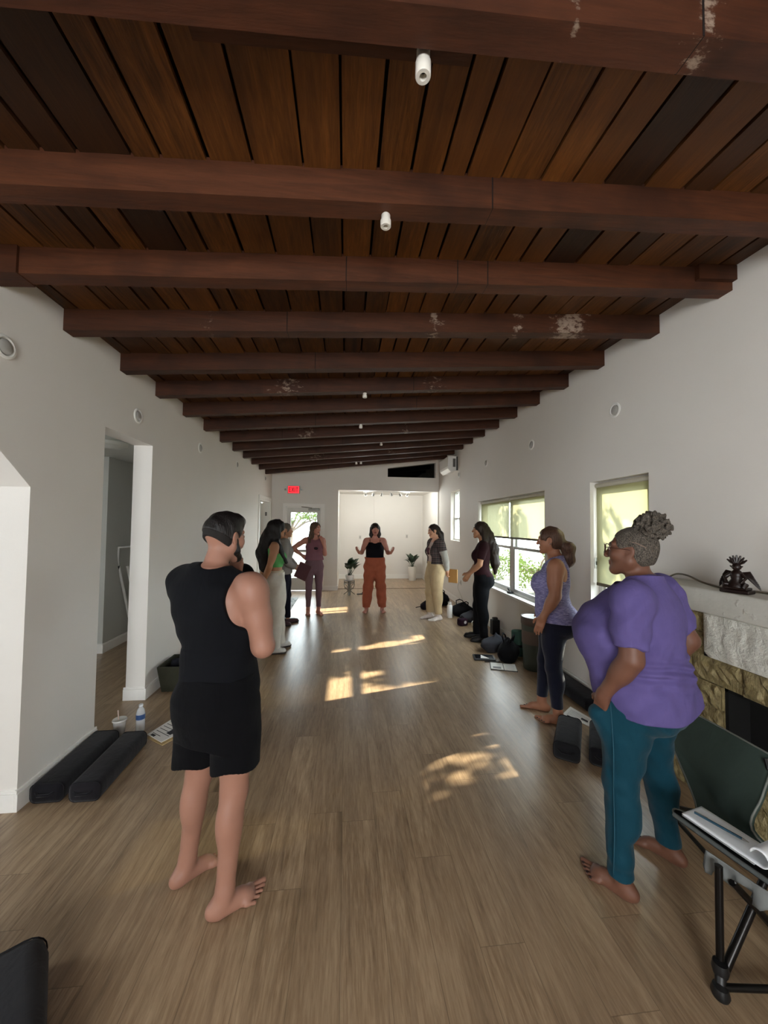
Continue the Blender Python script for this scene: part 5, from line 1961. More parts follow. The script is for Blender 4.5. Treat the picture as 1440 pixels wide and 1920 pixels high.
class Body:
    def __init__(self, H=1.70, levels=FEM, sw=.165, limb=1.0, leg=1.0, bust=0.0, glute=.092, hip=.088, lean=0.0,
                 ankles=((.10, 0), (-.10, 0)), fyaw=(12, -12), arms=None, head=(0, 0), headoff=(0, .02), headscale=1.0, hand=1.0, footlen=1.0, tilt=0.0, side=0.0):
        """ankles / arms are given right side first; angles in degrees, positive turns to the person's right"""
        s = self.s = H / 1.70
        self.H = H
        self.levels = [(z * s, rx * s, ry * s, cx * s + side * s * max(0, z - .9), cy * s + lean * s * max(0, z - .9)) for z, rx, ry, cx, cy in levels]
        self.torso = [loft(self.levels)]
        ln = lambda z: lean * s * max(0, z - .9)
        self.ln = ln
        lx = lambda z: side * s * max(0, z - .9)
        self.legs, self.calves, self.feet, self.toes = [], [], [], []
        self.ankle, self.knee, self.hipj, self.Rf = [], [], [], []
        for i, sd_ in enumerate((1, -1)):
            ax, ay = ankles[i]
            A = np.array([ax, ay, .085 * s])
            Hp = np.array([sd_ * hip * s, -.005 * s, .87 * s])
            K = Hp * .5 + A * .5
            K[2] = .475 * s
            K[1] += .022 * s
            L = leg
            rT, rK, rA = .084 * L * s, .055 * (L * .8 + .2) * s, .036 * (L * .5 + .5) * s
            self.legs.append(cap(Hp, K, rT, rK))
            self.legs.append(ell(Hp * .6 + K * .4 + np.array([0, .012 * s, 0]), (.068 * L * s, .074 * L * s, .17 * s)))
            self.calves.append(cap(K, A, rK * .93, rA))
            Cc = K * .70 + A * .30 + np.array([0, -.020 * s, 0])
            self.calves.append(ell(Cc, (.049 * (L * .7 + .3) * s, .052 * (L * .7 + .3) * s, .115 * s)))
            self.ankle.append(A); self.knee.append(K); self.hipj.append(Hp)
            R = rotz(-math.radians(fyaw[i]))
            self.Rf.append(R)
            c = np.array([ax, ay, 0])
            fs = s * footlen
            inner = -sd_
            put = lambda p: self.feet.append(xform(p, R, c))
            put(cap((0, 0, .10 * s), (0, -.008 * s, .055 * s), rA * .98, .036 * s))
            put(ell((0, -.042 * s, .030 * s), (.031 * s, .036 * s, .034 * s)))
            put(cap((0, -.02 * s, .045 * s), (inner * .006 * s, .075 * fs, .034 * s), .036 * s, .028 * s))
            put(cap((inner * -.004 * s, -.02 * s, .022 * s), (inner * .0 * s, .098 * fs, .018 * s), .030 * s, .027 * s))
            put(cap((inner * .026 * s, .108 * fs, .021 * s), (-inner * .028 * s, .088 * fs, .016 * s), .021 * s, .016 * s))
            for q in range(5):
                x = inner * (.036 - (.0 if q == 0 else .0025) - .0176 * q) * s
                y0 = (.114 - .004 * q - (.0012 * q * q)) * fs
                L_ = (.062, .060, .053, .045, .036)[q] * fs
                r_ = (.0122, .0076, .0073, .0072, .0076)[q] * s
                self.toes.append(xform(cap((x, y0, .017 * s), (x * 1.1, y0 + L_, .0115 * s), r_ * 1.05, r_), R, c))
                self.toes.append(xform(ell((x * 1.1, y0 + L_, .011 * s), (r_ * 1.08, r_ * 1.15, r_)), R, c))
        self.glutes = [ell((sd_ * .078 * s * (hip / .088), -.062 * s * (glute / .092) - .0 * s, .865 * s), (glute * .95 * s, glute * s, glute * 1.05 * s)) for sd_ in (1, -1)]
        self.bust = []
        if bust:
            for sd_ in (1, -1):
                self.bust.append(ell((sd_ * (.055 + bust * .35) * s, (.055 + bust * .6) * s + ln(1.2), (1.235 - bust * .55) * s), ((.055 + bust * .5) * s, (.045 + bust * .62) * s, (.058 + bust * .5) * s)))
        # shoulders, arms, hands
        self.arms, self.fore, self.delt, self.hands = [], [], [], []
        self.sh, self.el, self.wr, self.ad, self.fd = [], [], [], [], []
        arms = arms or [dict(), dict()]
        for i, sd_ in enumerate((1, -1)):
            a = arms[i]
            S_ = np.array([sd_ * sw * s + lx(1.38), -.02 * s + ln(1.38), 1.375 * s]) + np.array(a.get('so', (0, 0, 0))) * s
            up = unit(a.get('up', (sd_ * .16, .0, -1)))
            fo = unit(a.get('fo', (sd_ * .05, .22, -1)))
            E_ = S_ + up * .275 * s * a.get('lu', 1.0)
            W_ = E_ + fo * .245 * s * a.get('lf', 1.0)
            self.sh.append(S_); self.el.append(E_); self.wr.append(W_); self.ad.append(up); self.fd.append(fo)
            l = limb
            self.delt.append(ell(S_ + up * .03 * s, (.056 * l * s, .058 * l * s, .070 * l * s), frame_of(up, (0, 1, .01))))
            self.arms.append(cap(S_, E_, .049 * l * s, .039 * l * s))
            self.arms.append(ell(S_ * .5 + E_ * .5 + np.array([0, .008 * s, 0]), (.045 * l * s, .048 * l * s, .10 * s), frame_of(up, (0, 1, .01))))
            self.fore.append(cap(E_, W_, .038 * l * s, .0255 * (l * .5 + .5) * s))
            self.fore.append(ell(E_ * .72 + W_ * .28, (.041 * l * s, .040 * l * s, .09 * s), frame_of(fo, (.3, 1, .2))))
            self.hands.append(self.make_hand(i, W_, a.get('hd', fo), a.get('pn', (-sd_, 0, 0)), a.get('curl', .35), hand * s, a.get('thumb', .5), a.get('spread', 0.0)))
        # head
        self.neck_b = np.array([lx(1.43), -.022 * s + ln(1.43), 1.41 * s])
        hc = np.array([headoff[0] * s + lx(1.6), headoff[1] * s + ln(1.6) - .0 * s, (1.70 - .112 * headscale) * s])
        self.hs = headscale * s
        self.hc = hc
        self.Rh = rotz(-math.radians(head[0])) @ rotx(math.radians(head[1])) @ np.array([[math.cos(tilt), 0, math.sin(tilt)], [0, 1, 0], [-math.sin(tilt), 0, math.cos(tilt)]])
        self.fat = 0.0
        self.neckr = .050 * s * (1.0 if levels is not MALE else 1.16) * (1.12 if levels is BIG else 1.0)

    def make_hand(self, i, W_, d, n, curl, hs, thumb, spread):
        Fm = frame_of(d, n)
        d, n = Fm[:, 2], Fm[:, 1]
        th = np.cross(d, n) if i == 0 else np.cross(n, d)
        out = [(rbox(W_ + d * .046 * hs, (.036 * hs, .0125 * hs, .046 * hs), .012 * hs, Fm), .012),
               (cap(W_ - d * .01 * hs, W_ + d * .02 * hs, .024 * hs, .022 * hs), .02)]
        for q in range(4):
            L = (.93, 1.04, .97, .76)[q]
            off = (.0285, .0095, -.0095, -.0275)[q]
            p = W_ + d * (.086, .090, .086, .078)[q] * hs + th * off * hs
            ang = curl * .5
            dd0 = unit(d + th * spread * off * 12)
            r_ = (.0088, .009, .0087, .0078)[q] * hs
            for sg, Ls in enumerate((.044, .027, .022)):
                dd = dd0 * math.cos(ang) + n * math.sin(ang)
                p2 = p + dd * Ls * L * hs
                out.append((cap(p, p2, r_, r_ * .93), .004))
                p, r_ = p2, r_ * .93
                ang += curl
        p = W_ + d * .022 * hs + th * .026 * hs + n * .006 * hs
        d1 = unit(th * .75 + d * .65 + n * .3)
        d2 = unit(th * (.75 - thumb) + d * .8 + n * (.25 + thumb * .5))
        out.append((cap(p, p + d1 * .043 * hs, .0135 * hs, .0108 * hs), .012))
        p = p + d1 * .043 * hs
        out.append((cap(p, p + d2 * .032 * hs, .0105 * hs, .0098 * hs), .005))
        p = p + d2 * .032 * hs
        out.append((cap(p, p + unit(d2 + n * .25 - th * .1) * .026 * hs, .0098 * hs, .0082 * hs), .004))
        return out

    def H_(self, p):
        """head-frame primitive (unit head) into the person frame"""
        k = self.hs
        q = Prim(lambda X, Y, Z: p.fn(X / k, Y / k, Z / k) * k, p.lo * k, p.hi * k)
        return xform(q, self.Rh, self.hc)

    def build_head(self, m, jaw=1.0, chub=0.0, nose=1.0, ears=True):
        A = lambda p, k: m.add(self.H_(p), k * self.hs)
        A(ell((0, -.014, .028), (.074, .092, .084)), .01)
        A(ell((0, .028, -.012), (.061 + chub * .008, .062, .084)), .02)
        A(cap((0, .02, -.055), (0, .062, -.096 + .0), .036 * jaw + chub * .012, .0185 * jaw), .03)
        for s in (1, -1):
            A(cap((s * .050 * jaw, .0, -.045), (s * .014, .064, -.094), .018 + chub * .014, .016), .03)
            A(ell((s * .040, .052, -.018), (.026 + chub * .008, .027 + chub * .006, .026)), .02)
            A(cap((s * .012, .084, .031), (s * .044, .068, .033), .0095, .009), .012)
            A(ell((s * .0105, .099, -.030), (.0085, .010, .0075)), .006)
        A(cap((0, .082, .018), (0, .104 * nose + (1 - nose) * .1, -.022), .0075, .0105), .014)
        A(ell((0, .104, -.027), (.0105, .011, .009)), .006)
        for s in (1, -1):
            m.sub(self.H_(ell((s * .031, .098, .011), (.019, .018, .0125))), .012 * self.hs)
        for s in (1, -1):
            A(ell((s * .031, .078, .010), (.0165, .010, .0095)), .003)
        A(cap((-.017, .083, -.055), (.017, .083, -.055), .0055, .0055), .008)
        A(cap((0, .088, -.054), (0, .0885, -.056), .006, .006), .006)
        A(cap((-.014, .0835, -.066), (.014, .0835, -.066), .0068, .0068), .008)
        if ears:
            for s in (1, -1):
                R = rotz(s * .35)
                A(ell((s * .077, -.008, .002), (.0085, .018, .031), R), .006)
                A(ell((s * .076, -.003, -.022), (.008, .010, .013), R), .008)
                m.sub(self.H_(ell((s * .087, -.001, .006), (.007, .010, .018), R)), .004 * self.hs)
        nk = self.Rh @ np.array([0, -.022, -.055]) * self.hs + self.hc
        m.add(cap(self.neck_b, nk, self.neckr * 1.12, self.neckr), .03 * self.s)
        # trapezius slopes
        for S_ in self.sh:
            m.add(cap(self.neck_b + np.array([0, -.006, .012]) * self.s, S_ * .8 + self.neck_b * .2 + np.array([0, 0, .012]) * self.s, self.neckr * .75, .030 * self.s), .035 * self.s)

    def model(self, feet=True, **hd):
        s = self.s
        m = Model()
        for p in self.torso: m.add(p, .02 * s)
        for p in self.glutes: m.add(p, .045 * s)
        for p in self.bust: m.add(p, .03 * s)
        for p in self.legs: m.add(p, .03 * s)
        for p in self.calves: m.add(p, .025 * s)
        if feet:
            for p in self.feet: m.add(p, .018 * s)
            for p in self.toes: m.add(p, .004 * s)
        for p in self.delt: m.add(p, .035 * s)
        for p in self.arms: m.add(p, .022 * s)
        for p in self.fore: m.add(p, .018 * s)
        self.build_head(m, **hd)
        for hnd in self.hands:
            for p, k in hnd: m.add(p, k * s)
        m.cut(lambda X, Y, Z: 0.0005 - Z)
        return m


def face_mats(B, P, Q, brow=True):
    """material index per face: 0 skin, 1 lips, 2 brow, 3 nails"""
    C = P[Q].mean(1)
    L = (C - B.hc) @ B.Rh / B.hs
    mi = np.zeros(len(Q), np.int32)
    lip = (np.abs(L[:, 2] + .0605) < .0115 - .004 * (np.abs(L[:, 0]) / .02) ** 2) & (np.abs(L[:, 0]) < .0215) & (L[:, 1] > .077)
    mi[lip] = 1
    if brow:
        ax = np.abs(L[:, 0])
        br = (ax > .011) & (ax < .048) & (np.abs(L[:, 2] - (.036 - 3.0 * np.maximum(0, ax - .034) ** 1.5)) < .0042) & (L[:, 1] > .055)
        mi[br] = 2
    return mi


M_EYEW = flat('eye_white', '#d9d4cc', 0.2, var=0)
M_IRIS = flat('eye_dark', '#1c110b', 0.15, var=0)


def make_person(B, loc, phi, label, skin_m, lip_m, hair_m, vox=.006, face=None, eyes=True, feet=True, nails=None, stubble=None):
    r = empty('person', (loc[0], loc[1], 0), -math.radians(phi))
    tag(r, label, 'person')
    m = B.model(feet=feet, **(face or {}))
    P, Q = m.mesh(vox)
    mats = [skin_m, lip_m, hair_m]
    mi = face_mats(B, P, Q)
    if nails:
        mats.append(nails)
        C = P[Q].mean(1)
        for t_ in range(0, len(B.toes), 2):
            tip = (B.toes[t_ + 1].lo + B.toes[t_ + 1].hi) / 2
            d_ = C - tip
            mi[(np.linalg.norm(d_, axis=1) < .0105 * B.s) & (d_[:, 2] > .003)] = 3
    if stubble:
        L = (P[Q].mean(1) - B.hc) @ B.Rh / B.hs
        k_ = (L[:, 2] > -.052 - .45 * L[:, 1]) & (L[:, 2] < .06) & (L[:, 1] < .012) & (np.abs(L[:, 0]) < .080) & ~((np.abs(L[:, 0]) > .066) & (L[:, 1] > -.032))
        mats.append(stubble)
        mi[k_ & (mi == 0)] = len(mats) - 1
    b = mesh_obj('body', P, Q, mats, r, mi)
    if eyes:
        for s in (1, -1):
            q = MB()
            c = B.Rh @ (np.array([s * .031, .0795, .010]) * B.hs) + B.hc
            rr_ = .0105 * B.hs
            prof = [(0, -rr_)] + [(rr_ * math.cos(a), rr_ * math.sin(a)) for a in np.linspace(-1.3, 1.3, 9)] + [(0, rr_)]
            M_ = Matrix([list(row) for row in B.Rh]).to_4x4()
            tmp = MB().lathe(prof, n=14, axis='y', cap=False)
            vv = [Vector(c) + (M_ @ Vector(p)) for p in tmp.v]
            mi2 = [1 if (sum(tmp.v[k][1] for k in f_) / len(f_)) > rr_ * .72 else 0 for f_ in tmp.f]
            o = add_obj('eye', vv, tmp.f, [M_EYEW, M_IRIS], r, mi2, smooth=True)
    return r


def garment(name, m, mat, parent, vox=.006, e=None, label=None, relax=1):
    P, Q = m.mesh(vox, relax)
    o = mesh_obj(name, P, Q, mat, parent)
    if label:
        o['label'] = label
    return o


def folds(amp, seed, dirz=1.0, f=34.0, zlo=-9, zhi=9):
    """soft cloth folds: a few warped sine waves"""
    q = random.Random(seed)
    W_ = [(q.uniform(-1, 1), q.uniform(-1, 1), q.uniform(.3, 1) * dirz, q.uniform(0, 6.28), q.uniform(.5, 1.3)) for _ in range(5)]

    def fn(X, Y, Z):
        d = 0
        wx = 0.02 * np.sin(Z * 17 + X * 9 + seed) + 0.02 * np.sin(Y * 13 - X * 11)
        for a, b, c, p, fr in W_:
            n_ = math.sqrt(a * a + b * b + c * c)
            d = d + np.sin((a * (X + wx) + b * (Y + wx) + c * Z) / n_ * f * fr * 1.6 + p) * (0.6 + 0.4 * np.sin(X * 8 + Y * 7 + Z * 5 + p))
        msk = np.clip((Z - zlo) / .05, 0, 1) * np.clip((zhi - Z) / .05, 0, 1)
        return amp * d / 2.2 * msk
    return fn


def strands(amp, seed, f=160.0):
    q = random.Random(seed)
    p1, p2 = q.uniform(0, 6), q.uniform(0, 6)

    def fn(X, Y, Z):
        wv = .012 * np.sin(Z * 22 + p1) + .006 * np.sin(Z * 51 + p2)
        a = (X + wv) * f + np.sin(Z * 9 + p1) * 1.5
        b = (Y + wv) * f * .9 + np.sin(Z * 11 + p2) * 1.5
        return amp * (np.sin(a) * .6 + np.sin(b) * .6 + np.sin(a * .43 + b * .51 + p1) * .8)
    return fn


def hair_cap(B, m, thick=.012, face=((0, .085, -.035), (.068, .075, .112)), nape=-.075, ears=True, k=.012):
    m.add(B.H_(infl(ell((0, -.016, .030), (.0755, .093, .086)), thick)), .01)
    m.add(B.H_(infl(ell((0, -.035, -.01), (.068, .066, .07)), thick)), .02)
    return m


def hair_trim(B, m, face=((0, .085, -.035), (.068, .075, .112)), ears=True):
    m.sub(B.H_(ell(*face)), .008)
    if ears:
        for s in (1, -1):
            m.sub(B.H_(ell((s * .085, .004, -.012), (.024, .026, .045))), .006)
    return m


def headcut(B, n, c):
    """cut in head frame: remove where q.n > c"""
    n = unit(n)
    nw = B.Rh @ n
    cw = c * B.hs + nw @ B.hc
    return lambda X, Y, Z: X * nw[0] + Y * nw[1] + Z * nw[2] - cw


# --- garment makers
def shirt(B, e=.009, hem=.85, sleeves=None, neck=(.075, .035), extra=(), loose=0.0, skirt=0.0, amp=.0, seed=1, busts=True, hipadd=True, glutes=True, sleeve_e=.014, z0=None):
    """sleeves: fraction of the upper arm, or >1 to run down the forearm"""
    s = B.s
    m = Model()
    lv = [(z, rx + loose * s + skirt * s * max(0, 1.15 * s - z) / .3, ry + loose * s + skirt * s * max(0, 1.15 * s - z) / .3, cx, cy) for z, rx, ry, cx, cy in B.levels]
    if hem * s < lv[0][0] + .05:
        z_, rx, ry, cx, cy = lv[2]
        lv = [(hem * s - .03, rx, ry, cx, cy), (lv[1][0], rx, ry, cx, cy)] + lv[2:]
    m.add(loft(lv, e), .02 * s)
    if glutes:
        for p in B.glutes: m.add(infl(p, e + skirt * .3), .045 * s)
    if busts:
        for p in B.bust: m.add(infl(p, e), .03 * s)
    for p in extra: m.add(p, .02 * s)
    for i in range(2):
        nb = B.neck_b + np.array([0, -.006, .006]) * s
        m.add(cap(nb, B.sh[i] * .85 + B.neck_b * .15 + np.array([0, 0, .010]) * s, B.neckr * .75 + e, .032 * s + e), .035 * s)
    if sleeves is not None:
        for i in range(2):
            m.add(infl(B.delt[i], e), .035 * s)
            se = sleeve_e
            if sleeves <= 1:
                pt = B.sh[i] + (B.el[i] - B.sh[i]) * sleeves
                for p in B.arms[2 * i:2 * i + 2]:
                    m.add(trim(infl(p, se), pt, B.ad[i]), .022 * s)
            else:
                for p in B.arms[2 * i:2 * i + 2]: m.add(infl(p, se), .022 * s)
                pt = B.el[i] + (B.wr[i] - B.el[i]) * (sleeves - 1)
                for p in B.fore[2 * i:2 * i + 2]:
                    m.add(trim(infl(p, se), pt, B.fd[i]), .018 * s)
    if amp:
        m.disp = folds(amp, seed)
    m.cut(lambda X, Y, Z: hem * s - Z + 0 * X)
    nr, nd = neck
    m.sub(ell(B.neck_b + np.array([0, .03, .055 - nd * .3]) * s, (nr * s, (nr + .01) * s, (.05 + nd) * s)), .006)
    return m


def pants(B, e=.007, waist=1.04, hem=.10, flare=0.0, loose=0.0, amp=0.0, seed=2, f=30, cuff=None, zlo=-9):
    s = B.s
    m = Model()
    m.add(loft(B.levels, e + loose * .3), .02 * s)
    for p in B.glutes: m.add(infl(p, e + loose * .2), .045 * s)
    for i in range(2):
        for p in B.legs[2 * i:2 * i + 2]: m.add(infl(p, e + loose), .03 * s)
        if hem < .45:
            for p in B.calves[2 * i:2 * i + 2]: m.add(infl(p, e + loose * .8), .025 * s)
            A, K = B.ankle[i], B.knee[i]
            if flare:
                m.add(cap(K, A - np.array([0, 0, .06 * s]), .055 * s + loose, .04 * s + flare), .03)
            elif hem < .1:
                m.add(cap(K * .2 + A * .8, A - np.array([0, 0, .05 * s]), .04 * s + e + loose * .5, .037 * s + e + loose * .4), .02)
            if cuff:
                m.add(cap(A + np.array([0, 0, .055 * s]), A + np.array([0, 0, .02 * s]), .043 * s, .041 * s), .008)
    if amp:
        m.disp = folds(amp, seed, f=f, zlo=zlo)
    m.cut(lambda X, Y, Z: Z - waist * s + 0 * X)
    m.cut(lambda X, Y, Z: hem * s - Z + 0 * X)
    return m


def shoe(B, i, e=.012, mat=None, sole=None, parent=None, name='shoe', vox=.006, toe=.165, collar=.075):
    s = B.s
    c = np.array([B.ankle[i][0], B.ankle[i][1], 0])
    R = B.Rf[i]
    m = Model()
    add = lambda p, k: m.add(xform(p, R, c), k)
    add(cap((0, -.03 * s, .05 * s), (0, toe * .55 * s, .045 * s), .040 * s + e * .5, .034 * s + e * .4), .02)
    add(cap((0, -.03 * s, .03 * s), (0, toe * s - .02, .026 * s), .036 * s + e * .5, .036 * s + e * .4), .02)
    add(cap((0, -.02 * s, .05 * s), (0, -.012 * s, collar * s), .038 * s + e * .5, .040 * s + e * .3), .02)
    m.cut(lambda X, Y, Z: .012 - Z + 0 * X)
    m.cut(lambda X, Y, Z: Z - (collar + .02) * s + 0 * X)
    o = garment(name, m, mat, parent, vox)
    if sole is not None:
        m = Model()
        m.add(xform(cap((0, -.038 * s, .03), (0, toe * s - .015, .03), .042 * s + e * .5, .040 * s + e * .5), R, c), .01)
        m.cut(lambda X, Y, Z: Z - .026 + 0 * X)
        m.cut(lambda X, Y, Z: .001 - Z + 0 * X)
        garment('sole', m, sole, o, vox)
    return o


def sock(B, i, mat, parent, top=.12, vox=.006, e=.004):
    s = B.s
    m = Model()
    for p in B.feet[5 * i:5 * i + 5]: m.add(infl(p, e), .02 * s)
    for p in B.toes[10 * i:10 * i + 10]: m.add(infl(p, e), .02 * s)
    for p in B.calves[2 * i:2 * i + 2]: m.add(infl(p, e), .02 * s)
    m.cut(lambda X, Y, Z: Z - top * s + 0 * X)
    m.cut(lambda X, Y, Z: .0004 - Z + 0 * X)
    return garment('sock', m, mat, parent, vox)


S_TAN = skin('skin_tan', '#987160')
S_LIGHT = skin('skin_light', '#c79a80')
S_ROSE = skin('skin_rose', '#b98372')
S_OLIVE = skin('skin_olive', '#b08466')
S_BROWN = skin('skin_brown', '#684738')
S_MED = skin('skin_medium', '#996c54')
LIP_A = flat('lip_rose', '#8a4a42', 0.4, var=0.05)
LIP_B = flat('lip_brown', '#6a3a30', 0.4, var=0.05)
H_BLACK = hairmat('hair_black', '#0a0808', '#1c1716')
H_DARK = hairmat('hair_dark_brown', '#150d0a', '#33231a')
H_BROWN = hairmat('hair_brown', '#33211a', '#5f4332')
H_MID = hairmat('hair_mid_brown', '#3a2a20', '#6d5240')
H_GREY = hairmat('hair_grey_brown', '#1e1a17', '#6f675d', (300, 300, 120), 0.8)
H_PALE = hairmat('hair_ash', '#4f4842', '#8d857c')
VN, VF = 0.0048, 0.0064

# ---------------- man in the black tank top
B = Body(H=1.70, levels=[(z, rx * (.92 if z < 1.1 else 1.05), ry, cx, cy) for z, rx, ry, cx, cy in MALE], side=-.11, sw=.208, limb=1.30, leg=1.06, glute=.085, hip=.092, lean=.02,
         ankles=((.105, -.063), (-.163, -.002)), fyaw=(38, 23),
         arms=[dict(up=(.17, .12, -1), fo=(-.62, .80, -.05), hd=(-.9, .35, .0), pn=(0, -1, .1), curl=.4, so=(.0, .01, .0)),
               dict(up=(.10, .75, -.85), fo=(.50, -.05, 1), hd=(.25, -.1, 1), pn=(.4, -1, .2), curl=.9, lu=1.0, so=(.012, .05, -.01))],
         head=(8, -5), headoff=(.028, .045), headscale=.985)
man = make_person(B, (-.565, 1.79), 24, 'bearded man in black tank top and shorts, barefoot, seen from behind', S_TAN, LIP_A, H_BLACK, .0042, dict(jaw=1.12))
M_TANK = fabric('black_tank_jersey', '#0d0e12', 0.9, wr=0.25)
m = shirt(B, .011, .88, None, neck=(.085, .05), loose=.010, skirt=.006, amp=.005, seed=4, busts=False, glutes=False)
m.add(loft([(.76, .158, .128, 0, -.018), (.85, .160, .134, 0, -.02), (.95, .154, .122, 0, -.01), (1.08, .152, .108, -.02, 0)], .006), .03)
c = B.sh[0]
m.add(trim(infl(B.delt[1], .012), B.sh[1] + B.ad[1] * .075, B.ad[1]), .085)
m.add(cap(B.neck_b + np.array([-.03, -.02, .0]), B.sh[1] + np.array([.01, -.03, .015]), .05, .062), .06)
m.sub(ell(c + np.array([.05, -.01, -.04]), (.130, .17, .150)), .008)
garment('tank_top', m, M_TANK, man, .0042)
m = Model()
m.add(loft([(.70, .160, .13, 0, -.02), (.80, .174, .148, 0, -.028), (.88, .174, .150, 0, -.03), (.96, .164, .135, 0, -.012), (1.0, .165, .12, 0, -.005)], .004), .02)
for i in range(2):
    K, Hp = B.knee[i], B.hipj[i]
    sx = 1 if i == 0 else -1
    m.add(cap(Hp + np.array([sx * .006, -.012, -.02]), K + np.array([sx * .012, -.006, .02]), .108, .104), .035)
m.disp = folds(.0045, 8, f=22)
m.cut(lambda X, Y, Z: Z - .985 + 0 * X)
m.cut(lambda X, Y, Z: .565 + .18 * X + .010 * np.sin(X * 26 + Y * 19) - .10 * Y - Z)
garment('shorts', m, fabric('black_shorts_cotton', '#09090c', 0.9, wr=0.4), man, .0042)
m = Model()
hair_cap(B, m, .006)
m.add(B.H_(ell((0, .02, .088), (.066, .082, .040))), .03)
hair_trim(B, m, ((0, .10, -.045), (.075, .085, .125)))
m.disp = strands(.0012, 3)
m.cut(headcut(B, (0, -.55, -1), .022))
garment('hair', m, H_BLACK, man, .004)
m = Model()
hair_cap(B, m, .0022)
hair_trim(B, m, ((0, .10, -.045), (.085, .095, .125)))
m.cut(headcut(B, (0, -.62, -1), .052))
o_ = garment('hair_fade', m, flat('hair_fade', '#15110f', 0.85, var=0.3, scale=300), man, .003)
m = Model()
for s in (1, -1):
    m.add(B.H_(cap((s * .059, .012, -.012), (s * .051, .026, -.060), .0135, .0185)), .01)
    m.add(B.H_(cap((s * .051, .026, -.060), (s * .014, .070, -.097), .0205, .0195)), .02)
m.add(B.H_(cap((-.010, .074, -.090), (.010, .074, -.090), .021, .021)), .02)
m.add(B.H_(cap((-.022, .088, -.046), (.022, .088, -.046), .006, .006)), .01)
m.disp = strands(.001, 5)
garment('beard', m, H_BLACK, man, .004)

# ---------------- person in black behind him
B = Body(H=1.62, levels=FEM, sw=.188, limb=1.0, bust=.02, ankles=((.10, 0), (-.10, .02)), head=(10, -3), headoff=(-.02, .02),
         arms=[dict(up=(.42, .05, -1), fo=(-.45, .75, -.25), curl=.5), dict(up=(-.2, .1, -1), fo=(.5, .7, -.3), curl=.5)])
p2 = make_person(B, (-.855, 2.82), 34, 'person in long-sleeved black top mostly hidden behind the bearded man', S_LIGHT, LIP_A, H_DARK, VF + .001)
garment('top', shirt(B, .012, .84, 1.9, amp=.003, loose=.008, sleeve_e=.016), fabric('black_top_cotton', '#101013', 0.9), p2, VF)
garment('trousers', pants(B, .009, 1.03, .08, loose=.012, amp=.002), fabric('black_trouser_cloth', '#121214', 0.9), p2, VF)
m = Model(); hair_cap(B, m, .012); m.add(B.H_(cap((0, -.09, .0), (0, -.10, -.13), .045, .03)), .03); hair_trim(B, m); m.disp = strands(.0015, 8)
garment('hair', m, H_DARK, p2, VF)

# ---------------- woman in green crop top
B = Body(H=1.70, levels=FEM, sw=.160, limb=.95, leg=1.0, bust=.03, ankles=((.10, -.04), (-.10, .06)), fyaw=(10, -6),
         arms=[dict(up=(.22, -.28, -1), fo=(-.42, -.30, -1), hd=(-.35, -.1, -1), pn=(-.2, -1, 0), curl=.5),
               dict(up=(-.22, -.28, -1), fo=(.42, -.34, -1), hd=(.35, -.1, -1), pn=(.2, -1, 0), curl=.5)], head=(-8, -4), headoff=(0, .03))
p3 = make_person(B, (-.93, 4.98), 72, 'long-haired woman in green crop top and white wide trousers', S_OLIVE, LIP_A, H_BLACK, VF, feet=False)
m = shirt(B, .008, 1.10, None, neck=(.09, .10), amp=.001)
for i, sd_ in enumerate((1, -1)):
    m.sub(ell(B.sh[i] + np.array([sd_ * .03, 0, -.01]), (.075, .15, .125)), .008)
m.cut(lambda X, Y, Z: Z - 1.345 + 0 * X)
garment('crop_top', m, fabric('green_ribbed_jersey', '#63b06c', 0.85), p3, VF)
for sd_ in (1, -1):
    MB().tube([(sd_ * .075, .085, 1.30), (sd_ * .085, .05, 1.375), (sd_ * .085, -.03, 1.405), (sd_ * .08, -.10, 1.33), (sd_ * .07, -.11, 1.26)], .006, 8).build('strap', MATS['green_ribbed_jersey'], p3, smooth=True)
m = pants(B, .012, 1.035, .075, flare=.075, loose=.044, amp=.007, seed=5, f=22)
garment('trousers', m, fabric('white_trouser_cotton', '#cfcac0', 0.85, wr=0.3), p3, VF)
m = pants(B, .016, 1.055, 1.0)
garment('waistband', m, fabric('cream_waistband', '#d3cbb8', 0.85), p3, VF)
for i in range(2):
    shoe(B, i, .014, flat('sneaker_white', '#d8d6d2', 0.5, var=0.05), flat('sneaker_sole', '#4a4442', 0.7), p3, 'sneaker', VF, toe=.17)
m = Model()
hair_cap(B, m, .018)
m.add(B.H_(cap((0, -.07, .02), (0, -.115, -.15), .075, .085)), .04)
bk = lambda x, y, z: (x, y, z)
m.add(cap((0.0, -.075, 1.50), (0.0, -.135, 1.28), .085, .10), .05)
m.add(cap((0.0, -.135, 1.28), (0.02, -.135, 1.09), .095, .06), .05)
m.add(cap((.06, -.03, 1.52), (.115, .03, 1.36), .045, .045), .03)
m.add(cap((.115, .03, 1.36), (.128, .128, 1.16), .042, .020), .03)
m.add(cap((.075, .02, 1.60), (.085, .03, 1.50), .030, .035), .03)
m.add(cap((-.06, -.03, 1.52), (-.115, .0, 1.30), .045, .03), .03)
hair_trim(B, m, ((-.01, .095, -.04), (.066, .075, .115)), ears=False)
m.disp = strands(.003, 12, 120)
garment('hair', m, H_BLACK, p3, .006)

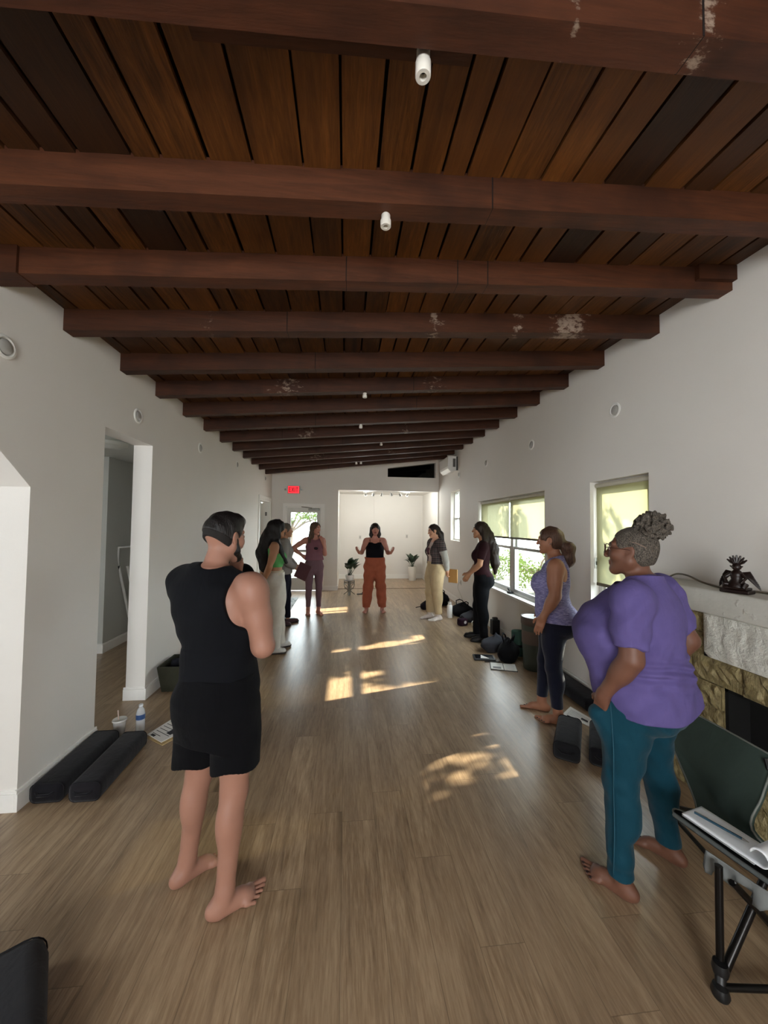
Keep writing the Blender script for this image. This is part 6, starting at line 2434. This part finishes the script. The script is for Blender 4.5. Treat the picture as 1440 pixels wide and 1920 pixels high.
# ---------------- person in grey sweater behind her
B = Body(H=1.66, levels=FEM, sw=.168, limb=1.05, bust=.02, ankles=((.09, -.05), (-.10, .06)), fyaw=(8, -8),
         arms=[dict(up=(.16, .12, -1), fo=(-.35, 1, -.75), hd=(-.4, .9, -.5), pn=(-.6, -.4, .7), curl=.6),
               dict(up=(-.16, .10, -1), fo=(.42, 1, -.75), hd=(.4, .9, -.5), pn=(.6, -.4, .7), curl=.6)], head=(0, 0))
p4 = make_person(B, (-1.01, 6.28), 86, 'person in grey sweater and dark leggings behind the woman in green', S_LIGHT, LIP_A, H_PALE, VF + .001, feet=False)
m = shirt(B, .014, .86, 1.92, loose=.014, amp=.004, seed=9, sleeve_e=.020, neck=(.07, .02))
garment('sweater', m, fabric('grey_knit', '#8e8a87', 0.95), p4, VF)
garment('leggings', pants(B, .006, 1.0, .09, amp=.001), fabric('dark_navy_leggings', '#1c1d28', 0.85), p4, VF)
m = Model(); hair_cap(B, m, .014); m.add(B.H_(cap((0, -.06, .0), (0, -.075, -.12), .07, .06)), .03); hair_trim(B, m); m.disp = strands(.0015, 18)
garment('hair', m, H_PALE, p4, VF)
for i in range(2):
    shoe(B, i, .008, flat('slipper_plum', '#4b3236', 0.7), flat('slipper_sole', '#2a2022', 0.7), p4, 'slipper', VF, toe=.165, collar=.05)
ph = math.radians(86)
fw, rt = Vector((math.sin(ph), math.cos(ph), 0)), Vector((math.cos(ph), -math.sin(ph), 0))
tips = (B.wr[0] + B.wr[1]) / 2
cpos = Vector((-1.01, 6.28, 0)) + rt * float(B.wr[0][0]) + fw * (float(B.wr[0][1]) + .11) + Vector((0, 0, float(B.wr[0][2]) - .05)) + rt * .055
r = empty('folder_case', cpos)
Mx = Matrix.Rotation(math.radians(-8), 4, 'Z') @ Matrix.Rotation(math.radians(24), 4, 'Y')
MB().box((-.10, -.014, -.13), (.10, .014, .13), Mx, bev=.006).build('cover', fabric('plum_cover', '#5a3b3f', 0.7), r)
MB().box((-.103, -.010, -.124), (.094, .010, .124), Mx).build('pages', flat('page_edge', '#b9aaa2', 0.8), r)
tag(r, 'plum folder held in front by the person in the grey sweater', 'folder')

# ---------------- woman in mauve
B = Body(H=1.69, levels=FEM, sw=.162, limb=.92, leg=.96, bust=.028, ankles=((.10, .0), (-.085, .05)), fyaw=(12, -14),
         arms=[dict(up=(.92, -.12, -.62), fo=(-.78, -.05, -.62), hd=(-.7, .5, -.5), pn=(-.4, -.6, -.2), curl=.4),
               dict(up=(-.12, .18, -1), fo=(.25, .32, 1), hd=(.35, -.25, 1), pn=(.5, -1, .3), curl=1.0)], head=(-34, -6), headoff=(-.01, .035))
p5 = make_person(B, (-.585, 6.98), 164, 'woman in mauve top and leggings, one hand on hip, other at chin', S_ROSE, LIP_A, H_MID, VF)
M_MAU = fabric('mauve_leggings', '#6f555c', 0.8)
garment('leggings', pants(B, .006, 1.06, .14, amp=.0012), M_MAU, p5, VF)
m = shirt(B, .010, 1.0, None, neck=(.085, .06), loose=.012, skirt=.022, amp=.004, seed=14)
for i, sd_ in enumerate((1, -1)):
    m.sub(ell(B.sh[i] + np.array([sd_ * .04, 0, -.01]), (.075, .15, .12)), .008)
garment('tank_top', m, fabric('mauve_top', '#7d565f', 0.85), p5, VF)
m = Model()
m.add(ell((.0, .125, 1.215), (.055, .022, .026)), .01)
m.disp = folds(.003, 3, f=80)
garment('chest_print', m, flat('print_dark_plum', '#2a1820', 0.8), p5, VF)
m = Model()
hair_cap(B, m, .014)
m.add(B.H_(cap((.05, -.03, .0), (.06, -.02, -.15), .05, .045)), .03)
m.add(B.H_(cap((-.05, -.03, .0), (-.065, -.01, -.15), .045, .04)), .03)
m.add(cap((.05, -.04, 1.50), (.10, .05, 1.32), .05, .035), .03)
m.add(cap((.0, -.08, 1.50), (.02, -.11, 1.30), .07, .05), .03)
m.add(cap((-.05, -.04, 1.50), (-.09, .03, 1.36), .045, .03), .03)
hair_trim(B, m, ((0, .10, -.04), (.060, .075, .118)), ears=False)
m.disp = strands(.002, 22)
garment('hair', m, H_MID, p5, VF)

# ---------------- woman in orange trousers
B = Body(H=1.68, levels=MID, sw=.168, limb=1.0, leg=1.0, bust=.04, ankles=((.155, .02), (-.155, .0)), fyaw=(14, -14),
         arms=[dict(up=(.36, -.02, -1), fo=(.20, .92, .06), hd=(.25, .8, .45), pn=(-.5, -.3, 1), curl=.4, lu=.92, lf=.9),
               dict(up=(-.36, -.02, -1), fo=(-.20, .92, .06), hd=(-.25, .8, .45), pn=(.5, -.3, 1), curl=.4, lu=.92, lf=.9)], head=(-6, 0), headoff=(0, .03))
p6 = make_person(B, (.555, 7.10), 184, 'woman in black camisole and rust-orange trousers facing the room', S_ROSE, LIP_A, H_DARK, VF)
m = shirt(B, .008, 1.0, None, neck=(.10, .12), amp=.0012, seed=3)
for i, sd_ in enumerate((1, -1)):
    m.sub(ell(B.sh[i] + np.array([sd_ * .02, 0, 0]), (.075, .15, .135)), .008)
m.cut(lambda X, Y, Z: Z - 1.325 + 0 * X)
garment('camisole', m, fabric('black_cami', '#0c0b10', 0.8), p6, VF)
for sd_ in (1, -1):
    MB().tube([(sd_ * .085, .10, 1.28), (sd_ * .098, .055, 1.365), (sd_ * .098, -.03, 1.40), (sd_ * .09, -.10, 1.33), (sd_ * .08, -.115, 1.27)], .005, 8).build('strap', MATS['black_cami'], p6, smooth=True)
m = pants(B, .010, 1.05, .09, loose=.024, amp=.007, seed=17, f=26)
for i in range(2):
    A, K = B.ankle[i], B.knee[i]
    m.ops.append(('u', cap(K, K * .25 + A * .75, .088, .078), .05))
    m.ops.append(('u', cap(A + np.array([0, 0, .05]), A + np.array([0, 0, .01]), .052, .046), .02))
garment('trousers', m, fabric('rust_trousers', '#96523c', 0.8, wr=0.4), p6, VF)
m = Model()
hair_cap(B, m, .014)
for s in (1, -1):
    m.add(B.H_(cap((s * .066, -.01, .02), (s * .078, .005, -.10), .034, .036)), .03)
    m.add(B.H_(cap((s * .078, .005, -.10), (s * .075, .03, -.15), .034, .018)), .03)
m.add(B.H_(cap((0, -.07, .0), (0, -.085, -.14), .075, .06)), .03)
hair_trim(B, m, ((0, .10, -.055), (.058, .08, .095)), ears=False)
m.add(B.H_(cap((-.042, .082, .052), (.042, .082, .052), .016, .016)), .012)
m.disp = strands(.002, 31)
garment('hair', m, H_DARK, p6, VF)

# ---------------- woman in plaid shirt
B = Body(H=1.67, levels=FEM, sw=.163, limb=.98, leg=1.0, bust=.028, ankles=((.085, .04), (-.10, -.02)), fyaw=(14, -4),
         arms=[dict(up=(.20, -.10, -1), fo=(-.20, -.35, -1), hd=(-.5, -.4, -.6), pn=(0, -1, .2), curl=.5),
               dict(up=(-.24, -.22, -1), fo=(.16, -.30, -1), hd=(.45, -.2, -.8), pn=(.2, -1, 0), curl=.6)], head=(6, -12), headoff=(0, .035))
p7 = make_person(B, (1.58, 6.47), -108, 'woman in plaid shirt and beige joggers looking down, white socks', S_LIGHT, LIP_A, H_DARK, VF)
t = NT('plaid_flannel')
gp = t.n('ShaderNodeTexCoord').outputs['Object']
sp = t.n('ShaderNodeSeparateXYZ', ins={0: gp})
ang_ = t.math('ADD', sp.outputs[0], sp.outputs[1])
sx_ = t.math('SINE', t.math('MULTIPLY', ang_, 95.0))
sz_ = t.math('SINE', t.math('MULTIPLY', sp.outputs[2], 95.0))
bx_ = t.math('GREATER_THAN', sx_, 0.1)
bz_ = t.math('GREATER_THAN', sz_, 0.1)
lx_ = t.math('GREATER_THAN', t.math('SINE', t.math('MULTIPLY', ang_, 190.0)), 0.92)
lz_ = t.math('GREATER_THAN', t.math('SINE', t.math('MULTIPLY', sp.outputs[2], 190.0)), 0.92)
c = t.mix(t.math('MULTIPLY', t.math('ADD', bx_, bz_), 0.5), h('#3b2a2c'), h('#0c0d10'))
c = t.mix(t.math('MULTIPLY', t.math('MAXIMUM', lx_, lz_), 0.5), c, h('#8a7f78'))
t.set(Base_Color=c, Roughness=0.9)
PLAID = t.m
M_GREYSLV = fabric('grey_sleeve', '#9b9891', 0.9)
m = Model()
for i in range(2):
    for p in B.delt[i:i + 1]: m.add(infl(p, .012), .03)
    for p in B.arms[2 * i:2 * i + 2]: m.add(trim(infl(p, .016), B.el[i] * .95 + B.sh[i] * .05, B.ad[i]), .022)
    for p in B.arms[2 * i:2 * i + 2]: m.add(infl(p, .012), .022)
    for p in B.fore[2 * i:2 * i + 2]: m.add(trim(infl(p, .016), B.wr[i] * .95 + B.el[i] * .05, B.fd[i]), .018)
m.disp = folds(.003, 24)
garment('sleeves', m, M_GREYSLV, p7, VF)
m = shirt(B, .008, .98, None, neck=(.08, .04), amp=.002, seed=6)
garment('t_shirt', m, fabric('pale_pink_tee', '#bba69b', 0.9), p7, VF)
m = shirt(B, .019, 1.0, .52, neck=(.085, .05), loose=.006, amp=.003, seed=7, sleeve_e=.024)
m.sub(rbox((0, .20, 1.2), (.062, .18, .5), .02), .01)
garment('plaid_shirt', m, PLAID, p7, VF)
m = Model()
m.add(ell((.02, .125, 1.22), (.055, .022, .05)), .01)
m.add(ell((.02, .12, 1.16), (.04, .02, .022)), .01)
garment('chest_print', m, flat('print_maroon', '#4a2630', 0.8, var=0.4, scale=80), p7, VF)
m = pants(B, .010, 1.04, .115, loose=.026, amp=.0065, seed=19, f=24, cuff=True)
garment('joggers', m, fabric('beige_joggers', '#b59f7c', 0.85, wr=0.4), p7, VF)
for i in range(2):
    sock(B, i, fabric('white_sock', '#c9bfb8', 0.9), p7, .15, VF)
m = Model()
hair_cap(B, m, .011)
m.add(B.H_(cap((0, -.085, .01), (0, -.115, -.12), .058, .05)), .03)
m.add(cap((0, -.11, 1.50), (-.02, -.145, 1.25), .062, .055), .04)
m.add(cap((-.02, -.145, 1.25), (-.02, -.135, 1.06), .052, .02), .04)
hair_trim(B, m)
m.disp = strands(.002, 41)
garment('hair', m, H_DARK, p7, VF)
ph = math.radians(-108)
fw, rt = Vector((math.sin(ph), math.cos(ph), 0)), Vector((math.cos(ph), -math.sin(ph), 0))
w2 = B.wr[1]
cpos = Vector((1.58, 6.47, 0)) + rt * float(w2[0] + .03) + fw * float(w2[1] - .14) + Vector((0, 0, float(w2[2]) - .10))
r = empty('tan_notebook', cpos, -ph + 0.5)
MB().box((-.085, -.012, -.12), (.085, .012, .12), bev=.004).build('cover', flat('tan_card', '#a67c45', 0.7), r)
MB().box((-.080, -.009, -.115), (.088, .009, .115)).build('pages', flat('page_edge', '#b9aaa2', 0.8), r)
tag(r, 'tan notebook held behind her back by the plaid-shirted woman', 'notebook')

# ---------------- woman in black with very long hair
B = Body(H=1.71, levels=FEM, sw=.163, limb=.97, leg=1.06, bust=.034, glute=.098, ankles=((.08, .07), (-.09, -.03)), fyaw=(6, -6),
         arms=[dict(up=(.14, .22, -1), fo=(-.50, .70, -.80), hd=(-.45, .55, -.8), pn=(-.9, -.2, .2), curl=.55),
               dict(up=(-.14, .20, -1), fo=(.50, .74, -.78), hd=(.40, .5, -.9), pn=(.9, -.2, .2), curl=.55)], head=(0, 2), headoff=(0, .03))
p8 = make_person(B, (1.985, 5.24), -70, 'woman in maroon tee and black trousers with waist-length dark hair, hands clasped', S_OLIVE, LIP_A, H_DARK, VF, feet=False)
m = shirt(B, .010, .93, .72, neck=(.08, .04), loose=.006, amp=.002, seed=10)
garment('t_shirt', m, fabric('maroon_tee', '#2a161a', 0.9), p8, VF)
garment('trousers', pants(B, .008, 1.03, .07, loose=.012, amp=.002, seed=11), fabric('black_jeans', '#0c0d10', 0.85), p8, VF)
for i in range(2):
    shoe(B, i, .010, flat('black_shoe', '#0b0a0b', 0.6), flat('black_sole', '#141213', 0.7), p8, 'shoe', VF, toe=.165, collar=.07)
m = Model()
hair_cap(B, m, .015)
m.add(B.H_(cap((0, -.075, .01), (0, -.105, -.12), .068, .07)), .03)
m.add(cap((0, -.095, 1.52), (0, -.155, 1.32), .075, .080), .04)
m.add(cap((0, -.155, 1.32), (.0, -.185, 1.12), .078, .060), .04)
m.add(cap((0, -.185, 1.12), (.0, -.185, .97), .058, .018), .04)
m.add(cap((-.07, -.02, 1.56), (-.105, -.05, 1.36), .035, .035), .03)
m.add(cap((.07, -.02, 1.56), (.105, -.05, 1.36), .035, .035), .03)
hair_trim(B, m, ((0, .095, -.04), (.068, .075, .115)), ears=False)
m.disp = strands(.0028, 51, 140)
garment('hair', m, H_DARK, p8, VF)

# ---------------- woman in lavender tank
B = Body(H=1.645, levels=MID, sw=.178, limb=1.26, leg=1.16, bust=.065, glute=.122, hip=.095, ankles=((.09, .10), (-.105, -.03)), fyaw=(4, -4),
         arms=[dict(up=(.12, .05, -1), fo=(.0, .45, -1), hd=(-.02, .3, -1), pn=(-1, -.2, 0), curl=.35, lu=.93, lf=.88),
               dict(up=(-.14, .03, -1), fo=(.0, .50, -1), hd=(.02, .34, -1), pn=(1, -.3, 0), curl=.35, lu=.93, lf=.88)], head=(0, -3), headoff=(0, .03))
p9 = make_person(B, (1.825, 3.10), -60, 'woman in heathered lavender tank and navy leggings with a low ponytail', S_MED, LIP_B, H_BROWN, VN, dict(chub=.5), nails=flat('nail_dark', '#2a1713', 0.3, var=0))
t = NT('lavender_heather')
p_ = t.pos((30, 30, 160), obj=True)
t.set(Base_Color=t.ramp(t.noise(p_, 1.0, 4, 0.7), [(0.3, h('#4d4a6c')), (0.5, h('#7572a0')), (0.72, h('#a9a6c6'))]), Roughness=0.85)
t.bump(t.noise(t.pos((1, 1, .5), obj=True), 17, 3), 0.25, 0.02)
m = shirt(B, .009, .88, None, neck=(.085, .075), loose=.004, skirt=.012, amp=.0035, seed=12)
for i, sd_ in enumerate((1, -1)):
    m.sub(ell(B.sh[i] + np.array([sd_ * .035, -.02, -.015]), (.085, .17, .135)), .008)
    m.sub(ell(B.sh[i] + np.array([-sd_ * .025, -.12, -.055]), (.07, .09, .11)), .008)
garment('tank_top', m, t.m, p9, VN)
m = pants(B, .006, 1.02, .135, amp=.001, seed=13)
garment('leggings', m, fabric('navy_leggings', '#151828', 0.75, sheen=0.2), p9, VN)
m = Model()
hair_cap(B, m, .014)
m.add(B.H_(ell((0, -.088, -.02), (.035, .03, .035))), .02)
m.add(B.H_(cap((0, -.10, -.025), (0, -.150, -.075), .034, .056)), .02)
m.add(B.H_(cap((0, -.150, -.075), (.0, -.150, -.185), .056, .052)), .03)
m.add(B.H_(cap((0, -.150, -.185), (.0, -.125, -.255), .048, .014)), .03)
hair_trim(B, m, ((0, .092, -.045), (.072, .075, .11)))
m.disp = strands(.0026, 61, 110)
m.cut(lambda X, Y, Z: np.where(Y > B.hc[1] - .085, B.hc[2] - .075 - Z, -1.0 + 0 * Z) + 0 * X)
garment('hair', m, H_BROWN, p9, .0048)
for s in (-1, 1):
    c = B.Rh @ (np.array([s * .083, -.004, -.028]) * B.hs) + B.hc
    MB().lathe([(0.0, -.006), (.005, -.003), (.006, 0), (.005, .004), (0, .006)], tuple(c), 10, cap=False).build('earring', flat('earring_silver', '#c8c6c2', 0.2, 0.9), p9, smooth=True)

# ---------------- woman in purple tee
B = Body(H=1.655, levels=[(z, rx * .84, ry * (.86 if z < 1.0 else .93), cx, cy + (.022 if z < 1.0 else 0)) for z, rx, ry, cx, cy in BIG], sw=.188, limb=1.26, leg=1.22, bust=.105, glute=.112, hip=.105, ankles=((.205, -.035), (-.190, .005)), fyaw=(-6, -10),
         arms=[dict(up=(.30, -.38, -1), fo=(-.30, .55, -.85), hd=(-.1, .5, -1), pn=(-1, 0, 0), curl=.3),
               dict(up=(-.16, -.06, -1), fo=(.02, .62, -1), hd=(.10, .25, -1), pn=(1, -.2, 0), curl=.3, so=(.0, -.035, 0))],
         head=(-18, 2), headoff=(0, .03), headscale=1.05, hand=1.0, footlen=1.0)
p10 = make_person(B, (1.435, 1.69), -26, 'woman in purple tee and teal leggings with glasses and a curly grey bun', S_BROWN, LIP_B, H_GREY, .0042, dict(chub=1.0, jaw=1.05), nails=flat('nail_dark', '#2a1713', 0.3, var=0))
m = shirt(B, .021, .70, .80, neck=(.09, .045), loose=.004, skirt=.0, amp=.005, seed=15, sleeve_e=.015, busts=False)
for p in B.bust:
    m.ops.insert(3, ('u', xform(infl(p, .012), np.eye(3), (0, 0, -.035)), .10))
m.ops.insert(3, ('u', ell((0, .185, 1.125), (.11, .11, .085)), .09))
m.ops.insert(3, ('u', cap((0, .04, 1.29), (0, .175, 1.18), .085, .095), .10))
_f1 = folds(.006, 15, f=30)
_f2 = folds(.005, 27, f=60)
m.disp = lambda X, Y, Z: _f1(X, Y, Z) + _f2(X, Y, Z) * np.clip((np.abs(X) - .08) / .08, 0, 1) + .006 * np.sin(Z * 150 + 9 * X + 2 * np.sin(X * 14)) * np.exp(-((Z - 1.02) / .055) ** 2) * np.clip((.05 - Y) / .1, 0, 1)
m.cuts[0] = (lambda X, Y, Z: .80 + .9 * np.maximum(0, Y - .02) ** 1.5 + .35 * np.maximum(0, -Y - .02) ** 1.5 + .012 * np.sin(X * 14) - Z)
garment('t_shirt', m, fabric('purple_tee', '#584e80', 0.85, wr=0.3), p10, .0042)
m = pants(B, .006, .97, .085, amp=.0045, seed=16, f=46, loose=.004)
# pocket that takes the near hand
W_ = B.wr[1]
hd_ = unit((.10, .25, -1))
m.ops.append(('u', trim(cap(W_ + hd_ * .10, W_ + hd_ * .17 + np.array([.03, -.03, 0]), .046, .04), W_ + hd_ * .062, -hd_), .05))
garment('leggings', m, fabric('teal_leggings', '#0b3644', 0.7, sheen=0.08, wr=0.35), p10, .0042)
for i in (0, 1):
    sx = 1 if i == 0 else -1
    o_ = .008
    pts = [B.hipj[i] + np.array([sx * .115, .03, .0]), B.hipj[i] * .5 + B.knee[i] * .5 + np.array([sx * .106, .0, 0]), B.knee[i] + np.array([sx * .080, -.01, 0]), B.knee[i] * .5 + B.ankle[i] * .5 + np.array([sx * .071, -.01, 0]), B.ankle[i] + np.array([sx * .060, 0, .02])]
    MB().tube(smooth_pts(pts, 5), .0022, 6).build('seam', flat('teal_seam', '#1a4857', 0.7), p10, smooth=True)
m = Model()
hair_cap(B, m, .006)
m.sub(B.H_(ell((0, .098, -.035), (.085, .075, .125))), .006)
for s in (1, -1):
    m.sub(B.H_(ell((s * .085, .012, -.02), (.026, .034, .046))), .006)
m.disp = strands(.001, 71, 240)
m.cut(headcut(B, (0, -.25, -1), .078))
garment('hair', m, H_GREY, p10, .004)
m = Model()
rb = random.Random(9)
m.add(B.H_(ell((0, -.078, .122), (.060, .058, .053))), .02)
for k in range(150):
    a_, b_ = rb.uniform(0, 6.28), rb.uniform(-.9, 1.5)
    R_ = rb.uniform(.9, 1.22)
    c = (.064 * math.cos(a_) * math.cos(b_) * R_, -.078 + .062 * math.sin(a_) * math.cos(b_) * R_, .124 + .056 * math.sin(b_) * R_)
    m.add(B.H_(ell(c, (.011, .011, .010))), .003)
m.disp = strands(.004, 77, 330)
garment('hair_bun', m, H_GREY, p10, .004)
# parting line shaved above the ear
g = MB()
for s in (-1, 1):
    pts = [B.Rh @ (np.array(q) * B.hs) + B.hc for q in ((s * .079, -.002, .050), (s * .080, -.03, .044), (s * .072, -.062, .028), (s * .052, -.092, .010))]
    g.tube(pts, .0022, 6)
g.build('hair_parting', flat('parting_skin', '#7d675a', 0.6), p10, smooth=True)
# glasses
gl = MB()
for s in (1, -1):
    pts = [B.Rh @ (np.array((s * .033 + .026 * math.cos(a_), .110 - .012 * (abs(math.cos(a_) * s * 1) if math.cos(a_) * s > 0 else 0), .008 + .021 * math.sin(a_))) * B.hs) + B.hc for a_ in np.linspace(0, 2 * PI, 25)]
    gl.tube(pts, .0020, 6)
    gl.tube([B.Rh @ (np.array(q) * B.hs) + B.hc for q in ((s * .058, .102, .016), (s * .076, .07, .014), (s * .081, .0, .010), (s * .078, -.022, -.004))], .0018, 6)
gl.tube([B.Rh @ (np.array(q) * B.hs) + B.hc for q in ((-.009, .110, .012), (0, .113, .015), (.009, .110, .012))], .0018, 6)
gl.build('glasses', flat('glasses_brown', '#3a1d14', 0.3, var=0.05), p10, smooth=True)
